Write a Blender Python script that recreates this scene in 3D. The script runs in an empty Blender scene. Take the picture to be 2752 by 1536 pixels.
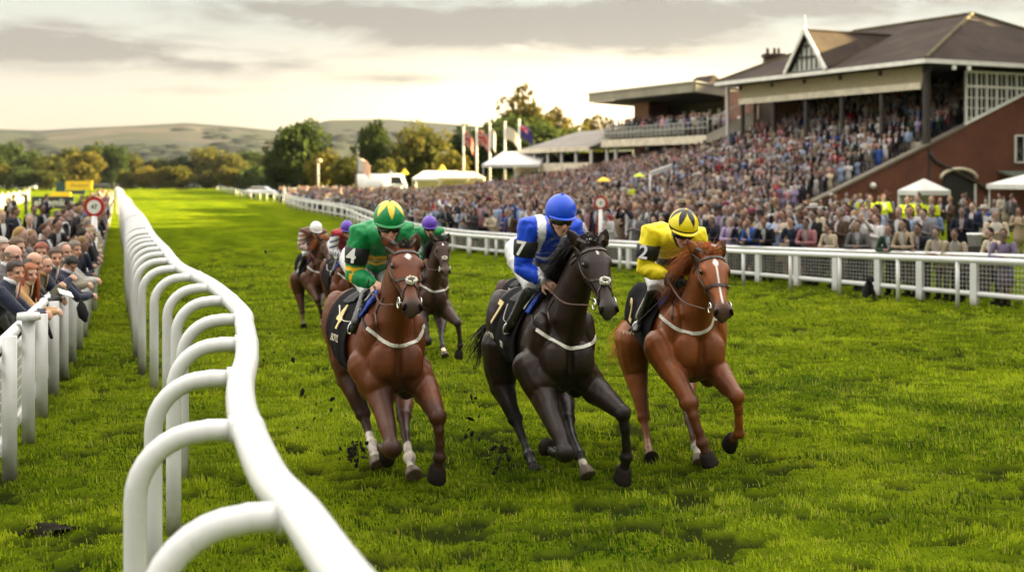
import math
EXPOSURE = 3.5
SUN_AZ, SUN_EL, SUN_E = math.radians(78), math.radians(15.5), 5.0
GLOW = (2.6, 2.0, 1.25)
VAULT_A, VAULT_B = (2.6, 2.48, 2.3), (4.2, 4.0, 3.65)
HAZE = 0.000028
SHADERS = [(47+(i*3) % 4, y, 23+((i*7) % 5)*.6, 6.2) for i, y in enumerate(range(-22, 80, 7))]+[(60, y, 24+((i*3) % 4)*.5, 6.5) for i, y in enumerate(range(-28, 84, 8))]+[(54+i % 2, y, 20.5, 6.) for i, y in enumerate(range(80, 116, 6))]+[(63+i % 2, y, 25, 6.8) for i, y in enumerate(range(84, 140, 7))]
import bpy, math, random
import numpy as np
from mathutils import Vector, Matrix, Quaternion
from mathutils.bvhtree import BVHTree

SC = bpy.context.scene
COL = SC.collection
FPX, CX, HY, CAMH = 3525.5, 1376.0, 483.0, 2.45   # focal length and principal point measured on the 2752 px photograph
rnd = random.Random(7)
R = math.radians

def at(px, py, Y):
    """point seen at pixel (px,py) of the photograph at depth Y"""
    return Vector(((px-CX)/FPX*Y, Y, CAMH-(py-HY)/FPX*Y))
def on_ground(px, py):
    return at(px, py, FPX*CAMH/(py-HY))
def lerp(a, b, t): return a+(b-a)*t
def clamp(x, a=0., b=1.): return max(a, min(b, x))

# ------------------------------------------------------------ materials
def new_mat(name):
    m = bpy.data.materials.new(name); m.use_nodes = True
    nt = m.node_tree; b = nt.nodes['Principled BSDF']
    return m, nt, b
def nd(nt, t, **kw):
    n = nt.nodes.new(t)
    for k, v in kw.items():
        if k.startswith('_'): setattr(n, k[1:], v)
        else: n.inputs[k.replace('0_', '')].default_value = v
    return n
def math_n(nt, op, a, b=None, clampit=False):
    n = nt.nodes.new('ShaderNodeMath'); n.operation = op; n.use_clamp = clampit
    for i, v in enumerate((a, b)):
        if v is None: continue
        if isinstance(v, (int, float)): n.inputs[i].default_value = v
        else: nt.links.new(v, n.inputs[i])
    return n.outputs[0]
def mixc(nt, fac, a, b, mode='MIX'):
    n = nt.nodes.new('ShaderNodeMix'); n.data_type = 'RGBA'; n.blend_type = mode
    if isinstance(fac, (int, float)): n.inputs[0].default_value = fac
    else: nt.links.new(fac, n.inputs[0])
    for i, v in ((6, a), (7, b)):
        if isinstance(v, (tuple, list)): n.inputs[i].default_value = (*v[:3], 1)
        else: nt.links.new(v, n.inputs[i])
    return n.outputs[2]
def noise(nt, scale, detail=3, rough=.55, vec=None, dist=0.):
    n = nt.nodes.new('ShaderNodeTexNoise'); n.inputs['Scale'].default_value = scale
    n.inputs['Detail'].default_value = detail; n.inputs['Roughness'].default_value = rough
    n.inputs['Distortion'].default_value = dist
    if vec is not None: nt.links.new(vec, n.inputs['Vector'])
    return n.outputs['Fac']
def ramp(nt, fac, stops):
    n = nt.nodes.new('ShaderNodeValToRGB'); nt.links.new(fac, n.inputs[0])
    e = n.color_ramp.elements
    while len(e) < len(stops): e.new(.5)
    for i, (p, c) in enumerate(stops):
        e[i].position = p; e[i].color = (*c[:3], 1) if isinstance(c, (tuple, list)) else (c, c, c, 1)
    return n.outputs[0]
def bump(nt, b, h, strength=.3, dist=.01):
    n = nt.nodes.new('ShaderNodeBump'); n.inputs['Strength'].default_value = strength
    n.inputs['Distance'].default_value = dist
    nt.links.new(h, n.inputs['Height']); nt.links.new(n.outputs[0], b.inputs['Normal'])
def objco(nt, scale=None):
    n = nt.nodes.new('ShaderNodeTexCoord'); o = n.outputs['Object']
    if scale is None: return o
    m = nt.nodes.new('ShaderNodeMapping'); m.inputs['Scale'].default_value = scale
    nt.links.new(o, m.inputs['Vector']); return m.outputs[0]

MATS = {}
def mat(name, color, rough=.6, spec=.5, metal=0., var=.15, scale=8., bmp=0., bscale=40., coat=0., sheen=0., transl=0.):
    if name in MATS: return MATS[name]
    m, nt, b = new_mat(name)
    co = objco(nt)
    f = noise(nt, scale, 4, .6, co)
    lo = tuple(c*(1-var) for c in color); hi = tuple(min(1, c*(1+var)) for c in color)
    c = ramp(nt, f, [(.3, lo), (.7, hi)])
    nt.links.new(c, b.inputs['Base Color'])
    b.inputs['Roughness'].default_value = rough; b.inputs['Specular IOR Level'].default_value = spec
    b.inputs['Metallic'].default_value = metal; b.inputs['Coat Weight'].default_value = coat
    b.inputs['Sheen Weight'].default_value = sheen
    if bmp: bump(nt, b, noise(nt, bscale, 3, .6, co), bmp)
    MATS[name] = m; return m
def attr_mat(name, rough=.6, spec=.5, var=.15, scale=10., bmp=0., bscale=40., sheen=0., tint=None, coat=0., attr='col', bstretch=None):
    if name in MATS: return MATS[name]
    m, nt, b = new_mat(name)
    a = nt.nodes.new('ShaderNodeAttribute'); a.attribute_name = attr
    co = objco(nt)
    f = noise(nt, scale, 4, .6, co)
    c = mixc(nt, 1., a.outputs['Color'], ramp(nt, f, [(.25, 1-var), (.75, 1+var)]), 'MULTIPLY')
    if tint: c = mixc(nt, 1., c, tint, 'MULTIPLY')
    nt.links.new(c, b.inputs['Base Color'])
    b.inputs['Roughness'].default_value = rough; b.inputs['Specular IOR Level'].default_value = spec
    b.inputs['Sheen Weight'].default_value = sheen; b.inputs['Coat Weight'].default_value = coat
    if bmp: bump(nt, b, noise(nt, bscale, 3, .6, objco(nt, bstretch) if bstretch else co), bmp)
    MATS[name] = m; return m

# ------------------------------------------------------------ mesh builder
class MB:
    def __init__(s): s.v = []; s.f = []; s.c = []; s.m = []; s.cur = (1, 1, 1); s.mi = 0
    def add(s, vs, fs, col=None):
        o = len(s.v); s.v += [tuple(p) for p in vs]
        s.f += [tuple(i+o for i in f) for f in fs]
        s.c += [col or s.cur]*len(vs); s.m += [s.mi]*len(fs)
        return s
    def box(s, c, size, M=None, col=None):
        x, y, z = (k/2 for k in size)
        vs = [Vector((a*x, b*y, d*z)) for d in (-1, 1) for b in (-1, 1) for a in (-1, 1)]
        if M is not None: vs = [M @ v for v in vs]
        vs = [v+Vector(c) for v in vs]
        return s.add(vs, [(0, 2, 3, 1), (4, 5, 7, 6), (0, 1, 5, 4), (2, 6, 7, 3), (0, 4, 6, 2), (1, 3, 7, 5)], col)
    def bar(s, a, b, w, h, up=(0, 0, 1), col=None):
        """box beam from a to b, w across, h along up"""
        a = Vector(a); b = Vector(b); d = (b-a); L = d.length; d.normalize(); up = Vector(up)
        sd = d.cross(up); sd = sd.normalized() if sd.length > 1e-6 else Vector((1, 0, 0)); u = sd.cross(d)
        vs = [p+sd*(i*w/2)+u*(j*h/2) for p in (a, b) for i, j in ((-1, -1), (1, -1), (1, 1), (-1, 1))]
        return s.add(vs, [(0, 1, 2, 3), (7, 6, 5, 4), (0, 4, 5, 1), (1, 5, 6, 2), (2, 6, 7, 3), (3, 7, 4, 0)], col)
    def loft(s, rings, closed=True, cap=True, col=None):
        n = len(rings[0]); o = []; vs = []; fs = []
        for r in rings: vs += r
        for i in range(len(rings)-1):
            for j in range(n if closed else n-1):
                k = (j+1) % n
                fs.append((i*n+j, i*n+k, (i+1)*n+k, (i+1)*n+j))
        if cap and closed:
            fs.append(tuple(range(n-1, -1, -1))); fs.append(tuple((len(rings)-1)*n+j for j in range(n)))
        return s.add(vs, fs, col)
    def tube(s, pts, rad, n=10, up=None, cap=True, round_caps=False, col=None, twist_ref=None):
        """swept tube; rad: number, list of numbers or list of (side, up) half sizes"""
        pts = [Vector(p) for p in pts]
        if not isinstance(rad, (list, tuple)) or (isinstance(rad, tuple)): rad = [rad]*len(pts)
        rad = [(r, r) if isinstance(r, (int, float)) else r for r in rad]
        if round_caps:
            d0 = (pts[0]-pts[1]).normalized(); d1 = (pts[-1]-pts[-2]).normalized()
            r0, r1 = rad[0], rad[-1]; k0 = min(r0); k1 = min(r1)
            p0 = [pts[0]+d0*k0, pts[0]+d0*k0*.8, pts[0]+d0*k0*.45]; p1 = [pts[-1]+d1*k1*.45, pts[-1]+d1*k1*.8, pts[-1]+d1*k1]
            q = lambda r, f: (r[0]*f, r[1]*f)
            pts = p0+pts+p1
            rad = [q(r0, .12), q(r0, .6), q(r0, .89)]+rad+[q(r1, .89), q(r1, .6), q(r1, .12)]
        T = []
        for i in range(len(pts)):
            a = pts[max(0, i-1)]; b = pts[min(len(pts)-1, i+1)]
            t = (b-a); T.append(t.normalized() if t.length > 1e-9 else Vector((0, 0, 1)))
        u = Vector(up) if up is not None else (Vector((0, 0, 1)) if abs(T[0].z) < .9 else Vector((0, 1, 0)))
        rings = []
        for i, p in enumerate(pts):
            t = T[i]
            u2 = (Vector(up) if up is not None else u)
            sd = t.cross(u2)
            if sd.length < 1e-4: sd = t.cross(Vector((.3, 1, .2)))
            sd.normalize(); uu = sd.cross(t).normalized(); u = uu
            rings.append([p+sd*(math.cos(2*math.pi*k/n)*rad[i][0])+uu*(math.sin(2*math.pi*k/n)*rad[i][1]) for k in range(n)])
        return s.loft(rings, True, cap, col)
    def ell(s, c, r, M=None, nu=16, nv=10, col=None):
        c = Vector(c); r = (r, r, r) if isinstance(r, (int, float)) else r
        vs = []; fs = []
        for i in range(nv+1):
            ph = math.pi*i/nv
            ph = min(max(ph, .02), math.pi-.02)
            for j in range(nu):
                th = 2*math.pi*j/nu
                v = Vector((r[0]*math.sin(ph)*math.cos(th), r[1]*math.sin(ph)*math.sin(th), r[2]*math.cos(ph)))
                vs.append(c+(M @ v if M is not None else v))
        for i in range(nv):
            for j in range(nu):
                k = (j+1) % nu
                fs.append((i*nu+j, (i+1)*nu+j, (i+1)*nu+k, i*nu+k))
        fs.append(tuple(range(nu))); fs.append(tuple(nv*nu+j for j in range(nu-1, -1, -1)))
        return s.add(vs, fs, col)
    def mesh(s, name, smooth=True, colors=False):
        me = bpy.data.meshes.new(name); me.from_pydata(s.v, [], s.f)
        if smooth: me.polygons.foreach_set('use_smooth', [True]*len(me.polygons))
        if any(s.m): me.polygons.foreach_set('material_index', s.m)
        if colors:
            set_col(me, np.array(s.c, dtype=np.float32))
        me.update(); return me
    def build(s, name, m, parent=None, smooth=True, colors=False, label=None):
        o = bpy.data.objects.new(name, s.mesh(name, smooth, colors)); COL.objects.link(o)
        for mm in (m if isinstance(m, (list, tuple)) else [m]): o.data.materials.append(mm)
        if parent is not None: o.parent = parent
        if label: o['label'] = label
        return o
    def tf(s, M):
        s.v = [tuple(M @ Vector(p)) for p in s.v]; return s

def set_col(me, arr, attr='col'):
    if arr.shape[1] == 3: arr = np.concatenate([arr, np.ones((len(arr), 1), np.float32)], 1)
    a = me.attributes.get(attr) or me.attributes.new(attr, 'FLOAT_COLOR', 'POINT')
    a.data.foreach_set('color', arr.astype(np.float32).ravel())
def coords(me):
    a = np.empty(len(me.vertices)*3, np.float32); me.vertices.foreach_get('co', a); return a.reshape(-1, 3)

def remesh(mb, name, voxel, smooth=4, fac=.5):
    """union of the shapes in mb as one continuous smooth surface"""
    me = mb.mesh('tmp', False); o = bpy.data.objects.new('tmp', me); COL.objects.link(o)
    md = o.modifiers.new('r', 'REMESH'); md.mode = 'VOXEL'; md.voxel_size = voxel
    if smooth:
        ms = o.modifiers.new('s', 'SMOOTH'); ms.factor = fac; ms.iterations = smooth
    dg = bpy.context.evaluated_depsgraph_get()
    out = bpy.data.meshes.new_from_object(o.evaluated_get(dg))
    bpy.data.objects.remove(o); bpy.data.meshes.remove(me)
    out.name = name
    out.polygons.foreach_set('use_smooth', [True]*len(out.polygons))
    return out
def link(name, me, m, parent=None, label=None):
    o = bpy.data.objects.new(name, me); COL.objects.link(o)
    for mm in (m if isinstance(m, (list, tuple)) else [m]): o.data.materials.append(mm)
    if parent is not None: o.parent = parent
    if label: o['label'] = label
    return o
def tag(o, label=None, cat=None, group=None, kind=None):
    if label: o['label'] = label
    if cat: o['category'] = cat
    if group: o['group'] = group
    if kind: o['kind'] = kind
    return o
def thing(name, label, cat, loc=(0, 0, 0), rz=0., group=None):
    o = bpy.data.objects.new(name, None); COL.objects.link(o)
    o.location = loc; o.rotation_euler = (0, 0, rz); o.empty_display_size = .3
    return tag(o, label, cat, group)
def text_mesh(txt, size, depth=.002, bold=0.):
    c = bpy.data.curves.new('t', 'FONT'); c.body = txt; c.size = size; c.extrude = depth; c.offset = bold
    c.align_x = 'CENTER'; c.align_y = 'CENTER'; c.resolution_u = 3
    o = bpy.data.objects.new('t', c); COL.objects.link(o)
    me = bpy.data.meshes.new_from_object(o.evaluated_get(bpy.context.evaluated_depsgraph_get()))
    bpy.data.objects.remove(o); bpy.data.curves.remove(c); return me
def text_obj(name, txt, size, m, parent, pos, xdir, ydir, depth=.002, bold=0.):
    me = text_mesh(txt, size, depth, bold)
    x = Vector(xdir).normalized(); z = x.cross(Vector(ydir)).normalized(); y = z.cross(x)
    M = Matrix.Translation(Vector(pos)) @ Matrix((x, y, z)).transposed().to_4x4()
    me.transform(M)
    return link(name, me, m, parent)
def vnoise(p, seed=0):
    """cheap smooth value noise on an (n,2|3) array"""
    p = np.asarray(p, np.float64)
    if p.shape[1] == 2: p = np.concatenate([p, np.zeros((len(p), 1))], 1)
    i = np.floor(p).astype(np.int64); f = p-i; f = f*f*(3-2*f)
    def h(a):
        n = (a[:, 0]*374761393+a[:, 1]*668265263+a[:, 2]*2147483647+seed*974634777) & 0xffffffff
        n = ((n ^ (n >> 13))*1274126177) & 0xffffffff
        return ((n ^ (n >> 16)) & 0xffff)/65535.
    out = 0
    for dx in (0, 1):
        for dy in (0, 1):
            for dz in (0, 1):
                w = (f[:, 0] if dx else 1-f[:, 0])*(f[:, 1] if dy else 1-f[:, 1])*(f[:, 2] if dz else 1-f[:, 2])
                out = out+w*h(i+np.array([dx, dy, dz]))
    return out
def smoothstep(a, b, x):
    t = np.clip((x-a)/(b-a), 0, 1); return t*t*(3-2*t)
def fbm(p, seed=0, oct=3):
    s = 0; a = .5
    for k in range(oct): s = s+a*vnoise(np.asarray(p)*2**k, seed+k); a *= .5
    return s/(1-.5**oct)
def smooth_line(pts, n):
    """catmull-rom resample"""
    pts = [Vector(p) for p in pts]; out = []
    P = [pts[0]*2-pts[1]]+pts+[pts[-1]*2-pts[-2]]
    m = len(pts)-1
    for i in range(n+1):
        u = i/n*m; k = min(int(u), m-1); t = u-k
        a, b, c, d = P[k:k+4]
        out.append(.5*((2*b)+(c-a)*t+(2*a-5*b+4*c-d)*t*t+(3*b-a-3*c+d)*t**3))
    return out

# ------------------------------------------------------------ camera
cam = bpy.data.cameras.new('camera'); co = bpy.data.objects.new('camera', cam); COL.objects.link(co)
co.location = (0, 0, CAMH); co.rotation_euler = (R(90), 0, 0)
cam.sensor_width = 36; cam.lens = FPX/2752*36
cam.shift_y = -(768-HY)/2752
cam.clip_start = .1; cam.clip_end = 9000
cam.dof.use_dof = True; cam.dof.focus_distance = 10.4; cam.dof.aperture_fstop = 1.7
SC.camera = co
SC.view_settings.view_transform = 'Standard'; SC.view_settings.look = 'None'
SC.view_settings.gamma = 1; SC.view_settings.exposure = EXPOSURE
SC.cycles.use_denoising = True
SC.cycles.max_bounces = 6; SC.cycles.diffuse_bounces = 2; SC.cycles.glossy_bounces = 3
SC.cycles.transparent_max_bounces = 8; SC.cycles.volume_bounces = 0
SC.cycles.sample_clamp_indirect = 6

# ------------------------------------------------------------ sun and sky
sd = Vector((math.sin(SUN_AZ)*math.cos(SUN_EL), math.cos(SUN_AZ)*math.cos(SUN_EL), math.sin(SUN_EL)))
sl = bpy.data.lights.new('sun', 'SUN'); so = bpy.data.objects.new('sun', sl); COL.objects.link(so)
sl.energy = SUN_E; sl.angle = R(.6); sl.color = (1, .80, .40)
so.rotation_euler = sd.to_track_quat('Z', 'Y').to_euler(); so.location = (-30, 0, 40)

w = bpy.data.worlds.new('World'); SC.world = w; w.use_nodes = True
nt = w.node_tree; nt.nodes.clear()
out = nt.nodes.new('ShaderNodeOutputWorld'); bg = nt.nodes.new('ShaderNodeBackground')
nt.links.new(bg.outputs[0], out.inputs[0])
sky = nt.nodes.new('ShaderNodeTexSky'); sky.sky_type = 'NISHITA'; sky.sun_disc = False
sky.sun_elevation = SUN_EL; sky.sun_rotation = SUN_AZ; sky.dust_density = 2.; sky.altitude = 50
sky_c = mixc(nt, 1., sky.outputs[0], (.06, .06, .06), 'MULTIPLY')
tc = nt.nodes.new('ShaderNodeTexCoord'); sep = nt.nodes.new('ShaderNodeSeparateXYZ')
nt.links.new(tc.outputs['Generated'], sep.inputs[0])
X, Y, Z = sep.outputs
AZ = math_n(nt, 'ARCTAN2', X, Y)             # 0 straight ahead, positive to the right
EL = math_n(nt, 'ARCSINE', Z)
def gauss(ca, ce, sa, se, amp=1.):
    a = math_n(nt, 'DIVIDE', math_n(nt, 'SUBTRACT', AZ, ca), sa); e = math_n(nt, 'DIVIDE', math_n(nt, 'SUBTRACT', EL, ce), se)
    r = math_n(nt, 'ADD', math_n(nt, 'MULTIPLY', a, a), math_n(nt, 'MULTIPLY', e, e))
    return math_n(nt, 'MULTIPLY', math_n(nt, 'EXPONENT', math_n(nt, 'MULTIPLY', r, -1.)), amp)
cmb = nt.nodes.new('ShaderNodeCombineXYZ')
nt.links.new(math_n(nt, 'MULTIPLY', AZ, 9.), cmb.inputs[0]); nt.links.new(math_n(nt, 'MULTIPLY', EL, 40.), cmb.inputs[1])
cmb.inputs[2].default_value = 3.7
n1 = noise(nt, 1.0, 8, .62, cmb.outputs[0], .5)
n2 = noise(nt, 2.6, 6, .6, cmb.outputs[0], .3)
# cloud banks (azimuth, elevation in radians)
def D2(x, y): return (math.atan((x-1288)/3300.), math.atan((452-y)/3300.))
banks = None
for (x, y, sx, sy, amp) in ((150, 140, 330, 48, .72), (40, 100, 240, 32, .3), (850, 40, 340, 42, .80), (1450, 80, 450, 50, .92), (1900, 30, 620, 44, .65),
                            (2300, 20, 300, 30, .3), (660, 165, 260, 26, .42), (1060, 200, 270, 15, .45), (330, 235, 300, 12, .2), (1500, 118, 260, 26, .2)):
    a, e = D2(x, y)
    g = gauss(a, e, sx/3300., sy/3300., amp)
    banks = g if banks is None else math_n(nt, 'ADD', banks, g)
nn = math_n(nt, 'ADD', math_n(nt, 'MULTIPLY', math_n(nt, 'SUBTRACT', n1, .5), 1.5), math_n(nt, 'MULTIPLY', math_n(nt, 'SUBTRACT', n2, .5), .5))
cl = math_n(nt, 'ADD', math_n(nt, 'MULTIPLY', banks, math_n(nt, 'ADD', .78, math_n(nt, 'MULTIPLY', nn, 2.2))), math_n(nt, 'MULTIPLY', nn, .22))
cl = math_n(nt, 'MULTIPLY', math_n(nt, 'SUBTRACT', cl, .07), 2.4, True)
up = math_n(nt, 'MULTIPLY', math_n(nt, 'SUBTRACT', EL, .14), 2.2, True)          # above the frame: overcast vault
K = 1/2**EXPOSURE
def kc(r, g, b, k=1.): return (r*K*k, g*K*k, b*K*k)
lowc = ramp(nt, math_n(nt, 'MULTIPLY', EL, 7.), [(0., kc(.90, .70, .46)), (.40, kc(.86, .74, .58)), (1., kc(.68, .72, .64))])
c = mixc(nt, cl, lowc, kc(.42, .37, .32))
a0, e0 = D2(1500, 300)
glow = gauss(a0, e0, .17, .040)
c = mixc(nt, math_n(nt, 'MULTIPLY', glow, math_n(nt, 'SUBTRACT', 1., math_n(nt, 'MULTIPLY', cl, .8))), c, kc(*GLOW))
vault = mixc(nt, math_n(nt, 'MULTIPLY', n1, 1.), kc(*VAULT_A), kc(*VAULT_B))
side = math_n(nt, 'ADD', Y, math_n(nt, 'MULTIPLY', Z, .9))
vault = mixc(nt, 1., vault, ramp(nt, math_n(nt, 'MULTIPLY', math_n(nt, 'ADD', side, 1.), .5), [(.20, .14), (.80, 1.)]), 'MULTIPLY')
c = mixc(nt, math_n(nt, 'MAXIMUM', up, math_n(nt, 'MULTIPLY', Y, -6., True)), c, vault)
c = mixc(nt, .96, sky_c, c)
nt.links.new(c, bg.inputs[0]); bg.inputs[1].default_value = 1.
# ------------------------------------------------------------ ground
def dents(P):
    a = fbm(P*np.array([3.6, 6.2]), 11, 2); b = fbm(P*np.array([.5, .5]), 12, 2)
    return smoothstep(.60, .665, a+.22*(b-.5))
def turf_h(P):
    """height of the trodden turf (metres) for an (n,2) array"""
    d = P[:, 1]
    near = smoothstep(60, 18, d)
    k = np.array([1., 1.25])
    h = (fbm(P*k*.55, 1, 3)-.5)*.035+(fbm(P*k*3.1, 2, 3)-.5)*.05
    # hoof dents
    h = h-.05*dents(P)
    return h*near
TRACK = Vector((-.289, .957))        # direction of the course away from the camera
def build_ground():
    ys = [-40., -10., 0., 4.]+list(np.arange(7., 26., .085))+list(np.arange(26., 60., .35))+list(np.geomspace(60, 420, 40))
    cols = np.concatenate([np.linspace(-1, 1, 331)])
    V = []
    for y in ys:
        hw = max(9., .46*y) if y < 60 else lerp(27.6, 330, min(1, (y-60)/300))
        V.append(np.stack([cols*hw, np.full(len(cols), y)], 1))
    V = np.concatenate(V); z = turf_h(V)
    n = len(cols); m = len(ys)
    idx = np.arange(n*m).reshape(m, n)
    F = np.stack([idx[:-1, :-1], idx[:-1, 1:], idx[1:, 1:], idx[1:, :-1]], -1).reshape(-1, 4)
    me = bpy.data.meshes.new('turf')
    me.vertices.add(len(V)); me.vertices.foreach_set('co', np.concatenate([V, z[:, None]], 1).astype(np.float32).ravel())
    me.loops.add(F.size); me.loops.foreach_set('vertex_index', F.astype(np.int32).ravel())
    me.polygons.add(len(F)); me.polygons.foreach_set('loop_start', np.arange(0, F.size, 4, dtype=np.int32)); me.polygons.foreach_set('loop_total', np.full(len(F), 4, np.int32))
    me.update(); me.validate(); me.polygons.foreach_set('use_smooth', [True]*len(me.polygons))
    m_, nt, b = new_mat('turf')
    tc = nt.nodes.new('ShaderNodeTexCoord'); P = tc.outputs['Object']
    mp = nt.nodes.new('ShaderNodeMapping'); mp.inputs['Rotation'].default_value = (0, 0, -math.atan2(.289, .957)); nt.links.new(P, mp.inputs['Vector'])
    Q = mp.outputs[0]
    st = nt.nodes.new('ShaderNodeMapping'); st.inputs['Scale'].default_value = (1, .35, 1); nt.links.new(Q, st.inputs['Vector'])
    big = noise(nt, .09, 4, .6, st.outputs[0]); mid = noise(nt, .8, 5, .62, st.outputs[0]); fine = noise(nt, 7., 5, .7, P)
    c = ramp(nt, mid, [(.28, (.046, .074, .004)), (.5, (.088, .122, .005)), (.72, (.150, .182, .008))])
    c = mixc(nt, .75, c, ramp(nt, big, [(.3, (.62, .74, .6)), (.7, (1.35, 1.22, 1.15))]), 'MULTIPLY')
    c = mixc(nt, .8, c, ramp(nt, fine, [(.25, (.50, .52, .5)), (.72, (1.35, 1.32, 1.2))]), 'MULTIPLY')
    # mown bands along the course
    sx = nt.nodes.new('ShaderNodeSeparateXYZ'); nt.links.new(Q, sx.inputs[0])
    wv = math_n(nt, 'SINE', math_n(nt, 'ADD', math_n(nt, 'MULTIPLY', sx.outputs[0], 1.35), math_n(nt, 'MULTIPLY', mid, .9)))
    c = mixc(nt, .55, c, ramp(nt, math_n(nt, 'ADD', math_n(nt, 'MULTIPLY', wv, .5), .5), [(.25, (.84, .87, .85)), (.75, (1.14, 1.09, 1.05))]), 'MULTIPLY')
    # bare earth in the dents
    earth = noise(nt, 1.7, 5, .65, st.outputs[0])
    c = mixc(nt, ramp(nt, earth, [(.66, 0.), (.76, .7)]), c, (.035, .030, .012))
    da = nt.nodes.new('ShaderNodeAttribute'); da.attribute_name = 'dent'
    c = mixc(nt, da.outputs['Fac'], c, (.013, .017, .005))
    nt.links.new(c, b.inputs['Base Color']); b.inputs['Roughness'].default_value = .9; b.inputs['Specular IOR Level'].default_value = .0
    bump(nt, b, math_n(nt, 'ADD', fine, math_n(nt, 'MULTIPLY', mid, 1.6)), .8, .10)
    dv = dents(V)*smoothstep(70, 30, V[:, 1]); at_ = me.attributes.new('dent', 'FLOAT', 'POINT'); at_.data.foreach_set('value', (dv*.92).astype(np.float32))
    o = link('turf', me, m_); tag(o, kind='structure')
    # countryside out to the horizon
    g2 = MB().add([(-4200, -300, -.35), (4200, -300, -.35), (4200, 4800, -.35), (-4200, 4800, -.35)], [(0, 1, 2, 3)])
    tag(g2.build('ground', mat('meadow', (.075, .095, .025), .95, .1, var=.4, scale=.02), None, False), kind='structure')
build_ground()

# ------------------------------------------------------------ grass blades
def grass_mat():
    m, nt, b = new_mat('grass_blade')
    a = nt.nodes.new('ShaderNodeAttribute'); a.attribute_name = 'col'
    df = nt.nodes.new('ShaderNodeBsdfDiffuse'); tr = nt.nodes.new('ShaderNodeBsdfTranslucent'); gl = nt.nodes.new('ShaderNodeBsdfGlossy'); gl.inputs['Roughness'].default_value = .45
    mx = nt.nodes.new('ShaderNodeMixShader'); mx.inputs[0].default_value = .42; m2 = nt.nodes.new('ShaderNodeMixShader'); m2.inputs[0].default_value = .006
    nt.links.new(a.outputs[0], df.inputs[0]); nt.links.new(a.outputs[0], tr.inputs[0])
    nt.links.new(df.outputs[0], mx.inputs[1]); nt.links.new(tr.outputs[0], mx.inputs[2])
    nt.links.new(mx.outputs[0], m2.inputs[1]); nt.links.new(gl.outputs[0], m2.inputs[2]); nt.links.new(m2.outputs[0], nt.nodes['Material Output'].inputs[0])
    return m
def build_grass():
    rg = np.random.default_rng(5)
    parts = []
    for y0, y1, dens, L, W in ((7.3, 11.5, 2500, .050, .0088), (11.5, 16, 1700, .050, .0105), (16, 24, 800, .048, .014), (24, 38, 200, .045, .024)):
        n = int((y1-y0)*(.46*(y0+y1))*dens)
        y = rg.uniform(y0, y1, n); x = rg.uniform(-.46, .46, n)*y
        parts.append((np.stack([x, y], 1), np.full(n, L), np.full(n, W)))
    P = np.concatenate([p[0] for p in parts]); L = np.concatenate([p[1] for p in parts]); W = np.concatenate([p[2] for p in parts])
    cl = fbm(P*np.array([1.1, 1.5]), 21, 3); c2 = fbm(P*np.array([3.2, 5.]), 22, 2); dn = dents(P)
    keep = rg.random(len(P)) < np.clip(.50+1.1*(c2-.35), .12, 1)*(1-.88*dn)
    P, L, W, cl, c2 = P[keep], L[keep], W[keep], cl[keep], c2[keep]
    n = len(P); z = turf_h(P)-.004
    ang = rg.uniform(0, 6.283, n); lean = np.abs(rg.normal(0, .45, n))+.12
    tf = fbm(P*np.array([7., 8.]), 51, 2); L = .82*L*(.25+.75*c2+1.1*smoothstep(.45, .75, tf))*rg.uniform(.5, 1.4, n)
    dx, dy = np.cos(ang), np.sin(ang)
    # wind and mowing bend the blades much the same way within a tuft
    ta = 6.283*fbm(P*.9, 31, 2); dx = .5*dx+.6*np.cos(ta); dy = .5*dy+.6*np.sin(ta)
    side = rg.normal(0, .5, n); sx, sy = np.cos(side), np.sin(side)*.6         # blades mostly seen broadside, like a random sward
    A = np.stack([P[:, 0]-sx*W/2, P[:, 1]-sy*W/2, z], 1); B = np.stack([P[:, 0]+sx*W/2, P[:, 1]+sy*W/2, z], 1)
    h1 = L*.55
    C = np.stack([P[:, 0]+dx*lean*h1*.5, P[:, 1]+dy*lean*h1*.5, z+h1*np.cos(lean*.6)], 1)
    D = C+np.stack([sx*W*.7, sy*W*.7, np.zeros(n)], 1)*.5; C2 = C-np.stack([sx*W*.7, sy*W*.7, np.zeros(n)], 1)*.5
    T = np.stack([P[:, 0]+dx*lean*L*1.15, P[:, 1]+dy*lean*L*1.15, z+L*np.cos(np.minimum(lean*1.2, 1.45))], 1)
    V = np.stack([A, B, D, C2, T], 1).reshape(-1, 3).astype(np.float32)
    i = np.arange(n)*5
    loops = np.stack([i, i+1, i+2, i+3, i+3, i+2, i+4], 1).astype(np.int32).ravel()
    me = bpy.data.meshes.new('grass'); me.vertices.add(len(V)); me.vertices.foreach_set('co', V.ravel())
    me.loops.add(len(loops)); me.loops.foreach_set('vertex_index', loops)
    me.polygons.add(2*n); ls = np.stack([np.arange(n)*7, np.arange(n)*7+4], 1).ravel().astype(np.int32)
    me.polygons.foreach_set('loop_start', ls); me.polygons.foreach_set('loop_total', np.tile(np.array([4, 3], np.int32), n))
    me.update()
    dark = np.array([.026, .066, .005]); lite = np.array([.30, .375, .014]); yel = np.array([.36, .32, .07])
    w = np.clip(.5+2.0*(cl-.52)+1.3*(c2-.5)+.8*(tf-.5)+rg.normal(0, .34, n), 0, 1.35)[:, None]
    c = dark*(1-w)+lite*w
    yw = (rg.random(n) < .07)[:, None]; c = np.where(yw, yel*rg.uniform(.7, 1.3, n)[:, None], c)
    c = np.repeat(c, 5, 0)
    set_col(me, c.astype(np.float32))
    o = link('grass', me, grass_mat()); tag(o, 'short trodden green grass blades across the near racecourse', 'grass', kind='stuff')
build_grass()
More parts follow.
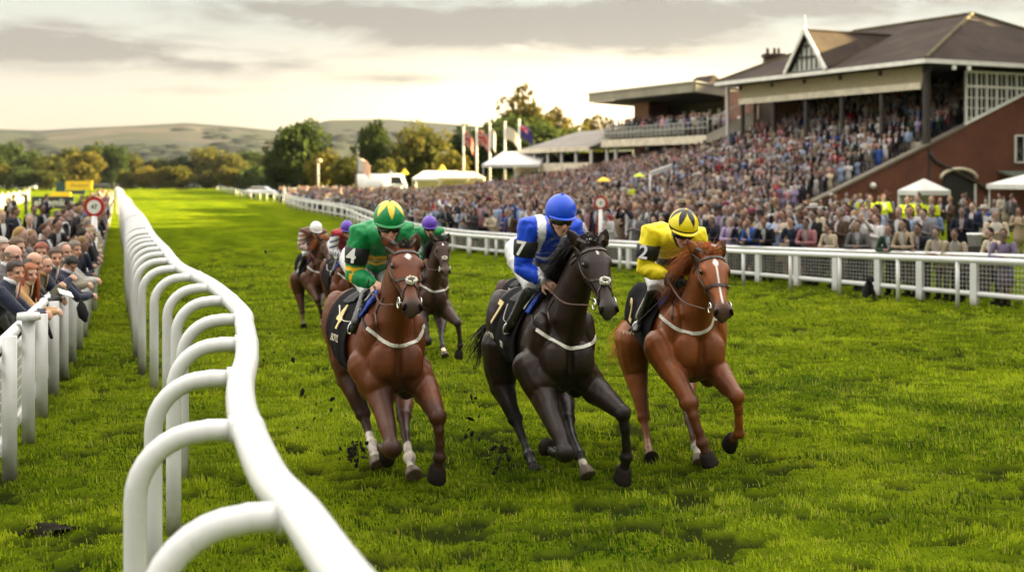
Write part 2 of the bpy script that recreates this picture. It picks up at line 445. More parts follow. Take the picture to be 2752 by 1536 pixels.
# ------------------------------------------------------------ running rails and spectator fences
def paint(name, c=(.66, .66, .65)):
    if name in MATS: return MATS[name]
    m, nt, b = new_mat(name); P = objco(nt)
    f = noise(nt, 3., 5, .65, P); d = noise(nt, 26., 4, .7, P)
    col = ramp(nt, f, [(.3, tuple(k*.90 for k in c)), (.65, c)])
    col = mixc(nt, ramp(nt, d, [(.60, 0.), (.78, .5)]), col, (.36, .34, .26))
    g = nt.nodes.new('ShaderNodeSeparateXYZ'); t = nt.nodes.new('ShaderNodeNewGeometry'); nt.links.new(t.outputs['Position'], g.inputs[0])
    low = math_n(nt, 'MULTIPLY', math_n(nt, 'SUBTRACT', .20, math_n(nt, 'ADD', g.outputs[2], math_n(nt, 'MULTIPLY', d, .12))), 8., True)
    col = mixc(nt, math_n(nt, 'MULTIPLY', low, .75), col, (.22, .19, .10))      # mud splashed on the feet
    nt.links.new(col, b.inputs['Base Color']); b.inputs['Roughness'].default_value = .32
    b.inputs['Coat Weight'].default_value = .15; bump(nt, b, d, .05); MATS[name] = m; return m
WHITE = paint('white_rail_paint')
RH = 1.30
RAIL = [(.30, 1.6), (-.12, 2.8), (-.50, 3.85), (-.72, 4.5), (-.93, 5.05), (-1.165, 5.86), (-1.35, 6.56), (-1.53, 7.4), (-1.70, 8.4), (-1.90, 9.4), (-2.12, 10.4), (-2.38, 11.5), (-3.30, 14.4), (-4.42, 17.4), (-5.62, 21.3), (-7.55, 27.5),
        (-11.5, 40.8), (-16.1, 55.8), (-22.8, 78), (-29.6, 100), (-44, 148), (-60, 200)]
def rail_curve():
    p = smooth_line([Vector((x, y, RH)) for x, y in RAIL], 400)
    return p
def build_running_rail():
    t = thing('running_rail', 'curving white running rail on arched posts in the left foreground', 'rail')
    p = rail_curve()
    MB().tube(p, [(.078, .070)]*len(p), 16, up=(0, 0, 1)).build('rail', WHITE, t)
    # joints
    dist = 0; nxt = 0; k = 0; step = 1.62
    posts = [4.97]
    s = 0; last = None
    for i in range(1, len(p)):
        a, b = p[i-1], p[i]
        d = (b-a); L = d.length
        if b.y > 3.0:
            dist += L
            while dist >= nxt and k < 98:
                q = b; tan = d.normalized(); side = Vector((-tan.y, tan.x, 0))     # to the left of the course
                if side.x > 0: side = -side
                r = .052; w = .50
                base = Vector((q.x, q.y, 0))+side*w
                arc = [q+side*.05+Vector((0, 0, -.005)), q+side*.18+Vector((0, 0, .0)), ]
                c0 = base-side*.30+Vector((0, 0, RH-.30)); 
                for j in range(9):
                    th = R(90-j*90/8); arc.append(c0+side*.30*math.cos(th)+Vector((0, 0, .295*math.sin(th))))
                arc += [base+Vector((0, 0, .5)), base+Vector((0, 0, -.05))]
                far = q.y > 60
                m = MB().tube(arc, r, 8 if far else 14, up=tan)
                if not far: m.tube([q+side*.055, q+side*.085], .064, 14, up=tan)
                m.build('post', WHITE, t)
                if k % 2 == 0 and q.y < 40: MB().tube([q-tan*.085, q-tan*.08, q+tan*.08, q+tan*.085], [(.079, .071), (.0825, .0745), (.0825, .0745), (.079, .071)], 16, up=(0, 0, 1)).build('rail_sleeve', WHITE, t)
                k += 1; nxt += step if q.y < 60 else (2.6 if q.y < 110 else 4.)
build_running_rail()

# left spectator fence: square posts, rails and wire mesh
def fence_x(Y): return -1.3-.262*Y if Y < 20 else -6.54-.30*(Y-20)
def build_left_fence():
    t = thing('spectator_fence', 'white post and rail fence with wire mesh under leaning racegoers on the left', 'fence')
    H = 1.17
    ys = [8.6, 10.75, 12.2]
    y = 13.5
    while y < 44: ys.append(y); y += 1.4
    while y < 112: ys.append(y); y += 3.2
    M = mat('fence_wire', (.62, .61, .57), .4, .6, .3)
    d = Vector((-.262, 1, 0)).normalized(); Mz = Matrix.Rotation(math.atan2(.262, 1), 3, 'Z')
    for i, y in enumerate(ys):
        c = Vector((fence_x(y), y, 0))
        hh = H if y < 12.5 else H-.10
        m = MB().box(c+Vector((0, 0, hh/2)), (.11, .09, hh), Mz)
        
        if abs(y-12.2) < .1: m.tube([c+Vector((0, 0, H-.02)), c+Vector((0, 0, H+.045))], [.11, .10], 16)
        m.build('post', WHITE, t)
    a = Vector((fence_x(9), 9, 0)); b = Vector((fence_x(112), 112, 0))
    up = Vector((0, 0, 1)); off = Vector((-.11, -.03, 0))
    k0 = Vector((fence_x(20), 20, 0))
    MB().tube([a+off+up*1.06, k0+off+up*1.06, b+off+up*1.06], [(.05, .055)]*3, 12).build('top_rail', WHITE, t)
    MB().tube([a+off+up*.90, k0+off+up*.90, b+off+up*.90], [(.025, .05)]*3, 8).build('middle_rail', WHITE, t, False)
    MB().tube([a+off+up*.20, k0+off+up*.20, b+off+up*.20], [(.03, .07)]*3, 8).build('bottom_rail', WHITE, t, False)
    wire = MB()
    L = 11.3
    for i in range(int(L/.075)):
        q = a+off+d*(i*.075)
        wire.bar(q+up*.26, q+up*.86, .005, .005, (1, 0, 0))
    for k in range(7):
        z = .28+k*.095; wire.bar(a+off+up*z, a+off+d*L+up*z, .007, .007)
    wire.build('wire_mesh', M, t, False)
build_left_fence()

# right hand rails
RR = [(10.6, 21.2, .97), (9.25, 23.7, .96), (7.2, 27.4, .86), (5.2, 31.1, .76), (2.6, 35.5, .68), (-.42, 40.6, .66), (-2.9, 45.6, .66), (-6.2, 58, .70), (-10.5, 80, .78), (-17, 104, .85), (-24, 135, .92), (-31, 158, .95), (-47, 220, 1.0), (-70, 311, 1.0)]
def poly(pl, n): return smooth_line([Vector(p) for p in pl], n)
def build_right_rail():
    t = thing('running_rail', 'straight white running rail along the grandstand side of the course', 'rail')
    p = poly(RR, 300)
    MB().tube([Vector(q) for q in p], [(.05, .055)]*len(p), 12, up=(0, 0, 1)).build('rail', WHITE, t)
    acc = 0; nxt = .9; k = 0
    for a, b in zip(p, p[1:]):
        acc += (Vector((b.x-a.x, b.y-a.y, 0))).length
        if acc >= nxt and k < 95:
            nxt += 1.65 if b.y < 62 else (3.2 if b.y < 120 else 6.); k += 1
            MB().tube([Vector((b.x, b.y, -.05)), Vector((b.x, b.y, b.z-.02))], .040, 10).build('post', WHITE, t)
build_right_rail()
def build_right_fence():
    t = thing('spectator_fence', 'white square-post fence with wire mesh in front of the grandstand crowd', 'fence')
    p = [q+Vector((.62, .62, 0)) for q in poly(RR[:11], 220)]
    p = [Vector((q.x, q.y, q.z+.05)) for q in p]
    MB().tube(p, [(.075, .045)]*len(p), 8, up=(0, 0, 1)).build('top_rail', WHITE, t)
    for nm, k, w, h in (('middle_rail', .86, .04, .09), ('bottom_rail', .22, .05, .10)):
        m = MB(); m.tube([Vector((q.x, q.y, q.z*k)) for q in p], [(w*.6, h*.5)]*len(p), 8, up=(0, 0, 1)); m.build(nm, WHITE, t)
    acc = 0; nxt = .4; k = 0; wire = MB(); wn = 0
    for a, b in zip(p, p[1:]):
        L = Vector((b.x-a.x, b.y-a.y, 0)).length; acc += L
        ang = math.atan2(b.y-a.y, b.x-a.x)
        if acc >= nxt and k < 95:
            nxt += 1.32 if b.y < 62 else 3.; k += 1
            MB().box((b.x, b.y, b.z/2), (.16, .09, b.z+.02), Matrix.Rotation(ang, 3, 'Z')).build('post', WHITE, t, False)
        if b.y < 46:
            n = int(L/.13)+1
            for j in range(n):
                q = a.lerp(b, j/n); wire.bar((q.x, q.y, q.z*.26), (q.x, q.y, q.z*.84), .005, .005, (1, 0, 0))
            for j in range(7):
                z = .28+j*.09; wire.bar((a.x, a.y, a.z*z), (b.x, b.y, b.z*z), .006, .006)
    wire.build('wire_mesh', mat('fence_wire', (.62, .61, .57)), t, False)
build_right_fence()
# the rail closing the far bend
def far_rail():
    t = thing('running_rail', 'distant white rail running level across the far bend', 'rail')
    pts = [Vector((x, 345+.02*abs(x+90), 1.25)) for x in range(-190, -66, 6)]
    MB().tube(pts, [.10]*len(pts), 8).build('rail', WHITE, t)
    MB().tube([p-Vector((0, 0, .55)) for p in pts], [.07]*len(pts), 8).build('lower_rail', WHITE, t)
    for p in pts: MB().tube([p, Vector((p.x, p.y, 0))], .09, 6).build('post', WHITE, t)
far_rail()
# ------------------------------------------------------------ stands
UD = Vector((.443, -.897, 0)); NB = Vector((.897, .443, 0))      # along the front towards the camera; back from the front
B0 = Vector((25.5, 80, 0))
def W(t, s, z): return B0+UD*t+NB*s+Vector((0, 0, z))
MB_UP = Vector((0, 0, 1))
def brick_mat(name, c1, c2, mortar):
    m, nt, b = new_mat(name)
    tcn = nt.nodes.new('ShaderNodeTexCoord'); mp = nt.nodes.new('ShaderNodeMapping')
    mp.inputs['Rotation'].default_value = (R(90), 0, 0)
    g = nt.nodes.new('ShaderNodeSeparateXYZ'); nt.links.new(tcn.outputs['Object'], g.inputs[0])
    cb = nt.nodes.new('ShaderNodeCombineXYZ')
    nt.links.new(math_n(nt, 'ADD', g.outputs[0], math_n(nt, 'MULTIPLY', g.outputs[1], .7)), cb.inputs[0]); nt.links.new(g.outputs[2], cb.inputs[1])
    bt = nt.nodes.new('ShaderNodeTexBrick'); nt.links.new(cb.outputs[0], bt.inputs['Vector'])
    bt.inputs['Scale'].default_value = 3.; bt.inputs['Color1'].default_value = (*c1, 1); bt.inputs['Color2'].default_value = (*c2, 1); bt.inputs['Mortar'].default_value = (*mortar, 1)
    bt.inputs['Mortar Size'].default_value = .02
    f = noise(nt, .5, 5, .65, tcn.outputs['Object'])
    c = mixc(nt, .8, bt.outputs['Color'], ramp(nt, f, [(.3, .6), (.7, 1.35)]), 'MULTIPLY')
    nt.links.new(c, b.inputs['Base Color']); b.inputs['Roughness'].default_value = .85; return m
BRICK = brick_mat('red_brick', (.150, .036, .014), (.105, .028, .012), (.11, .07, .045))
BRICKP = brick_mat('pink_brick', (.26, .11, .07), (.22, .09, .06), (.24, .17, .13))
def slate():
    m, nt, b = new_mat('slate_roof'); P = objco(nt)
    f = noise(nt, .35, 6, .7, P); g = nt.nodes.new('ShaderNodeTexWave'); g.bands_direction = 'Z'; g.inputs['Scale'].default_value = 3.2; nt.links.new(P, g.inputs['Vector']); g.inputs['Distortion'].default_value = 1.5
    c = ramp(nt, f, [(.3, (.034, .024, .020)), (.55, (.056, .042, .034)), (.75, (.085, .068, .034))])
    c = mixc(nt, .5, c, ramp(nt, g.outputs['Fac'], [(.2, .7), (.6, 1.1)]), 'MULTIPLY')
    nt.links.new(c, b.inputs['Base Color']); b.inputs['Roughness'].default_value = .9; b.inputs['Specular IOR Level'].default_value = .08; bump(nt, b, g.outputs['Fac'], .3); return m
SLATE = slate()
CREAM = mat('cream_paint', (.62, .55, .42), .6, var=.2, scale=1.5); WHT = mat('white_joinery', (.74, .72, .67), .5, var=.12, scale=2)
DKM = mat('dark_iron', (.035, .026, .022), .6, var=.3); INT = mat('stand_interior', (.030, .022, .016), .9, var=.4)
CONC = mat('concrete', (.24, .22, .19), .9, var=.3, scale=2); GLASS = mat('dark_glass', (.02, .022, .022), .08, .8, var=.2)
PANE = mat('tawny_glass', (.42, .25, .15), .35, .5, var=.2, scale=.8)
GREYC = mat('grey_fascia', (.30, .27, .22), .7, var=.2, scale=1.)

def slab(mb, pts, n, th):
    """thick polygon: pts ring, pushed back along n"""
    pts = [Vector(p) for p in pts]; n = Vector(n)*th; k = len(pts)
    vs = pts+[p+n for p in pts]
    mb.add(vs, [tuple(range(k)), tuple(range(2*k-1, k-1, -1))]+[(i, i+k, (i+1) % k+k, (i+1) % k) for i in range(k)]); return mb
def ter_z(s): return max(0., 4.3+.4*s)

def main_stand():
    t = thing('grandstand', 'tall brick grandstand with hipped slate roof and white gable on the right', 'grandstand')
    # stepped terrace
    st = MB(); s0 = -10.8
    n = 46
    for i in range(n):
        a = s0+i*.45; zz = ter_z(a+.45)
        if a > 9.6: break
        c = W(-13+ (0), a+.225, zz/2)
        slab(st, [W(-.35, a, zz), W(-19.1, a, zz), W(-19.1, a+.45, zz), W(-.35, a+.45, zz)], (0, 0, -1), .5)
    st.build('terrace_steps', CONC, t, False)
    # stepped walkway wall and white front wall of the seated deck
    fw = MB(); slab(fw, [W(-.5, -.35, 4.75), W(-19, -.35, 4.75), W(-19, -.2, 4.75), W(-.5, -.2, 4.75)], (0, 0, -1), .7); fw.build('deck_front', CREAM, t, False)
    # end wall with raking top, with coping
    ew = MB(); pts = [(-11.2, -.5), (-11.2, .25), (0, 4.6), (2.9, 5.75), (10.5, 8.8), (18.5, 8.8), (18.5, -.5)]
    slab(ew, [W(0, s, z) for s, z in pts], -UD, .35); ew.build('end_wall', BRICK, t, False)
    cp = MB()
    for (sa, za), (sb, zb) in zip(pts[1:3], pts[2:4]): cp.bar(W(-.15, sa, za+.06), W(-.15, sb, zb+.06), .5, .14)
    cp.build('coping', mat('stone_coping', (.16, .135, .10), .85), t, False)
    # glazed screen above the end wall
    gs = MB(); slab(gs, [W(-.12, 2.95, 5.9), W(-.12, 2.95, 9.25), W(-.12, 10.4, 9.25), W(-.12, 10.4, 8.9)], -UD, .04); gs.build('glazed_screen', GLASS, t, False)
    fr = MB()
    for k in range(9):
        s = 2.95+k*.86; zb = 5.75+.4*(s-2.95)+.1
        if zb < 9.1:
            fr.bar(W(0, s, zb), W(0, s, 9.2), .17 if k % 1 == 0 else .08, .10, NB)
            fr.bar(W(0, s+.43, zb+.17), W(0, s+.43, 9.2), .05, .06, NB)
    for z in (9.15, 8.25):
        s1 = 10.2
        fr.bar(W(.01, 2.95, z), W(.01, s1, z), .10, .16)
    for z in (7.55, 6.9, 6.3):
        s1 = 2.95+(z-5.85)/.4; fr.bar(W(.01, 2.95, z), W(.01, min(s1, 10.2), z), .06, .05)
    fr.bar(W(.02, 2.8, 5.88), W(.02, 10.4, 8.92), .16, .16); fr.build('screen_frame', WHT, t, False)
    # rear and side walls, soffit (dark interior)
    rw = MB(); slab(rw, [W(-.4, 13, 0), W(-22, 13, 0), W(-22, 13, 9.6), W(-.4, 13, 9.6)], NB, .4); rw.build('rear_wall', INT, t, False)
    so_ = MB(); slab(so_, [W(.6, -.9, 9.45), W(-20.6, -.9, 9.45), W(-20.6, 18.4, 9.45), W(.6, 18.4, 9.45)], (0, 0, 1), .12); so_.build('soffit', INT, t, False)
    lw = MB(); slab(lw, [W(-19.3, 3.0, 4.5), W(-19.3, 3., 9.4), W(-19.3, 13, 9.4), W(-19.3, 13, 4.5)], UD, .1); lw.build('side_glazing', PANE, t, False)
    lf = MB()
    for s in (3.0, 5.4, 7.8, 10.2): lf.bar(W(-19.15, s, 4.5), W(-19.15, s, 9.4), .14, .1, NB)
    lf.bar(W(-19.15, 3, 8.4), W(-19.15, 13, 8.4), .1, .14); lf.build('side_glazing_frame', DKM, t, False)
    # columns
    for k, tt in enumerate((-.2, -4.1, -7.9, -11.6, -15.2, -18.9)):
        m = MB().tube([W(tt, -.1, 4.2 if k else 2.2), W(tt, -.1, 9.4)], [.24 if k == 0 else .17]*2, 12)
        m.box(W(tt, -.1, 9.2), (.5, .5, .3)); m.build('column', DKM, t, False)
    m = MB()
    m.tube([W(.05, -.05, 4.1), W(.1, .3, 3.6), W(.1, 4.6, 1.9), W(.1, 4.7, -.2)], .10, 8); m.build('drainpipe', DKM, t)
    # valance panels and white beam under the eave
    va = MB(); slab(va, [W(-.3, -.28, 9.4), W(-19, -.28, 9.4), W(-19, -.28, 8.35), W(-.3, -.28, 8.35)], NB, .06); va.build('valance', mat('valance_boards', (.30, .25, .15), .75, var=.25), t, False)
    bm = MB(); bm.bar(W(-.4, -.34, 8.2), W(-19, -.34, 8.2), .14, .42); bm.build('white_beam', CREAM, t, False)
    # roof
    zE, zR = 9.72, 13.7
    e = [W(.9, -1.2, zE), W(-20.8, -1.2, zE), W(-20.8, 19.6, zE), W(.9, 19.6, zE)]
    r0, r1 = W(-5.6, 9.2, zR), W(-17.4, 9.2, zR)
    rf = MB(); rf.add(e+[r0, r1], [(0, 4, 5, 1), (1, 5, 2), (2, 5, 4, 3), (3, 4, 0), (0, 1, 2, 3)]); ro = rf.build('roof', SLATE, t, False)
    rg = MB()
    for a, b in ((r0, r1), (r0, e[0]), (r1, e[1]), (r0, e[3])): rg.tube([a+MB_UP*.03, b+MB_UP*.03], .13, 6)
    rg.build('ridge_tiles', mat('mossy_ridge', (.075, .060, .020), .9, var=.4, scale=1), ro, False)
    ev = MB()
    for a, b in ((e[0], e[1]), (e[0], e[3]), (e[1], e[2])): ev.bar(a-MB_UP*.14, b-MB_UP*.14, .18, .26)
    ev.build('eaves_board', WHT, t, False)
    # gablet
    tc_, hw, zb, zt = -10.2, 2.05, 9.85, 12.55
    ga = MB(); slab(ga, [W(tc_-hw*.9, -1.0, zb), W(tc_+hw*.9, -1.0, zb), W(tc_, -1.0, zt-.2)], NB, .1); g = ga.build('gable', mat('pale_boards', (.50, .52, .48), .7, var=.25, scale=3), t, False)
    gr = MB(); back = 6.4
    a, b, c = W(tc_-hw-.1, -1.35, zb-.1), W(tc_+hw+.1, -1.35, zb-.1), W(tc_, -1.35, zt)
    bk = W(tc_, back, zt)
    gr.add([a, c, bk], [(0, 1, 2)]); gr.add([c, b, bk], [(0, 1, 2)])
    gr.tube([c, bk], .1, 6); gr.build('gable_roof', SLATE, g, False)
    gt = MB(); gt.bar(a-NB*.05, c-NB*.05, .12, .24, NB.cross(MB_UP)); gt.bar(b-NB*.05, c-NB*.05, .12, .24, NB.cross(MB_UP))
    gt.tube([c, c+MB_UP*1.0], [.07, .02], 6); gt.build('barge_boards', WHT, g, False)
    tm = MB()
    tm.bar(W(tc_-1.2, -1.06, 10.75), W(tc_+1.2, -1.06, 10.75), .06, .12); tm.bar(W(tc_-.6, -1.06, 11.5), W(tc_+.6, -1.06, 11.5), .06, .1)
    for x in (-1.2, -.7, -.2, .3, .8): tm.bar(W(tc_+x, -1.06, 9.9), W(tc_+x, -1.06, 12.2-abs(x)*1.1), .08, .05, NB)
    tm.build('gable_timbers', DKM, g, False)
    # floodlights below the eave
    for s in (1., 2.2):
        MB().box(W(.95, s, 9.25), (.22, .22, .26)).tube([W(.95, s, 9.35), W(.9, s, 9.5)], .03, 6).build('floodlight', WHT, t, False)
    # end wall details: window, door with arch, canopy
    p = lambda s, z, o=.05: W(o, s, z)
    wf = MB(); wn = MB()
    slab(wn, [p(7.15, 3.6, .02), p(8.6, 3.6, .02), p(8.6, 5.2, .02), p(7.15, 5.2, .02)], UD, .02); 
    w1 = wn.build('window', GLASS, t, False)
    for a, b in (((7.1, 3.55), (7.1, 5.25)), ((8.65, 3.55), (8.65, 5.25)), ((7.87, 3.6), (7.87, 5.2)), ((7.1, 3.55), (8.65, 3.55)), ((7.1, 5.25), (8.65, 5.25))):
        wf.bar(p(*a), p(*b), .10, .12, UD)
    wf.build('window_frame', WHT, w1, False)
    dr = MB(); slab(dr, [p(1.0, -.1, .02), p(3.5, -.1, .02), p(3.5, 2.4, .02)]+[p(2.25+1.25*math.cos(a), 2.4+.55*math.sin(a), .02) for a in (math.pi*k/8 for k in range(1, 8))]+[p(1.0, 2.4, .02)], UD, .04)
    d_ = dr.build('doorway', mat('dark_doorway', (.012, .012, .010), .8), t, False)
    ar = MB(); ar.tube([p(2.25+1.5*math.cos(a), 2.5+.62*math.sin(a), .10) for a in (math.pi*k/10 for k in range(11))], [(.12, .10)]*11, 6); ar.build('door_arch', CREAM, d_)
    MB().bar(p(3.62, -.1, .08), p(3.62, 2.2, .08), .1, .1, NB).build('door_post', WHT, d_, False)
    sh = MB(); slab(sh, [W(.05, 5.6, 2.9), W(1.2, 5.6, 2.6), W(1.2, 9.5, 2.6), W(.05, 9.5, 2.9)], (0, 0, 1), .12); sh.build('side_canopy', mat('green_canopy', (.10, .12, .09), .7), t, False)
    MB().ell(W(.12, -4.6, 2.1), (.2, .2, .2)).build('wall_lamp', WHT, t)
    # safety rail on the terrace
    return t
main_stand()

def second_stand():
    t = thing('grandstand', 'smaller brick grandstand with flat grey canopy and white balcony', 'grandstand')
    a, b = -25.3, -41.8
    rf = MB(); slab(rf, [W(a, 0, 10.1), W(b, 0, 10.15), W(b, 9, 9.6), W(a, 5.4, 9.55)], (0, 0, -1), .35); rf.build('canopy_roof', GREYC, t, False)
    fs = MB(); fs.bar(W(a, -.05, 9.72), W(b, -.05, 9.75), .2, .78); fs.bar(W(a+.05, 0, 9.72), W(a+.05, 5.4, 9.2), .2, .78); fs.build('canopy_fascia', mat('canopy_fascia', (.26, .235, .175), .7, var=.2, scale=.6), t, False)
    fc = MB(); fc.bar(W(a, -.12, 10.12), W(b, -.12, 10.16), .3, .1); fc.bar(W(a+.1, 0, 10.12), W(a+.1, 5.4, 9.6), .3, .1); fc.build('canopy_flashing', mat('pale_flashing', (.42, .40, .37), .5), t, False)
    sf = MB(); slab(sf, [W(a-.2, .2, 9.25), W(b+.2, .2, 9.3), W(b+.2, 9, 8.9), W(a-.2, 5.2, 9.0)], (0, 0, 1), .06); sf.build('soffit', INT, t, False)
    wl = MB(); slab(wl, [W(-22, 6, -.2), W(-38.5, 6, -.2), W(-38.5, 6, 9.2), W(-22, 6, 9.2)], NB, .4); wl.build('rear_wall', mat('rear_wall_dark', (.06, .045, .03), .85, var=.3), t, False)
    pw = MB(); slab(pw, [W(-38.5, 2.6, -.2), W(-38.5, 2.6, 9.3), W(-38.5, 9.5, 9.3), W(-38.5, 9.5, -.2)], UD, .4)
    slab(pw, [W(-36.2, 2.6, -.2), W(-38.5, 2.6, -.2), W(-38.5, 2.6, 9.3), W(-36.2, 2.6, 9.3)], NB, .3)
    pw2 = MB(); slab(pw2, [W(-20.6, 2.2, -.2), W(-24.4, 2.2, -.2), W(-24.4, 2.2, 9.3), W(-20.6, 2.2, 9.3)], NB, .3); pw.build('brick_pier', BRICKP, t, False); pw2.build('brick_pier', BRICKP, t, False)
    bb = MB(); bb.bar(W(-36.3, 2.55, 7.3), W(-38.4, 2.55, 7.3), .12, .35); bb.bar(W(-21, 2.15, 6.6), W(-22.6, 2.15, 6.6), .12, 1.5); bb.build('stone_band', CREAM, t, False)
    # lit windows at the back of the balcony
    for k in range(9):
        tt = -25.0-k*1.3
        if k in (3, 6): continue
        wm = MB(); slab(wm, [W(tt, 5.9, 7.3), W(tt-.42, 5.9, 7.3), W(tt-.42, 5.9, 8.4), W(tt, 5.9, 8.4)], NB, .03)
        wm.build('window', mat('bright_window', (.62, .55, .36), .3), t, False)
    fl = MB(); slab(fl, [W(-22.9, -.4, 5.9), W(-38.9, -.4, 5.9), W(-38.9, 6, 5.9), W(-22.9, 6, 5.9)], (0, 0, -1), .3); fl.build('balcony_floor', CONC, t, False)
    ft = MB(); ft.bar(W(-22.9, -.5, 5.55), W(-38.9, -.5, 5.6), .12, .62)
    ft.build('balcony_fascia', CREAM, t, False)
    rk = MB(); slab(rk, [W(-22.8, -.5, 5.2), W(-22.8, -.5, 5.95), W(-19.6, 1.4, 7.6), W(-19.6, 1.4, 6.6)], NB, .12); rk.build('stair_parapet', GREYC, t, False)
    rl = MB()
    for z in (6.9, 6.45): rl.tube([W(-22.9, -.45, z), W(-38.9, -.45, z)], .045, 6)
    for k in range(25): rl.tube([W(-22.9-k*.66, -.45, 5.8), W(-22.9-k*.66, -.45, 6.9)], .03, 5)
    for k in range(9): rl.tube([W(-22.8+k*.4, -.5+k*.23, 5.9+k*.2), W(-22.8+k*.4, -.5+k*.23, 7.0+k*.2)], .04, 5)
    rl.tube([W(-22.8, -.5, 7.), W(-19.6, 1.4, 8.6)], .05, 6); rl.build('balustrade', mat('grey_rail', (.40, .38, .35), .5), t)
    pn = MB(); slab(pn, [W(-26, -.42, 6.05), W(-38.5, -.42, 6.05), W(-38.5, -.42, 6.75), W(-26, -.42, 6.75)], NB, .03); pn.build('balustrade_panel', mat('grey_panel', (.15, .145, .13), .6, var=.4, scale=1.), t, False)
    for tt, s in ((-20.9, 0), (-38.4, -.2), (-36.9, -.2)):
        MB().tube([W(tt, s, -.2), W(tt, s, 9.4 if tt > -25 else 5.4)], .15, 10).build('column', mat('grey_column', (.40, .37, .33), .6), t)
    for tt in (-24.5, -27.2, -29.9, -32.6): MB().ell(W(tt, .2, 5.05), .13).build('hanging_lamp', WHT, t)
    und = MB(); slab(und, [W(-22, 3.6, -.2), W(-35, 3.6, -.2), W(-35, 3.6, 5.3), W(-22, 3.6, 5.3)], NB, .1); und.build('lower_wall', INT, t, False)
second_stand()

def rear_block():
    t = thing('brick_building', 'brick building with slate roofs and dark chimney rising behind the grey canopy', 'building')
    a, b, z0, z1 = -19.5, -38, 9.2, 12.6
    wl = MB(); slab(wl, [W(a, 14, 0), W(b, 14, 0), W(b, 14, z0), W(a, 14, z0)], NB, 9); wl.build('wall', BRICKP, t, False)
    rf = MB(); e = [W(a+.4, 13.4, z0), W(b-.4, 13.4, z0), W(b-.4, 23.4, z0), W(a+.4, 23.4, z0), W(a+.4, 18.4, z1+.5), W(b+4, 18.4, z1-.6)]
    rf.add(e, [(0, 4, 5, 1), (1, 5, 2), (2, 5, 4, 3), (3, 4, 0), (0, 1, 2, 3)]); rf.build('roof', SLATE, t, False)
    r2 = MB(); e = [W(-37.5, 8.5, 9.6), W(-43.5, 8.5, 9.6), W(-43.5, 14, 9.6), W(-37.5, 14, 9.6), W(-38.6, 11.2, 12.0), W(-41.4, 11.2, 12.0)]
    r2.add(e, [(0, 4, 5, 1), (1, 5, 2), (2, 5, 4, 3), (3, 4, 0), (0, 1, 2, 3)]); r2.build('side_roof', SLATE, t, False)
    w2 = MB(); slab(w2, [W(-37.6, 8.7, 0), W(-43.3, 8.7, 0), W(-43.3, 8.7, 9.6), W(-37.6, 8.7, 9.6)], NB, 5); w2.build('side_wall', BRICKP, t, False)
    c = W(-33.6, 14, 0); ch = MB(); ch.box((c.x, c.y, 12.2), (1.6, 1.2, 2.6)); ch.box((c.x, c.y, 13.45), (1.9, 1.5, .25))
    for k in (-.5, .1, .5): ch.tube([(c.x+k, c.y, 13.5), (c.x+k, c.y, 14.1)], .14, 8)
    ch.build('chimney', mat('sooty_brick', (.055, .035, .026), .9), t, False)
rear_block()

def pavilion():
    t = thing('pavilion', 'low open pavilion with shallow grey roof beyond the balcony stand', 'pavilion')
    a, b = -40, -54
    rf = MB(); e = [W(a, -1, 5.35), W(b, -1, 5.35), W(b, 8, 5.35), W(a, 8, 5.35), W(a, 3.5, 7.1), W(b+4, 3.5, 7.1)]
    rf.add(e, [(0, 4, 5, 1), (1, 5, 2), (2, 5, 4, 3), (3, 4, 0), (0, 1, 2, 3)]); rf.build('roof', mat('pavilion_roof', (.20, .175, .15), .8, var=.2, scale=.5), t, False)
    ft = MB(); ft.bar(W(a, -1.1, 5.2), W(b, -1.1, 5.2), .15, .4); ft.build('fascia', CREAM, t, False)
    bw = MB(); slab(bw, [W(a, 3, 0), W(b, 3, 0), W(b, 3, 5), W(a, 3, 5)], NB, .3); bw.build('rear_wall', INT, t, False)
    pr = MB(); pr.bar(W(a, -1, 3.6), W(b, -1, 3.6), .15, .75); pr.build('parapet', CREAM, t, False)
    for k in range(6): MB().tube([W(a-k*2.7, -.9, 0), W(a-k*2.7, -.9, 5.1)], .14, 8).build('post', mat('grey_column', (.4, .37, .33)), t)
pavilion()

CANVAS = mat('white_canvas', (.56, .55, .52), .7, var=.1, scale=1.5)
def tent(name, label, c, hw, hd, z0, z1, legs=True, rot=0., cat='tent', m=None, flat=.0, walls=0.):
    t = thing(name, label, cat, (c[0], c[1], 0), rot)
    e = [(-hw, -hd, z0), (hw, -hd, z0), (hw, hd, z0), (-hw, hd, z0)]
    tp = [(-hw*flat-.05, 0, z1), (hw*flat+.05, 0, z1)]
    rf = MB().add(e+tp, [(0, 1, 5, 4), (1, 2, 5), (2, 3, 4, 5), (3, 0, 4), (3, 2, 1, 0)])
    rf.build('canopy', m or CANVAS, t, False)
    vl = MB()
    for i in range(4): vl.bar(Vector(e[i])-Vector((0, 0, .13)), Vector(e[(i+1) % 4])-Vector((0, 0, .13)), .03, .26)
    vl.build('valance', m or CANVAS, t, False)
    for x, y, z in e: MB().tube([(x*.97, y*.97, 0), (x*.97, y*.97, z0)], .05, 6).build('leg', WHT, t, False)
    if walls:
        MB().box((0, hd*.9, walls/2), (2*hw*.95, .05, walls)).build('rear_wall', m or CANVAS, t, False)
    return t
tent('marquee', 'large white open marquee at the right edge by the brick wall', (31.3, 72, 0), 4.2, 2.6, 2.2, 3.55, rot=R(10))
tent('kiosk_tent', 'small white peaked kiosk tent before the brick end wall', (23.3, 74.2, 0), 1.05, 1.0, 1.85, 2.5, rot=R(15), walls=1.6)
tent('marquee', 'long white marquee beside the low pavilion behind the flagpoles', (1.4, 128, 0), 2.9, 4.5, 3.9, 5.2, rot=R(-20), flat=.8, walls=3.5)
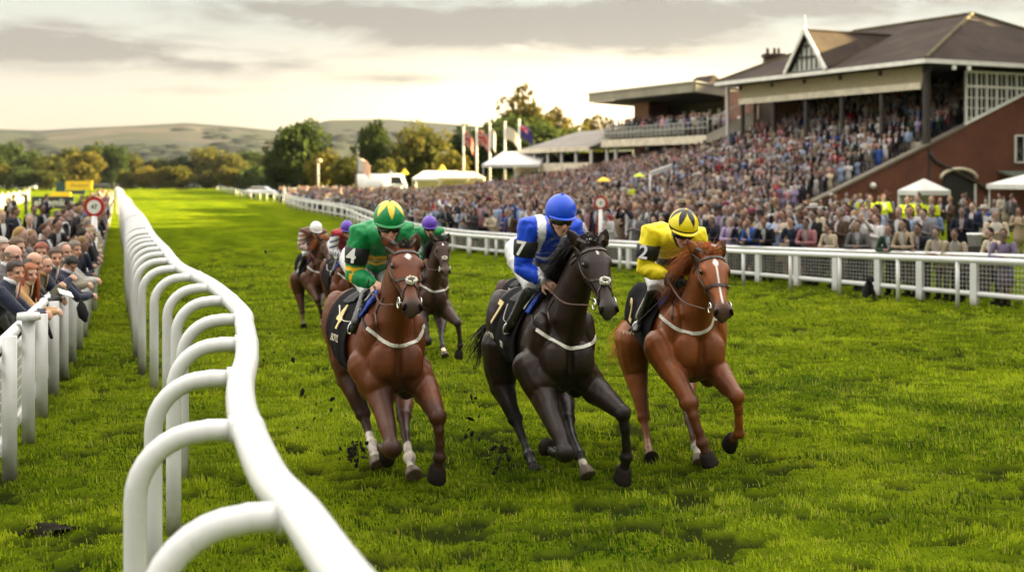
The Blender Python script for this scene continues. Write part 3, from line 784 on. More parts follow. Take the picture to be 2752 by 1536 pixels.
tent('stall_tent', 'white stall tent with yellow peak beyond the crowd left of the flagpoles', (-7.6, 140, 0), 2.9, 2.2, 2.6, 3.4, flat=.6, walls=2.4)
tent('stall_tent', 'pale cream awning stall standing next to the long white trailer', (-5.2, 137, 0), 2.3, 2., 2.7, 3.3, flat=.5, walls=2.4, m=mat('cream_canvas', (.66, .56, .38), .7))
# ------------------------------------------------------------ race horses
class Frame:
    """a horse's own axes: f forward, l to its left, z up; origin on the ground under the breast"""
    def __init__(s, X, Y, deg):
        s.O = Vector((X, Y, 0)); a = R(deg); s.a = a
        s.M = Matrix(((math.sin(a), math.cos(a), 0, X), (-math.cos(a), math.sin(a), 0, Y), (0, 0, 1, 0), (0, 0, 0, 1)))
    def loc(s, px, py, f):
        sa, ca = math.sin(s.a), math.cos(s.a); xn = (px-CX)/FPX
        l = (xn*(s.O.y-f*ca)-s.O.x-f*sa)/(ca-xn*sa)
        Yd = s.O.y-f*ca+l*sa
        return Vector((f, l, CAMH-(py-HY)/FPX*Yd))
    def ray(s, px, py):
        Mi = s.M.inverted(); o = Mi @ Vector((0, 0, CAMH)); d = (Mi.to_3x3() @ Vector(((px-CX)/FPX, 1, -(py-HY)/FPX))).normalized()
        return o, d

Z1 = lambda u, v: (840+u*460/1654, 500+v*400/1438)
Z2 = lambda u, v: (840+u*460/1350, 850+v*490/1438)
Z3 = lambda u, v: (1240+u*480/1643, 480+v*420/1438)
Z4 = lambda u, v: (1240+u*480/1438, 860+v*480/1438)
Z5 = lambda u, v: (1600+u*460/1741, 520+v*380/1438)
Z6 = lambda u, v: (1600+u*460/1470, 850+v*450/1438)

# barrel: forward position, half width, top, bottom, narrowing of the upper half
BARREL = [(.09, .07, 1.14, .90, .0), (.06, .15, 1.22, .82, .05), (.0, .215, 1.32, .755, .1), (-.12, .262, 1.42, .72, .25), (-.28, .278, 1.51, .70, .42),
          (-.45, .285, 1.55, .70, .42), (-.65, .297, 1.51, .71, .25), (-.85, .303, 1.475, .75, .12), (-1.05, .29, 1.475, .82, .1),
          (-1.22, .285, 1.50, .90, .1), (-1.38, .275, 1.49, .96, .12), (-1.52, .235, 1.42, .99, .1), (-1.63, .15, 1.31, 1.03, .1), (-1.69, .06, 1.22, 1.1, 0)]
def barrel_at(f):
    B = BARREL
    if f >= B[0][0]: return B[0]
    for a, b in zip(B, B[1:]):
        if f >= b[0]:
            t = (f-a[0])/(b[0]-a[0]); t2 = t
            return tuple(lerp(p, q, t2) for p, q in zip(a, b))
    return B[-1]
def barrel_pt(f, th, off=0.):
    """surface point of the trunk; th 0 = right side (-l), pi/2 = top, pi = left"""
    _, hw, zt, zb, na = barrel_at(f)
    zc = lerp(zb, zt, .47); s_ = math.sin(th); c_ = math.cos(th)
    hh = (zt-zc) if s_ > 0 else (zc-zb)
    w = hw*(1-na*max(0, s_)**1.5)
    ex = 1.0
    return Vector((f, -(w+off)*math.copysign(abs(c_)**ex, c_), zc+(hh+off)*s_))

def horse_body(S, voxel):
    mb = MB(); n = 28
    mb.loft([[barrel_pt(b[0], 2*math.pi*k/n) for k in range(n)] for b in BARREL])
    # neck
    P = S['poll']; base = Vector((-.20, 0, 1.17)); 
    w1 = Vector((lerp(base.x, P.x, .45), P.y*.35, lerp(base.z, P.z, .45)+.02)); w2 = Vector((lerp(base.x, P.x, .8), P.y*.75, lerp(base.z, P.z, .8)+.03))
    mb.tube([base-Vector((.1, 0, .1)), base, (base+w1)/2+Vector((0, 0, -.01)), w1, w2, P+Vector((.02, 0, -.02))],
            [(.17, .30), (.175, .31), (.145, .25), (.12, .205), (.10, .155), (.085, .11)], 20, up=(-.6, 0, .8), round_caps=False)
    # breast muscles and shoulders
    for s in (-1, 1):
        mb.ell((.035, s*.105, 1.0), (.10, .115, .17)); mb.ell((-.02, s*.14, .86), (.11, .11, .13))
        mb.ell((-.16, s*.185, 1.10), (.16, .10, .30), Matrix.Rotation(.35, 3, 'Y'))
        mb.ell((-.22, s*.15, .86), (.15, .115, .2))
        mb.ell((-1.36, s*.165, 1.19), (.22, .135, .28)); mb.ell((-1.5, s*.13, 1.12), (.15, .12, .24))
    # head
    H = S['head']; Mh = H['M']; k = H['k']
    sec = [(-.10, .060, .035, -.10), (0., .086, .062, -.15), (.10, .103, .078, -.185), (.22, .112, .082, -.195), (.32, .112, .078, -.175), (.44, .094, .066, -.145),
           (.58, .070, .050, -.108), (.72, .058, .042, -.086), (.83, .058, .040, -.084), (.91, .062, .032, -.088), (.97, .056, .010, -.086), (1.015, .040, -.022, -.078), (1.04, .02, -.045, -.065)]
    rings = []
    for t, hw, tp, bt in sec:
        r = []
        for j in range(20):
            th = 2*math.pi*j/20; cx, sy = math.cos(th), math.sin(th)
            e = .78
            x = hw*(.90 if t < .5 else .84)*math.copysign(abs(cx)**e, cx); zc = (tp+bt)/2+.02; hh = (tp-zc) if sy > 0 else (zc-bt)
            y = zc+hh*math.copysign(abs(sy)**.85, sy)
            if sy < -.2: x *= .80 if t < .5 else .9
            r.append(Mh @ Vector((t*H['L'], x*k, y*k)))
        rings.append(r)
    mb.loft(rings)
    for s in (-1, 1):
        mb.ell(Mh @ Vector((.26*H['L'], s*.086*k, .046*k)), (.042*k, .020*k, .018*k), Mh.to_3x3())                    # brow over the eye
        mb.tube([Mh @ Vector((.33*H['L'], s*.084*k, .0)), Mh @ Vector((.50*H['L'], s*.068*k, .0)), Mh @ Vector((.66*H['L'], s*.050*k, .004*k))], [.016*k, .014*k, .008*k], 8, round_caps=True)
        mb.ell(Mh @ Vector((.13*H['L'], s*.07*k, -.10*k)), (.09*k, .030*k, .085*k), Mh.to_3x3())   # jaw
        mb.tube([Mh @ Vector((.85*H['L'], s*.040*k, .018*k)), Mh @ Vector((.92*H['L'], s*.050*k, .010*k)), Mh @ Vector((.975*H['L'], s*.048*k, -.022*k))], [.014*k, .024*k, .018*k], 8, round_caps=True)  # nostril rim
    # ears
    for b, t in S['ears']:
        d = t-b; L = d.length*1.12; d.normalize(); t = b+d*L
        mb.tube([b-d*.04, b, b+d*L*.3, b+d*L*.6, b+d*L*.85, t], [(.028, .026), (.040, .030), (.052, .026), (.045, .022), (.024, .016), (.005, .005)], 10, up=(1, 0, .3))
    # legs
    for lg in S['legs']:
        pts = [p for p, r in lg['ch']]; rad = [r for p, r in lg['ch']]
        # add intermediate points for a smooth taper
        q = []; rr = []
        for i in range(len(pts)-1):
            q.append(pts[i]); rr.append(rad[i])
            m = 3 if (pts[i+1]-pts[i]).length > .12 else 2
            for a in range(1, m+1):
                t = a/(m+1); q.append(pts[i].lerp(pts[i+1], t)); u = lerp(rad[i], rad[i+1], t)*(1-(.16 if max(rad[i], rad[i+1]) < .075 else .0)*math.sin(math.pi*t)); rr.append(u)
        q.append(pts[-1]); rr.append(rad[-1])
        mb.tube(q, [(r, r*1.12) for r in rr], 12, up=(1, 0, .05), round_caps=True)
        for i in lg.get('joint', ()):
            p, r = lg['ch'][i]; mb.ell(p, r*1.16)
            if r < .052: mb.ell(p+Vector((-.03, 0, -.02)), r*.7)
    return remesh(mb, 'horse_body', voxel, 3 if voxel < .02 else 3)

def muscle(me):
    P = coords(me).astype(np.float64); nn = np.empty(len(me.vertices)*3, np.float32); me.vertices.foreach_get('normal', nn); nn = nn.reshape(-1, 3)
    w = smoothstep(.35, .75, P[:, 2])
    a = fbm(P*np.array([6.5, 6.5, 3.6])+1.2*fbm(P*3, 5, 2)[:, None], 41, 2); r = 1-np.abs(2*a-1)
    b = fbm(P*np.array([17, 17, 8]), 43, 2)-.5
    P = P+nn*(((r-.7)*.022+b*.007)*(.25+.75*w)*smoothstep(.5, -.05, P[:, 0]))[:, None]
    # breast bone groove
    g = np.exp(-(P[:, 1]/.022)**2)*smoothstep(-.12, .02, P[:, 0])*smoothstep(.74, .84, P[:, 2])*smoothstep(1.25, 1.1, P[:, 2])
    P = P-nn*(g*.022)[:, None]
    me.vertices.foreach_set('co', P.astype(np.float32).ravel()); me.update()
def seg_dist(P, a, b):
    a = np.array(a); b = np.array(b); d = b-a; t = np.clip(((P-a) @ d)/max(1e-9, d @ d), 0, 1)
    return np.linalg.norm(P-(a+t[:, None]*d), axis=1), t

def coat_colours(me, S, base, dark, point, sock=(.62, .55, .47)):
    P = coords(me); n = len(P)
    z = P[:, 2]
    nz = fbm(P*np.array([3., 5., 4.]), 3, 3)
    c = np.array(base)[None]*(1-.22*(nz[:, None]-.5)*2)
    def blend(c, col, w): return c*(1-w[:, None])+np.array(col)[None]*w[:, None]
    c = blend(c, dark, .85*smoothstep(1.12, .76, z)*smoothstep(.30, .08, np.abs(P[:, 1])))       # darker belly coat, with underside shade painted in between the legs
    Mi = np.array(S['head']['M'].inverted()); Q = P @ Mi[:3, :3].T+Mi[:3, 3]; L = S['head']['L']; k = S['head']['k']
    t = Q[:, 0]/L; inh = (np.abs(Q[:, 1]) < .16)*(np.abs(Q[:, 2]) < .26)*(t > -.1)
    c = blend(c, tuple(.5*a+.5*b for a, b in zip(dark, (.075, .058, .05))), smoothstep(.74, .92, t)*inh*.92)
    c = blend(c, dark, .55*np.exp(-(((t-.29)/.06)**2+((np.abs(Q[:, 1])-.11*k)/.03)**2+((Q[:, 2]-.02)/.04)**2))*inh)
    for s in (-1, 1):
        e = ((t-.945)/.036)**2+((Q[:, 1]-s*.066*k)/.024)**2+((Q[:, 2]+.006)/.030)**2
        c = blend(c, (.002, .0015, .0015), np.clip(1.5*np.exp(-e*1.1), 0, 1)*inh)
    up = Q[:, 2] > 0
    for (t0, y0, st, sy, pw) in S.get('star', ()):
        e = (np.abs((t-t0)/st))**pw+(np.abs((Q[:, 1]-y0)/sy))**pw
        c = blend(c, (.80, .76, .72), smoothstep(1.25, .8, e+.5*(vnoise(P*60, 5)-.5))*inh*up)
    # ear linings and points
    for b, tip in S['ears']:
        d, tt = seg_dist(P, b, tip); w = smoothstep(.06, .045, d)*smoothstep(.72, 1., tt); c = blend(c, dark, w*.8)
    for lg in S['legs']:
        ch = lg['ch']; kn = lg['knee']
        best = np.full(n, 9.); par = np.zeros(n)
        for i in range(len(ch)-1):
            d, tt = seg_dist(P, ch[i][0], ch[i+1][0]); r = lerp(ch[i][1], ch[i+1][1], .5)
            d = d-r; w = d < best; best[w] = d[w]; par[w] = i+tt[w]
        near = (best < .035)
        if point is not None: c = blend(c, point, smoothstep(kn-.9, kn+.3, par)*near*.9)
        if lg.get('sock'):
            s0 = lg['sock']; c = blend(c, sock, smoothstep(s0-.12, s0+.12, par+.5*(vnoise(P*30, 2)-.5))*near)
        mud = fbm(P*18, 9, 2); c = blend(c, (.035, .025, .014), smoothstep(.52, .72, mud)*smoothstep(kn+.2, len(ch)-1., par)*near*.8)
    set_col(me, np.clip(c, 0, 1))

def hoof_mesh(p, d, r, fwd):
    """truncated cone hoof: p coronet centre, d direction down the pastern"""
    d = d.normalized(); fwd = (fwd-d*fwd.dot(d)).normalized(); sd = d.cross(fwd)
    mb = MB(); rings = []
    for t, k in ((-.45, .72), (-.25, .88), (0., .98), (.5, 1.06), (.95, 1.15), (1.06, 1.10), (1.08, .8)):
        rings.append([p+d*(t*r*1.15)+fwd*(math.cos(a)*r*k*1.12+t*r*.3)+sd*(math.sin(a)*r*k) for a in (2*math.pi*j/16 for j in range(16))])
    mb.loft(rings); return mb

def hair_strip(mb, p0, d0, L, w, droop, jit, col, seg=4, sway=Vector((0, 0, 0))):
    p = Vector(p0); d = Vector(d0).normalized(); sd = d.cross(Vector((rnd.uniform(-1, 1), rnd.uniform(-1, 1), rnd.uniform(-1, 1)))).normalized()
    vs = []
    for i in range(seg+1):
        t = i/seg; ww = w*(1-t*.85)
        vs += [p-sd*ww/2, p+sd*ww/2]
        d = (d+Vector((0, 0, -droop/seg))+sway/seg+Vector((rnd.gauss(0, jit), rnd.gauss(0, jit), rnd.gauss(0, jit)))).normalized()
        p = p+d*(L/seg)
    mb.add(vs, [(2*i, 2*i+1, 2*i+3, 2*i+2) for i in range(seg)], col)

def strap(pts, nrm, w, th=.007, off=.006):
    """flat band following points on a surface"""
    mb = MB(); rings = []
    N = len(pts)
    for i in range(N):
        t = (pts[min(N-1, i+1)]-pts[max(0, i-1)])
        t = t.normalized() if t.length > 1e-8 else Vector((0, 0, 1))
        n = nrm[i]-t*nrm[i].dot(t); n = n.normalized() if n.length > 1e-6 else Vector((1, 0, 0)); s = n.cross(t)
        b = pts[i]+n*off
        rings.append([b-s*w/2-n*th/2, b+s*w/2-n*th/2, b+s*w/2+n*th/2, b-s*w/2+n*th/2])
    mb.loft(rings); return mb

def make_horse(name, label, FR, S, coat, voxel=.013):
    root = thing('race_horse', label, 'horse'); root.matrix_world = FR.M
    me = horse_body(S, voxel)
    muscle(me)
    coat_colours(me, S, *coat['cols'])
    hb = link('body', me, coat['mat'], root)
    V = [tuple(v.co) for v in me.vertices]; Pg = [tuple(p.vertices) for p in me.polygons]
    bvh = BVHTree.FromPolygons(V, Pg); S['bvh'] = bvh
    H = S['head']; Mh = H['M']; k = H['k']; L = H['L']
    def shoot(px):
        o, d = FR.ray(*px); h = bvh.ray_cast(o, d)
        return (h[0], h[1]) if h[0] is not None else None
    def surf(line, n=24):
        """image line -> points and normals on the coat"""
        pts = []; nr = []
        L2 = [Vector((a, b, 0)) for a, b in line]
        for q in smooth_line(L2, n):
            h = shoot((q.x, q.y))
            if h: pts.append(h[0]); nr.append(h[1])
        return pts, nr
    def near_loop(plist, n=28):
        pts = []; nr = []
        for q in smooth_line(plist, n):
            h = bvh.find_nearest(q)
            if h[0] is not None: pts.append(h[0]); nr.append(h[1])
        return pts, nr
    # eyes
    for s in (-1, 1):
        e = MB().ell(Mh @ Vector((.285*L, s*.092*k, .024*k)), .021*k, None, 12, 8).build('eye', mat('eye', (.006, .004, .003), .08, .8), root)
    for s in (-1, 1):
        Rn = Mh.to_3x3() @ Matrix.Rotation(s*.5, 3, 'Z')
        MB().ell(Mh @ Vector((.945*L, s*.050*k, .006*k)), (.030*k, .014*k, .024*k), Rn, 12, 8).build('nostril', mat('nostril', (.003, .002, .002), .8, .1), root)
    # hooves
    for lg in S['legs']:
        ch = lg['ch']; p = ch[-1][0]; d = (ch[-1][0]-ch[-2][0]); r = lg['hr']
        hm = hoof_mesh(p, d, r, lg.get('toe', Vector((1, 0, .2))))
        hm.build('hoof', mat('hoof_pale', (.12, .085, .055), .55, var=.4, scale=25) if lg.get('sock') else mat('hoof', (.014, .010, .007), .7, .12, var=.4, scale=25), root)
    # mane, forelock, tail
    hc = coat['hair']
    mn = MB(); M = S['mane']
    P = S['poll']; crest = [Mh @ Vector((-.02, 0, .085*k))]
    w = Vector((-.32, 0, 1.53)); bpts = [P+Vector((-.04, 0, .10)), P.lerp(w, .3)+Vector((-.03, -P.y*.2, .13)), P.lerp(w, .6)+Vector((0, -.2*P.y, .10)), w]
    for i in range(M['n']):
        t = rnd.random()**M.get('bias', 1.)
        q = smooth_line(bpts, 20)[int(t*20)]; ml = M['len']*(.45+.75*min(1, t*2.2))
        col = tuple(c*rnd.uniform(.6, 1.5) for c in hc)
        hair_strip(mn, q+Vector((rnd.gauss(0, .02), rnd.gauss(0, .02), rnd.gauss(0, .015))), Vector((rnd.uniform(-.7, .0), M['side']*rnd.uniform(.3, 1.1), rnd.uniform(.0, .55))), rnd.uniform(.45, 1)*ml, .009, 1.9, .09, col, 6)
    for i in range(M.get('fore', 60)):
        q = Mh @ Vector((rnd.uniform(-.04, .03), rnd.gauss(0, .03), .075*k))
        hair_strip(mn, q, Vector((rnd.uniform(-.5, .3), rnd.gauss(0, .5), rnd.uniform(.3, 1.))), rnd.uniform(.05, .11)*M.get('fl', 1), .006, 1.5, .12, tuple(c*rnd.uniform(.6, 1.5) for c in hc), 4)
    hm_ = coat['hairmat']
    mn.build('mane', hm_, root, True, True)
    tl = MB(); dock = Vector((-1.67, 0, 1.27)); tt = S['tail']
    for i in range(380):
        s0 = rnd.random()
        q = dock+tt*(s0*.35)+Vector((rnd.gauss(0, .03), rnd.gauss(0, .035), rnd.gauss(0, .03)))
        hair_strip(tl, q, tt.normalized()+Vector((rnd.gauss(0, .22), rnd.gauss(0, .25), rnd.gauss(0, .18))), rnd.uniform(.25, .52), .012, 1.1, .09, tuple(c*rnd.uniform(.6, 1.4) for c in hc), 6)
    tl.tube([Vector((-1.62, 0, 1.28)), dock, dock+tt*.3], [.05, .045, .02], 8, col=hc)
    tl.build('tail', hm_, root, True, True)
    # ---- tack
    lea = mat('bridle_leather', (.035, .018, .010), .38, .6, var=.3, scale=30)
    br = MB()
    def headband(pts, wd, b=br, th=.008):
        p, nr = near_loop([Mh @ Vector((a*L, y*k, z*k)) for a, y, z in pts], 26)
        if len(p) > 2:
            x = strap(p, nr, wd, th); b.add(x.v, x.f)
    headband([(.02, -.14, -.16), (.06, -.15, .0), (.09, -.11, .10), (.10, 0, .14), (.09, .11, .10), (.06, .15, 0), (.02, .14, -.16)], .022)       # browband
    headband([(-.03, -.12, -.12), (-.04, -.12, .02), (-.05, -.05, .12), (-.05, .05, .12), (-.04, .12, .02), (-.03, .12, -.12)], .024)
    for s in (-1, 1):
        headband([(.03, s*.14, -.02), (.25, s*.16, -.06), (.5, s*.14, -.05), (.72, s*.12, -.045), (.80, s*.12, -.05)], .017)                       # cheekpieces
    if S.get('grakle'):
        for s in (-1, 1):
            headband([(.40, s*.15, -.1), (.50, s*.13, -.01), (.585, s*.03, .1), (.6, 0, .1)], .018)
            headband([(.6, 0, .1), (.66, -s*.06, .09), (.76, -s*.12, .0), (.85, -s*.1, -.12)], .014)
    else:
        headband([(.50, -.10, -.18), (.54, -.15, -.05), (.58, -.08, .1), (.585, 0, .12), (.58, .08, .1), (.54, .15, -.05), (.50, .10, -.18)], .024)
    bo = br.build('bridle', lea, root, False)
    if S.get('grakle'):
        sp = MB(); c0 = Mh @ Vector((.60*L, 0, .068*k)); 
        for i in range(110):
            a = rnd.random()*6.28; rr = .027+.010*rnd.random()
            q = c0+Mh.to_3x3() @ Vector((math.cos(a)*rr*.75, math.sin(a)*rr*1.15, rnd.uniform(-.01, .02)))
            sp.ell(q, rnd.uniform(.006, .010), None, 6, 4)
        sp.build('noseband_pad', mat('sheepskin', (.74, .70, .60), .95, .2, bmp=.5, bscale=120), bo)
        MB().ell(c0+Mh.to_3x3() @ Vector((0, 0, .012)), (.014, .020, .012), Mh.to_3x3(), 10, 6).build('crossing_patch', mat('patch', (.07, .065, .06), .7), bo)
    for s in (-1, 1):
        ring = MB(); c0 = Mh @ Vector((.80*L, s*.072*k, -.045*k)); t3 = Mh.to_3x3()
        ring.tube([c0+t3 @ Vector((math.cos(a)*.042, 0, math.sin(a)*.042)) for a in (2*math.pi*i/18 for i in range(19))], .0055, 6, up=t3 @ Vector((0, 1, 0)))
        ring.tube([c0, c0-t3 @ Vector((0, s*.04, 0))], .008, 6)
        ring.build('bit_ring', mat('steel', (.75, .74, .72), .18, .5, 1., var=.05), bo)
    S['ringR'] = Mh @ Vector((.76*L, -.09*k, -.09*k)); S['ringL'] = Mh @ Vector((.76*L, .09*k, -.09*k))
    # breast girth
    p, nr = surf(S['breast'], 40)
    if len(p) > 4:
        # carry the band on round both sides to the saddle
        wb = mat('white_webbing', (.72, .69, .62), .75, .3, var=.15, scale=60, bmp=.3, bscale=200)
        e1 = p[-1]
        for q in ((e1.x-.18, .5, e1.z+.06), (-.55, .5, e1.z+.22)):
            h = bvh.find_nearest(Vector(q)); p.append(h[0]); nr.append(h[1])
        strap(smooth_line(p, 60), [Vector(x) for x in np.array([nr[min(len(nr)-1, int(i/60*(len(nr)-1)+.5))] for i in range(61)])], .028, .007).build('breast_girth', wb, root, False)
        # thin strap from the girth up round the neck
        p0 = p[0]
        q, n2 = near_loop([p0, p0+Vector((-.12, -.06, .10)), Vector((-.42, -.4, p0.z+.24))], 12)
        strap(q, n2, .018, .006).build('girth_strap', mat('dark_webbing', (.02, .018, .018), .6), root, False)
        if S.get('neckstrap'):
            q, n2 = surf(S['neckstrap'], 24)
            if len(q) > 3: strap(q, n2, .013, .006).build('neck_strap', lea, root, False)
    # saddle cloth (both flanks), saddle and girth
    def cloth(f0, f1, a0, a1, off, nf=16, na=36):
        vs = []; fs = []
        for i in range(nf+1):
            for j in range(na+1):
                f = lerp(f0, f1, i/nf); th = lerp(a0, a1, j/na)
                wv = .006*math.sin(i*1.3+j*.25)
                e = abs(j/na-.5)*2
                fj = f-.05*e*(1 if True else 0)
                p = barrel_pt(fj, th, off+wv*e)
                h = bvh.find_nearest(p)
                if h[0] is not None and (h[0]-p).dot(h[1]) > -off*.5:
                    p = h[0]+h[1]*(off+wv*e)
                vs.append(p)
        W = na+1
        for i in range(nf):
            for j in range(na): fs.append((i*W+j, i*W+j+1, (i+1)*W+j+1, (i+1)*W+j))
        return MB().add(vs, fs)
    blk = mat('saddle_cloth_black', (.010, .009, .010), .9, .1, var=.3, bmp=.3, bscale=90)
    sc = cloth(-.42, S.get('cloth_back', -1.16), R(-30), R(210), .022).build('saddle_cloth', blk, root)
    md = sc.modifiers.new('t', 'SOLIDIFY'); md.thickness = .008
    cloth(-.58, -.92, R(48), R(132), .04, 8, 20).build('saddle', mat('saddle_leather', (.012, .010, .009), .6, .2), root)
    q = [barrel_pt(-.55, R(a), .004) for a in range(-150, -16, 8)] + [barrel_pt(-.55, R(a), .004) for a in (-10, 0)]
    q, n2 = near_loop(q, 30); strap(q, n2, .07, .008).build('girth', mat('girth_band', (.05, .035, .06), .7, var=.4, scale=40), root, False)
    # blue pad under the rider's knee
    pp, nn_ = surf(S['pad'], 16)
    if len(pp) > 3:
        strap(pp, nn_, .055, .02, .03).build('knee_pad', mat('blue_pad', (.012, .06, .42), .5), root)
        strap([a+Vector((-.055, 0, .02)) for a in pp], nn_, .012, .008, .045).build('pad_piping', mat('white_piping', (.7, .68, .62), .6), root)
    gold = mat('gold_print', (.72, .56, .22), .5, .5, var=.1)
    if S.get('num'):
        h = shoot(S['num'][1])
        if h:
            n = h[1]; y = Vector((.10, 0, 1)); y = (y-n*y.dot(n)).normalized(); x = y.cross(n)
            text_obj('saddle_cloth_number', S['num'][0], .30, gold, sc, h[0]+n*.042, x, y, .003, .008)
        for tx, px, sz in S.get('words', ()):
            h = shoot(px)
            if h:
                n = h[1]; y = Vector((0, 0, 1)); y = (y-n*y.dot(n)).normalized(); x = y.cross(n)
                text_obj('saddle_cloth_lettering', tx, sz, mat('pale_print', (.62, .56, .42), .6), sc, h[0]+n*.042, x, y, .002)
    S['shoot'] = shoot
    return root

def leg(FR, Z, nodes, knee, hr, f_, joint=(), sock=None, toe=None):
    """nodes: (u, v, forward, radius); the last is the coronet"""
    ch = [(FR.loc(*Z(u, v), f), r) for u, v, f, r in nodes]
    return dict(ch=ch, knee=knee, hr=hr, joint=joint, sock=sock, toe=toe or Vector((1, 0, .15)))
def head_frame(FR, Z, p, m, fp, fm, k, roll=0.):
    """poll pixel, muzzle pixel"""
    a = FR.loc(*Z(*p), fp); b = FR.loc(*Z(*m), fm); x = (b-a); L = x.length; x.normalize()
    y = Vector((0, 1, 0)); y = (y-x*y.dot(x)).normalized(); z = x.cross(y)
    if roll: y = Quaternion(x, roll) @ y; z = x.cross(y)
    M = Matrix.Translation(a) @ Matrix((x, y, z)).transposed().to_4x4()
    return dict(M=M, L=L/1.02, k=k), a

# ---- number 7, nearly black
F7 = Frame(.44, 10.55, 16.)
hd, pl = head_frame(F7, Z3, (1195, 640), (1368, 1250), .36, .74, 1.13)
S7 = dict(head=hd, poll=pl, grakle=True, star=[(.17, .0, .03, .013, 1.)], mane=dict(n=900, side=-.9, len=.27, fore=120, fl=1.2, bias=.75), tail=Vector((-.42, -.42, -.60)),
          ears=[(F7.loc(*Z3(1085, 610), .33), F7.loc(*Z3(985, 480), .36)), (F7.loc(*Z3(1290, 610), .33), F7.loc(*Z3(1330, 470), .36))],
          breast=[Z4(605, 75), Z4(720, 152), Z4(830, 212), Z4(910, 224), Z4(1000, 208), Z4(1060, 170), Z4(1098, 75)],
          neckstrap=[Z3(850, 1110), Z3(805, 1200), Z3(810, 1330), Z4(715, 60), Z4(720, 130)],
          pad=[Z3(800, 1020), Z3(740, 1090), Z3(680, 1170), Z3(630, 1250)],
          num=('7', Z3(360, 1255)), words=[('DAN', Z4(275, 115), .075), ('NCA', Z4(360, 190), .075)],
          legs=[
    leg(F7, Z4, [(560, 380, -.18, .15), (670, 600, -.05, .125), (720, 760, .15, .088), (790, 920, .33, .068), (838, 1065, .44, .07), (790, 1085, .30, .042), (740, 1060, .16, .044), (705, 1025, .06, .036)], 4, .060, 0, (4,), None, Vector((.3, 0, -1))),
    leg(F7, Z4, [(960, 430, -.16, .15), (1075, 560, -.02, .115), (1180, 640, .15, .090), (1296, 745, .34, .062), (1318, 870, .34, .044), (1326, 990, .32, .039), (1330, 1100, .30, .047), (1318, 1170, .28, .040), (1306, 1215, .26, .047)], 3, .066, 0, (3, 6)),
    leg(F7, Z4, [(760, 420, -1.30, .17), (820, 620, -1.0, .10), (858, 800, -.72, .060), (890, 940, -.50, .042), (950, 1085, -.28, .046), (980, 1150, -.20, .037), (998, 1200, -.16, .045)], 2, .056, 0, (2, 4), 4.7),
    leg(F7, Z4, [(330, 200, -1.36, .19), (318, 400, -1.34, .155), (335, 540, -1.30, .118), (385, 680, -1.18, .078), (432, 790, -1.12, .064), (485, 930, -1.0, .040), (520, 1020, -.90, .038), (548, 1085, -.82, .047), (572, 1160, -.70, .040), (585, 1200, -.66, .05)], 4, .062, 0, (4, 7))])
# ---- number 4, bay
F4 = Frame(-.93, 10.45, 20.)
hd, pl = head_frame(F4, Z1, (885, 640), (968, 1215), .36, .74, 1.16)
S4 = dict(head=hd, poll=pl, grakle=True, star=[(.20, .0, .05, .026, 1.2)], mane=dict(n=150, side=.5, len=.09, fore=110), tail=Vector((-.8, .25, -.4)),
          ears=[(F4.loc(*Z1(795, 610), .33), F4.loc(*Z1(668, 488), .36)), (F4.loc(*Z1(975, 590), .33), F4.loc(*Z1(1012, 462), .36))],
          breast=[Z2(430, 90), Z2(500, 150), Z2(580, 205), Z2(650, 228), Z2(740, 222), Z2(820, 190), Z2(862, 120), Z2(868, 80)],
          neckstrap=[Z1(690, 1080), Z1(630, 1180), Z1(615, 1280), Z1(640, 1420)],
          pad=[Z1(660, 1035), Z1(600, 1110), Z1(550, 1180), Z1(500, 1260)],
          num=('4', Z1(308, 1285)), words=[('BOYL', Z2(210, 175), .085)],
          legs=[
    leg(F4, Z2, [(420, 380, -.18, .15), (530, 600, -.05, .118), (560, 740, .12, .082), (600, 900, .32, .064), (627, 1040, .44, .068), (580, 1050, .28, .043), (548, 1035, .16, .044), (575, 1085, .06, .04)], 4, .056, 0, (4,), None, Vector((.6, 0, -.8))),
    leg(F4, Z2, [(800, 430, -.16, .15), (880, 560, -.04, .115), (930, 660, .12, .090), (986, 790, .30, .064), (998, 900, .32, .045), (1002, 1000, .31, .041), (1001, 1105, .30, .049), (993, 1165, .28, .041), (985, 1205, .26, .05)], 3, .068, 0, (3, 6)),
    leg(F4, Z2, [(640, 420, -1.30, .17), (725, 660, -1.0, .082), (722, 790, -.74, .060), (734, 930, -.52, .040), (748, 1030, -.40, .038), (764, 1110, -.30, .047), (778, 1180, -.24, .038), (786, 1215, -.2, .046)], 2, .060, 0, (2, 5), 3.9),
    leg(F4, Z2, [(275, 180, -1.38, .19), (280, 350, -1.36, .16), (300, 480, -1.32, .13), (340, 620, -1.2, .088), (396, 765, -1.12, .062), (432, 870, -1.04, .040), (450, 940, -.96, .038), (464, 1000, -.88, .048), (482, 1075, -.76, .042), (500, 1130, -.7, .05)], 4, .063, 0, (4, 7), 5.7)])
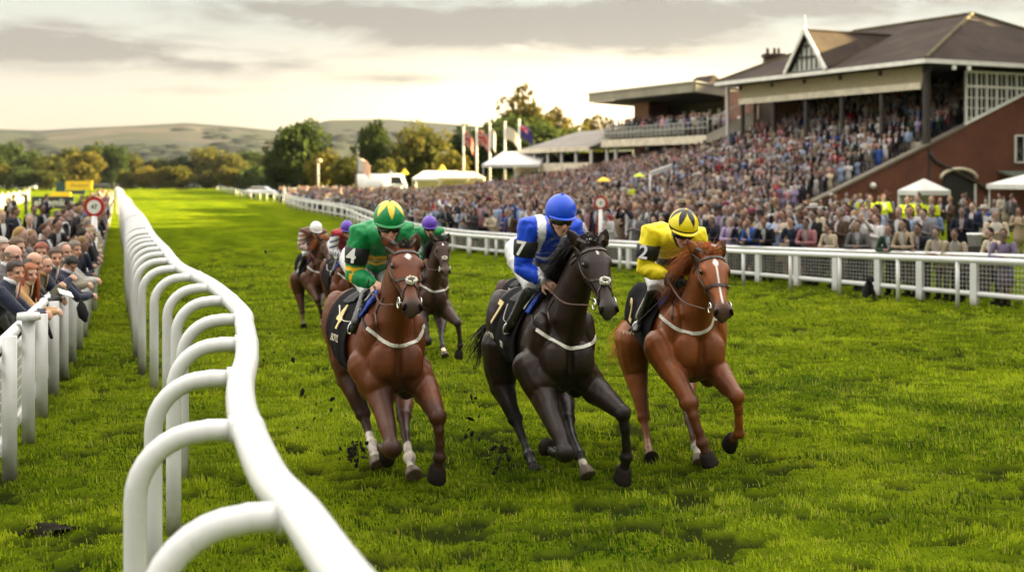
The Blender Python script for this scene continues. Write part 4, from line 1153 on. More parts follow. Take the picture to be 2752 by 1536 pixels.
# ---- number 2, chestnut
F2 = Frame(1.58, 11.1, 8.)
hd, pl = head_frame(F2, Z5, (1170, 650), (1312, 1255), .36, .74, 1.16)
S2 = dict(cloth_back=-1.36, head=hd, poll=pl, grakle=False, star=[(.21, .0, .075, .024, 1.1), (.42, .0, .22, .006, 2.), (.72, .0, .12, .010, 2.)], mane=dict(n=950, side=-1.1, len=.36, fore=150, fl=1.2, bias=.75), tail=Vector((-.45, -.45, -.72)),
          ears=[(F2.loc(*Z5(1035, 610), .33), F2.loc(*Z5(938, 482), .36)), (F2.loc(*Z5(1262, 610), .33), F2.loc(*Z5(1290, 478), .36))],
          breast=[Z5(660, 1240), Z5(740, 1310), Z5(830, 1375), Z5(930, 1412), Z5(1020, 1420), Z5(1110, 1400), Z5(1170, 1350), Z5(1195, 1270)],
          neckstrap=[Z5(840, 1000), Z5(790, 1080), Z5(785, 1200), Z5(785, 1290)],
          pad=[Z5(800, 1000), Z5(740, 1070), Z5(680, 1140)],
          num=('2', Z5(405, 1200)), words=[('Porawnil', Z6(325, 150), .06)],
          legs=[
    leg(F2, Z6, [(560, 260, -.18, .15), (640, 430, -.06, .118), (730, 590, .12, .086), (812, 745, .30, .066), (845, 860, .34, .046), (885, 980, .36, .042), (918, 1085, .37, .048), (945, 1160, .38, .042), (958, 1195, .38, .05)], 3, .064, 0, (3, 6)),
    leg(F2, Z6, [(940, 330, -.16, .15), (1040, 470, -.02, .112), (1120, 570, .16, .088), (1213, 685, .36, .060), (1228, 790, .34, .043), (1232, 890, .30, .038), (1234, 1000, .26, .044), (1195, 1035, .18, .038), (1172, 1060, .14, .044)], 3, .060, 0, (3, 6), None, Vector((.3, 0, -1))),
    leg(F2, Z6, [(700, 380, -1.30, .16), (790, 600, -1.0, .082), (775, 740, -.74, .056), (805, 890, -.52, .040), (848, 1040, -.34, .038), (872, 1120, -.26, .046), (880, 1180, -.2, .036), (884, 1205, -.18, .042)], 2, .052, 0, (2, 5), 4.8),
    leg(F2, Z6, [(335, 200, -1.38, .19), (330, 350, -1.38, .155), (352, 500, -1.36, .118), (380, 660, -1.26, .080), (415, 860, -1.16, .056), (430, 960, -1.10, .040), (445, 1070, -1.0, .034), (455, 1150, -.75, .042), (462, 1190, -.55, .038), (468, 1212, -.48, .046)], 4, .056, 0, (4, 7))])

def coat_mat(name, rough, tint=None, sheen=.15, coat=.12):
    m = attr_mat(name, rough+.09, .30, .32, 6., .16, 20., 0., tint, .05, bstretch=(1, 1, .5))
    m.node_tree.nodes['Principled BSDF'].inputs['Coat Roughness'].default_value = .35
    return m
def hair_mat(name):
    m, nt, b = new_mat(name)
    a = nt.nodes.new('ShaderNodeAttribute'); a.attribute_name = 'col'
    nt.links.new(a.outputs[0], b.inputs['Base Color']); b.inputs['Roughness'].default_value = .45
    tr = nt.nodes.new('ShaderNodeBsdfTranslucent'); nt.links.new(a.outputs[0], tr.inputs[0])
    mx = nt.nodes.new('ShaderNodeMixShader'); mx.inputs[0].default_value = .45
    o = nt.nodes['Material Output']
    nt.links.new(b.outputs[0], mx.inputs[1]); nt.links.new(tr.outputs[0], mx.inputs[2]); nt.links.new(mx.outputs[0], o.inputs[0]); return m
HAIR = hair_mat('horse_hair')
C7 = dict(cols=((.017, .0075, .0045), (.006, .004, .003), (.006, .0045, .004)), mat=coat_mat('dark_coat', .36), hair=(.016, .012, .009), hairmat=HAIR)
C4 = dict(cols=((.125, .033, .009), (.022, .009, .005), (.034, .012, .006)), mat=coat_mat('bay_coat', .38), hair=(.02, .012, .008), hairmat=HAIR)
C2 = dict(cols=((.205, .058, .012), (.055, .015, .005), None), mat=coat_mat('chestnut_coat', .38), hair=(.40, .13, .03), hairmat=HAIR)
H4 = make_horse('race_horse', 'bright bay race horse wearing saddle cloth number 4, galloping nearest the curved white rail', F4, S4, C4)
H7 = make_horse('race_horse', 'near black race horse with saddle cloth number 7 in the middle of the leading three', F7, S7, C7)
H2 = make_horse('race_horse', 'chestnut race horse with flying orange mane and saddle cloth number 2', F2, S2, C2)
# ------------------------------------------------------------ people built up close
SKIN = attr_mat('skin', .5, .4, .10, 30., .06, 90.)
def srgb(r, g, b): return tuple(((c/255+.055)/1.055)**2.4 if c > 10 else c/255/12.92 for c in (r, g, b))
def basis(fwd, up=(0, 0, 1)):
    x = Vector(fwd).normalized(); y = Vector(up).cross(x).normalized(); z = x.cross(y)
    return Matrix((x, y, z)).transposed()
def head_shape(mb, c, B, k=1.):
    """skull, jaw, nose, ears and brow; c is the point midway between the eyes inside the head; B columns forward, left, up"""
    P = lambda x, y, z: c+B @ Vector((x*k, y*k, z*k))
    e = lambda p, r: mb.ell(P(*p), tuple(q*k for q in r), B, 16, 12)
    e((-.005, 0, .035), (.098, .077, .088)); e((.018, 0, -.045), (.070, .058, .078)); e((.042, 0, -.095), (.036, .034, .030))
    e((.072, 0, -.018), (.022, .040, .032))
    for s in (-1, 1):
        e((.062, s*.036, -.03), (.026, .024, .026)); e((.078, s*.033, .020), (.016, .024, .010)); e((-.012, s*.080, -.008), (.022, .011, .034))
    mb.tube([P(.082, 0, .016), P(.096, 0, -.008), P(.112, 0, -.034), P(.100, 0, -.044)], [.009*k, .011*k, .015*k, .013*k], 8, up=B @ Vector((1, 0, .3)), round_caps=True)
    for z, r in ((-.062, .010), (-.073, .011)): e((.078, 0, z), (.014, .026, r*.7))
def face_colours(P, c, B, tone, k=1., beard=0., hair=None):
    """skin colours by position on the head (P is (n,3))"""
    Bi = np.array(B); Q = (P-np.array(c)) @ Bi/k
    n = fbm(P*40, 4, 2)
    col = np.array(tone)[None]*(1+.16*(n[:, None]-.5))
    def w(cx, cy, cz, sx, sy, sz): return np.exp(-(((Q[:, 0]-cx)/sx)**2+((np.abs(Q[:, 1])-cy)/sy)**2+((Q[:, 2]-cz)/sz)**2))
    def bl(col, c2, ww): return col*(1-ww[:, None])+np.array(c2)[None]*ww[:, None]
    col = bl(col, (tone[0]*.95, tone[1]*.55, tone[2]*.5), .45*w(.07, .04, -.03, .04, .025, .025)+.4*w(.11, 0, -.03, .02, .02, .02))
    col = bl(col, (.30, .085, .07), .85*np.clip(w(.09, 0, -.067, .03, .026, .009), 0, 1))
    col = bl(col, (.02, .014, .012), .97*np.clip(1.6*w(.082, .033, .001, .03, .015, .0085), 0, 1))
    col = bl(col, (.06, .035, .02), .95*np.clip(1.3*w(.088, .034, .022, .035, .022, .0075), 0, 1))
    if beard: col = bl(col, hair or (.1, .06, .04), beard*np.clip(w(.05, 0, -.09, .07, .07, .035), 0, 1))
    return col
def hand_shape(mb, wr, d, nrm, side, curl=1.1, k=1., grip=None):
    """palm and five bent fingers. wr wrist, d pointing along the hand, nrm back of the hand, side +1/-1 thumb side"""
    d = d.normalized(); nrm = (nrm-d*nrm.dot(d)).normalized(); s = d.cross(nrm)*side
    M = Matrix((d, s, nrm)).transposed()
    mb.ell(wr+d*.045*k, (.052*k, .040*k, .017*k), M, 12, 8)
    for i, (o, L) in enumerate(((.030, .072), (.011, .082), (-.009, .077), (-.028, .060))):
        p = wr+d*.085*k+s*o*k; a = 0; pts = [p-d*.02*k, p]
        for j, sl in enumerate((.42, .33, .25)):
            a += curl*(.75 if j == 0 else .9)*(1+.08*i)
            dd = d*math.cos(a)-nrm*math.sin(a); p = p+dd*L*sl*k; pts.append(p)
        mb.tube(pts, [.0105*k, .0105*k, .0095*k, .0085*k, .0072*k], 7, up=s, round_caps=True)
    p = wr+d*.03*k+s*.035*k; t1 = (d*.6+s*.75-nrm*.35).normalized(); t2 = (d*.9+s*.1-nrm*.55).normalized()
    mb.tube([p, p+t1*.035*k, p+t1*.035*k+t2*.032*k], [.013*k, .011*k, .008*k], 7, round_caps=True)
def arm_pts(S, E, Wr): return [S, S.lerp(E, .5), E, E.lerp(Wr, .5), Wr]
def wrinkle(me, amt, seed=0, sc=14.):
    P = coords(me).astype(np.float64); nn = np.empty(len(me.vertices)*3, np.float32); me.vertices.foreach_get('normal', nn); nn = nn.reshape(-1, 3)
    a = fbm(P*np.array([sc, sc, sc*.55])+3*fbm(P*5, seed, 2)[:, None], seed, 3); r = 1-np.abs(2*a-1)
    b = fbm(P*sc*2.1, seed+5, 2)-.5
    P = P+nn*((r-.6)*amt+b*amt*.5)[:, None]
    me.vertices.foreach_set('co', P.astype(np.float32).ravel()); me.update()

def seg_param(P, chain):
    best = np.full(len(P), 9.); par = np.zeros(len(P))
    for i in range(len(chain)-1):
        d, t = seg_dist(P, chain[i], chain[i+1]); m = d < best; best[m] = d[m]; par[m] = i+t[m]
    return best, par/(len(chain)-1)

GOG = mat('goggle_lens', (.008, .008, .009), .06, .9); BOOT = mat('black_boot', (.012, .011, .011), .22, .6, var=.3, scale=30, bmp=.08, bscale=50)
BREECH = mat('white_breeches', (.70, .70, .70), .6, .4, var=.08, scale=12, bmp=.25, bscale=22)
SILK = attr_mat('silks', .46, .30, .14, 14., .35, 20., .06)
CAPM = attr_mat('cap_silk', .34, .4, .06, 20., .06, 30., .0, None, .1)
BLACKB = mat('black_band', (.010, .010, .011), .6); WNUM = mat('white_number', (.82, .82, .80), .5, var=.03)

def helmet(J, B, k, pat, root):
    c = J['head']+B @ Vector((-.012, 0, .062)); nu, nv = 96, 44
    vs, fs, cs = [], [], []
    R0 = Vector((.140, .122, .138))*k
    for i in range(nv+1):
        ph = math.pi*.60*i/nv
        for j in range(nu):
            th = 2*math.pi*j/nu
            front = max(0, math.cos(th))
            p = min(ph, math.pi*.60-.20*front**2*(i/nv)-0*front)
            r = 1-.03*max(0, i/nv-.85)/.15
            ridge = 1+.012*math.exp(-((th % (math.pi/3)-math.pi/6)/.05)**2)*(1-i/nv)*(pat[0] == 'plain')
            vs.append(c+B @ Vector((R0.x*math.sin(p)*math.cos(th)*r*ridge, R0.y*math.sin(p)*math.sin(th)*r*ridge, R0.z*math.cos(p)*ridge)))
            q = 0
            u = i/nv
            if pat[0] == 'plain': col = pat[1]
            else:
                tri = abs(((th+pat[4])/(2*math.pi)*6) % 1-.5)*2
                col = pat[2] if u < .20+.50*(1-tri)*1. else pat[1]
                if len(pat) > 3 and pat[3] and .84 < u < .92: col = pat[3]
            cs.append(col)
    for i in range(nv):
        for j in range(nu): fs.append((i*nu+j, (i+1)*nu+j, (i+1)*nu+(j+1) % nu, i*nu+(j+1) % nu))
    mb = MB(); mb.v = vs; mb.f = fs; mb.c = cs; mb.m = [0]*len(fs)
    # peak
    pk = []; 
    for o, dz in ((0, 0), (.028, -.010), (.034, -.016), (.028, -.020), (0, -.014)):
        row = []
        for j in range(21):
            th = R(-68+136*j/20); w = math.cos(th)**.6
            row.append(c+B @ Vector(((R0.x*.985+o*w)*math.cos(th)*.97, (R0.y*.99+o*.5*w)*math.sin(th)*.97, -.012+dz)))
        pk.append(row)
    o0 = len(mb.v)
    for row in pk: mb.add(row, [], pat[1])
    for a in range(4):
        for j in range(20): mb.f.append((o0+a*21+j, o0+a*21+j+1, o0+(a+1)*21+j+1, o0+(a+1)*21+j)); mb.m.append(0)
    h = mb.build('helmet', CAPM, root, True, True)
    bt = MB().ell(c+B @ Vector((0, 0, R0.z)), .012, None, 10, 6); bt.build('cap_button', CAPM, h).data.materials[0] = mat('cap_button_%d_%d' % (int(pat[1][0]*99), int(pat[1][2]*99)), pat[1], .5)
    return h

def jockey(label, FR, J, outfit, voxel=.012):
    root = thing('jockey', label, 'jockey'); root.matrix_world = FR.M
    B = basis(J['look'])
    Lr = lambda n: J[n]
    body = MB()
    head_shape(body, J['head'], B, 1.06)
    body.tube([J['waist'], J['chest'], J['neck']], [.07, .08, .06], 10)
    body.tube([J['neck'], J['head']+B @ Vector((-.03, 0, -.06))], [.060, .055], 12, round_caps=True)
    for s in 'RL':
        body.tube(arm_pts(J['sh'+s], J['el'+s], J['wr'+s]), [.045, .042, .038, .034, .027], 10, round_caps=True)
        d = (J['wr'+s]-J['el'+s]).normalized()
        hd_ = (d*.55+Vector((.45, -.10 if s == 'L' else .25, -.25))).normalized()
        hand_shape(body, J['wr'+s], hd_, Vector((.75, -.45 if s == 'R' else .45, .5)), 1 if s == 'R' else -1, 1.15, 1.12)
        body.tube([J['hip'+s], J['kn'+s], J['an'+s]], [.06, .05, .035], 8)
    body.tube([J['hipR'], J['hipL']], .06, 8); body.tube([J['waist'], (J['hipR']+J['hipL'])/2], .07, 8)
    me = remesh(body, 'jockey_body', .0085, 2)
    P = coords(me); tone = outfit.get('tone', (.66, .38, .28))
    col = face_colours(P, J['head'], B, tone, 1.06)
    if outfit.get('glove'):
        for s in 'RL':
            dd = np.linalg.norm(P-np.array(J['wr'+s]), axis=1); col[dd < .17] = outfit['glove']
    set_col(me, np.clip(col, 0, 1)); link('body', me, SKIN, root)
    # silks
    m = MB()
    ax = (J['chest']-J['waist']).normalized(); upv = Vector((-.5, 0, .85))
    m.tube([J['waist']-ax*.05, J['waist'], J['waist'].lerp(J['chest'], .5), J['chest'], J['chest'].lerp(J['neck'], .6), J['neck']],
           [(.14, .11), (.15, .115), (.185, .135), (.205, .135), (.155, .105), (.075, .07)], 20, up=upv, round_caps=True)
    for s in 'RL':
        S_, E_, W_ = J['sh'+s], J['el'+s], J['wr'+s]
        m.tube([J['chest'].lerp(S_, .45)+Vector((0, 0, .02)), S_, S_.lerp(E_, .35), S_.lerp(E_, .72), E_, E_.lerp(W_, .4), E_.lerp(W_, .8), E_.lerp(W_, .98)],
               [.105, .098, .088, .078, .076, .068, .052, .042], 14, round_caps=True)
    me = remesh(m, 'silks', voxel, 3)
    base = coords(me).copy()
    wrinkle(me, .024, 3, 10.)
    set_col(me, silk_colours(base, J, outfit['silk'])); so_ = link('silks', me, SILK, root); so_['keep'] = 1
    J['silk_base'] = base
    # collar / neck cover and chin strap
    nk = MB(); nk.tube([J['neck'], J['head']+B @ Vector((-.045, 0, -.075))], [.074, .066], 14); nk.build('neck_cover', mat('neck_cover_%s' % outfit['kind'], outfit['silk'][1], .6), root)
    # breeches
    m = MB(); hc = (J['hipR']+J['hipL'])/2
    m.ell(hc+Vector((-.02, 0, .0)), (.16, .175, .15)); m.tube([hc, J['waist']], [(.16, .13), (.13, .105)], 14, up=upv)
    for s in 'RL':
        H_, K_, A_ = J['hip'+s], J['kn'+s], J['an'+s]
        m.tube([H_, H_.lerp(K_, .35), H_.lerp(K_, .7), K_, K_.lerp(A_, .22)], [.125, .112, .088, .072, .058], 14, round_caps=True)
    me = remesh(m, 'breeches', voxel, 3); wrinkle(me, .014, 8, 12.); link('breeches', me, BREECH, root)
    for s in 'RL':
        K_, A_, T_ = J['kn'+s], J['an'+s], J['to'+s]
        b = MB(); b.tube([K_.lerp(A_, .10), K_.lerp(A_, .3), K_.lerp(A_, .6), A_], [.068, .064, .054, .047], 14, round_caps=True)
        fd = (T_-A_); b.tube([A_-fd*.25+Vector((0, 0, -.02)), A_+fd*.3, A_+fd*.75, T_], [(.038, .042), (.042, .042), (.043, .032), (.03, .022)], 12, up=(0, 0, 1), round_caps=True)
        me = remesh(b, 'boot', .009, 2); wrinkle(me, .005, 4, 22.); link('boot', me, BOOT, root)
    helmet(J, B, 1.02, outfit['cap'], root)
    # goggles
    g = MB(); c = J['head']; rows = []
    for r_, z0 in ((0, .030), (.004, .024), (.006, .002), (.004, -.016), (0, -.022)):
        rows.append([c+B @ Vector(((.098+r_)*math.cos(R(a))+.004, (.088+r_)*math.sin(R(a)), z0*(1-.15*abs(a)/80)-(.012*math.exp(-(a/9.)**2)*(-1 if z0 < 0 else 0)))) for a in range(-80, 81, 8)])
    g.loft(rows, False, False); go = g.build('goggles', GOG, root)
    md = go.modifiers.new('t', 'SOLIDIFY'); md.thickness = .006
    st = MB(); st.tube([c+B @ Vector((.10*math.cos(R(a))-.008, .094*math.sin(R(a)), .012)) for a in range(70, 291, 10)], [(.006, .014)]*23, 6, up=B @ Vector((0, 0, 1)))
    st.build('goggle_strap', BLACKB, root)
    ch = MB(); ch.tube([c+B @ Vector(p) for p in ((.0, -.088, .0), (.02, -.076, -.05), (.045, -.045, -.105), (.05, 0, -.125), (.045, .045, -.105), (.02, .076, -.05), (0, .088, 0))], [(.004, .010)]*7, 6)
    ch.build('chin_strap', BLACKB, root)
    # number band on the right sleeve
    S_, E_ = J['shR'], J['elR']
    if outfit.get('num'):
        b = MB(); b.tube([S_.lerp(E_, t) for t in (.30, .32, .5, .7, .72)], [.092, .104, .100, .092, .08], 22); bo = b.build('number_band', BLACKB, root)
        ad = (E_-S_).normalized(); n = Vector(outfit['numdir']); n = (n-ad*n.dot(ad)).normalized()
        y = -ad; x = y.cross(n)
        text_obj('number', outfit['num'], .165, WNUM, bo, S_.lerp(E_, .51)+n*.104, x, y, .004, .004)
    for s in 'RL':
        W_, E_ = J['wr'+s], J['el'+s]; q = E_.lerp(W_, .93)
        MB().tube([q, E_.lerp(W_, 1.)], [.046, .044], 14).build('cuff', mat('cuff_%s' % outfit['kind'], outfit.get('cuff', (.012, .012, .014)), .6), root)
    return root

def silk_colours(P, J, silk):
    """silk = (pattern, base, second, third)"""
    kind, c0, c1 = silk[:3]; c2 = silk[3] if len(silk) > 3 else c1
    n = len(P); col = np.tile(np.array(c0, np.float32), (n, 1))
    dT, pT = seg_param(P, [J['waist'], J['chest'], J['neck']])
    arm = np.full(n, 9.); pa = np.zeros(n); lat = np.zeros(n)
    for s in 'RL':
        d, p = seg_param(P, [J['sh'+s], J['el'+s], J['wr'+s]]); m = d < arm; arm[m] = d[m]; pa[m] = p[m]
    ax = (J['chest']-J['waist']).normalized()
    t = (P-np.array(J['waist'])) @ np.array(ax)/(J['neck']-J['waist']).length
    ctr = (J['shR']+J['shL'])/2; la = (J['shL']-J['shR']).normalized()
    u = (P-np.array(ctr)) @ np.array(la)/((J['shL']-J['shR']).length/2)
    onarm = (arm < .115)*(np.abs(u) > .62)*(pa > .02)
    tor = ~onarm.astype(bool)
    if kind == 'panels':
        col[tor & (np.abs(u) > .34) & (np.abs(u) < .66) & (t > .30)] = c1
        zz = t-.10-.05*np.abs(u)
        col[tor & (np.abs(zz) < .055)] = c1
    elif kind == 'hoops':
        col[tor & (t > .10) & (t < .20)] = c1; col[tor & (t > .24) & (t < .40)] = c1; col[tor & (t > .28) & (t < .31)] = (c0[0], c0[1]*.5, c0[2])
        a = onarm.astype(bool)
        a = (arm < .125)*(np.abs(u) > .5)*(pa > .3); a = a.astype(bool); col[a & (pa > .385) & (pa < .44)] = c1; col[a & (pa > .525) & (pa < .60)] = c1
    elif kind == 'belt':
        zz = t-.22-.20*u
        col[tor & (zz < .12) & (zz > -.22) & (t < .62)] = c1
        a = onarm.astype(bool)
    elif kind == 'vest':
        col[onarm.astype(bool)] = c1
        a = onarm.astype(bool); st = (np.sin(pa*40+u*5) > .55); col[a & st] = c2
    return col

def px(FR, Z, u, v, f): return FR.loc(*Z(u, v), f)
def mirror(v, c=0.): return Vector((v.x, 2*c-v.y, v.z))
def rider(S, FR, Z, head, look, sh, el, wr, waist, hip, knee, ank, toe, wrL, hl=.0, chest=None):
    J = dict(head=px(FR, Z, *head), look=Vector(look))
    J['shR'], J['shL'] = px(FR, Z, *sh[0]), px(FR, Z, *sh[1])
    J['elR'] = px(FR, Z, *el[0]); J['elL'] = px(FR, Z, *el[1])
    J['wrR'] = px(FR, Z, *wr); J['wrL'] = px(FR, Z, *wrL)
    J['waist'] = px(FR, Z, *waist)
    mid = (J['shR']+J['shL'])/2
    J['chest'] = mid+Vector((-.08, 0, -.03)); J['neck'] = mid+Vector((.05, 0, .055))
    J['neck'] = J['neck'].lerp(J['head']+Vector((-.10, 0, -.10)), .45)
    h = px(FR, Z, *hip); J['hipR'] = Vector((h.x, -.12+h.y*.3, h.z)); J['hipL'] = Vector((h.x, .12+h.y*.3, h.z))
    for nm, p in (('kn', knee), ('an', ank), ('to', toe)):
        q = px(FR, Z, *p)
        h = S['shoot'](Z(p[0], p[1]))
        if h and (h[0]-FR.M.inverted() @ Vector((0, 0, CAMH))).length < (q-FR.M.inverted() @ Vector((0, 0, CAMH))).length+.07: q = h[0]+((FR.M.inverted() @ Vector((0, 0, CAMH)))-h[0]).normalized()*(.14 if nm == 'kn' else .12)
        J[nm+'R'] = q; J[nm+'L'] = mirror(q)
    return J
J7 = rider(S7, F7, Z3, (912, 372, .02), (.93, .04, -.26), ((610, 455, -.33), (1030, 465, -.30)), ((565, 820, -.36), (1085, 800, -.30)), (752, 938, -.20), (800, 640, -.60), (640, 660, -.95), (645, 1000, -.46), (468, 1325, -.78), (420, 1412, -.64), (960, 930, -.16))
J4 = rider(S4, F4, Z1, (738, 385, .02), (.94, -.10, -.30), ((450, 470, -.33), (900, 450, -.30)), ((405, 860, -.36), (940, 800, -.30)), (575, 935, -.20), (630, 670, -.60), (540, 700, -.95), (550, 1020, -.46), (425, 1315, -.78), (388, 1405, -.64), (760, 930, -.16))
J2 = rider(S2, F2, Z5, (890, 390, .02), (.90, .10, -.42), ((560, 410, -.33), (1040, 440, -.30)), ((505, 770, -.36), (1080, 780, -.30)), (705, 822, -.20), (770, 610, -.60), (590, 620, -.95), (620, 960, -.46), (462, 1305, -.78), (412, 1395, -.64), (900, 850, -.16))
BLU, WHI = srgb(8, 66, 196), (.74, .74, .74)
GRN, GLD = srgb(0, 128, 66), srgb(232, 180, 30)
YEL, BLK = srgb(235, 215, 30), (.014, .011, .012)
OUT7 = dict(kind='blue', silk=('panels', BLU, WHI), cap=('plain', srgb(10, 72, 205)), num='7', numdir=(.80, -.62, .15), cuff=(.02, .05, .25))
OUT4 = dict(kind='green', silk=('hoops', GRN, GLD), cap=('star', GRN, srgb(245, 205, 60), None, .52), num='4', numdir=(.80, -.62, .15))
OUT2 = dict(kind='yellow', silk=('belt', YEL, BLK), cap=('star', YEL, BLK, BLK, .2), num='2', numdir=(.85, -.55, .15), glove=(.012, .012, .013), cuff=srgb(190, 150, 20))
K7 = jockey('jockey in blue silks with white shoulder panels and plain blue cap', F7, J7, OUT7)
K4 = jockey('jockey in green and gold hooped silks with gold star cap, number 4 on the sleeve', F4, J4, OUT4)
K2 = jockey('jockey in yellow silks with black sash, black star cap and black gloves', F2, J2, OUT2)
# reins, stirrups
for hr, S, J in ((H7, S7, J7), (H4, S4, J4), (H2, S2, J2)):
    for s, ring in (('R', S['ringR']), ('L', S['ringL'])):
        a = J['wr'+s]+Vector((.07, 0, -.02)); m = (a+ring)/2+Vector((0, -.03 if s == 'R' else .03, -.06))
        MB().tube(smooth_line([a, m, ring], 14), [(.010, .005)]*15, 6).build('rein', mat('rein_leather', (.10, .045, .030), .5, var=.3, scale=40), hr)
        an = J['an'+s]; q = an+(J['to'+s]-an)*.55+Vector((0, 0, -.045))
        st = MB(); t3 = [q+Vector((0, .055*math.cos(R(a)), .02+.075*max(-.3, math.sin(R(a))))) for a in range(0, 361, 20)]
        st.tube(t3, .006, 6, up=(1, 0, 0)); o = st.build('stirrup_iron', MATS['steel'], hr)
        tp = Vector((-.68, -.30 if s == 'R' else .30, 1.40))
        MB().tube(smooth_line([q+Vector((0, 0, .09)), (q+tp)/2+Vector((.02, -.05 if s == 'R' else .05, 0)), tp], 8), [(.006, .004)]*9, 6).build('stirrup_leather', MATS['white_webbing'] if s == 'R' else MATS['saddle_leather'], hr)
wa, wb = px(F2, Z5, 880, 870, -.05), px(F2, Z5, 345, 1390, -.85)
M_ = F2.M; wt = MB(); wt.tube([M_ @ wa, M_ @ wa.lerp(wb, .3), M_ @ wa.lerp(wb, .8), M_ @ wb], [.009, .007, .005, .012], 6)
tag(wt.build('riding_whip', mat('whip', (.05, .045, .045), .3)), 'thin dark riding whip held by the jockey in yellow', 'whip')

# ---- the chasing riders: same builds in other coats and colours
def copy_tree(o, M, parent=None, skip=()):
    c = o.copy(); COL.objects.link(c)
    if parent is not None: c.parent = parent
    else: c.matrix_world = M
    for ch in list(o.children):
        if not any(ch.name.startswith(s) for s in skip): copy_tree(ch, None, c, skip)
    return c
def chaser(src, ksrc, J, FR, coat, hl, kl, silk, cap, cuffs=(.7, .7, .7), sz=1.):
    M = FR.M @ Matrix.Scale(sz, 4)
    h = copy_tree(src, M, None, ('saddle_cloth_number', 'saddle_cloth_lettering')); h['label'] = hl
    for ch in h.children:
        if ch.name.startswith('body'): ch.material_slots[0].link = 'OBJECT'; ch.material_slots[0].material = coat
    k = copy_tree(ksrc, M, None, ('number_band', 'neck_cover', 'helmet')); k['label'] = kl
    for ch in k.children:
        if ch.name.startswith('silks'):
            ch.data = ch.data.copy(); set_col(ch.data, silk_colours(J['silk_base'], J, silk))
    B = basis(J['look']); helmet(J, B, 1.03, cap, k)
    return h, k
BC = coat_mat('brown_coat', .4, (.62, .62, .66)); DC = coat_mat('deep_bay_coat', .4, (.34, .30, .30)); RC = coat_mat('red_bay_coat', .4, (.80, .72, .75))
PUR = srgb(88, 50, 165)
chaser(H2, K2, J2, Frame(-3.12, 21.6, 20), coat_mat('tan_bay_coat', .45, (.34, .36, .42)), 'tan bay race horse at the back left of the field under a white capped rider', 'jockey in brown and white silks with white cap at the back of the field', ('vest', srgb(95, 62, 50), srgb(150, 110, 95), (.7, .68, .66)), ('plain', (.76, .74, .74)), sz=.80)
chaser(H4, K4, J4, Frame(-2.50, 20.2, 20), RC, 'red bay race horse half hidden behind the bay number 4', 'jockey in red silks with blue braided white sleeves and purple cap', ('vest', srgb(150, 20, 32), (.74, .74, .76), srgb(30, 30, 110)), ('plain', PUR), sz=.80)
chaser(H7, K7, J7, Frame(-1.08, 17.9, 12), coat_mat('brown_black_coat', .42, (2.6, 2.3, 2.2)), 'dark brown race horse running directly behind the bay number 4', 'jockey in green silks with white sleeves and purple cap behind number 4', ('vest', srgb(0, 118, 60), srgb(0, 110, 56), (.6, .6, .6)), ('plain', PUR), sz=.84)
chaser(H4, K4, J4, Frame(.38, 15.0, 18), DC, 'very dark race horse mostly hidden behind the near black number 7', 'jockey in white silks mostly hidden behind the rider in blue', ('vest', (.7, .7, .72), (.72, .72, .74), (.3, .3, .3)), ('plain', (.7, .7, .7)), sz=.84)
# ------------------------------------------------------------ trees, hedges, hills
def leaf_mat(name, dark, lite, yel=None):
    m, nt, b = new_mat(name)
    a = nt.nodes.new('ShaderNodeAttribute'); a.attribute_name = 'col'
    s = nt.nodes.new('ShaderNodeSeparateColor'); nt.links.new(a.outputs[0], s.inputs[0])
    oi = nt.nodes.new('ShaderNodeObjectInfo')
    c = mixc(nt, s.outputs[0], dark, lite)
    if yel: c = mixc(nt, math_n(nt, 'MULTIPLY', s.outputs[1], .8), c, yel)
    c = mixc(nt, 1., c, ramp(nt, oi.outputs['Random'], [(0., (.75, .8, .75)), (1., (1.35, 1.25, 1.1)) ]), 'MULTIPLY')
    df = nt.nodes.new('ShaderNodeBsdfDiffuse'); tr = nt.nodes.new('ShaderNodeBsdfTranslucent')
    nt.links.new(c, df.inputs[0]); nt.links.new(c, tr.inputs[0])
    mx = nt.nodes.new('ShaderNodeMixShader'); mx.inputs[0].default_value = .35
    nt.links.new(df.outputs[0], mx.inputs[1]); nt.links.new(tr.outputs[0], mx.inputs[2]); nt.links.new(mx.outputs[0], nt.nodes['Material Output'].inputs[0])
    return m
LEAF = {'dark': leaf_mat('leaf_dark', (.022, .034, .012), (.055, .075, .022)),
        'olive': leaf_mat('leaf_olive', (.038, .046, .014), (.095, .100, .028), (.13, .10, .02)),
        'yellow': leaf_mat('leaf_yellow', (.055, .056, .014), (.135, .120, .026), (.17, .125, .022)),
        'sparse': leaf_mat('leaf_sparse', (.045, .045, .014), (.12, .10, .025), (.16, .10, .02))}
BARK = mat('bark', (.045, .033, .022), .9, var=.4, scale=6)
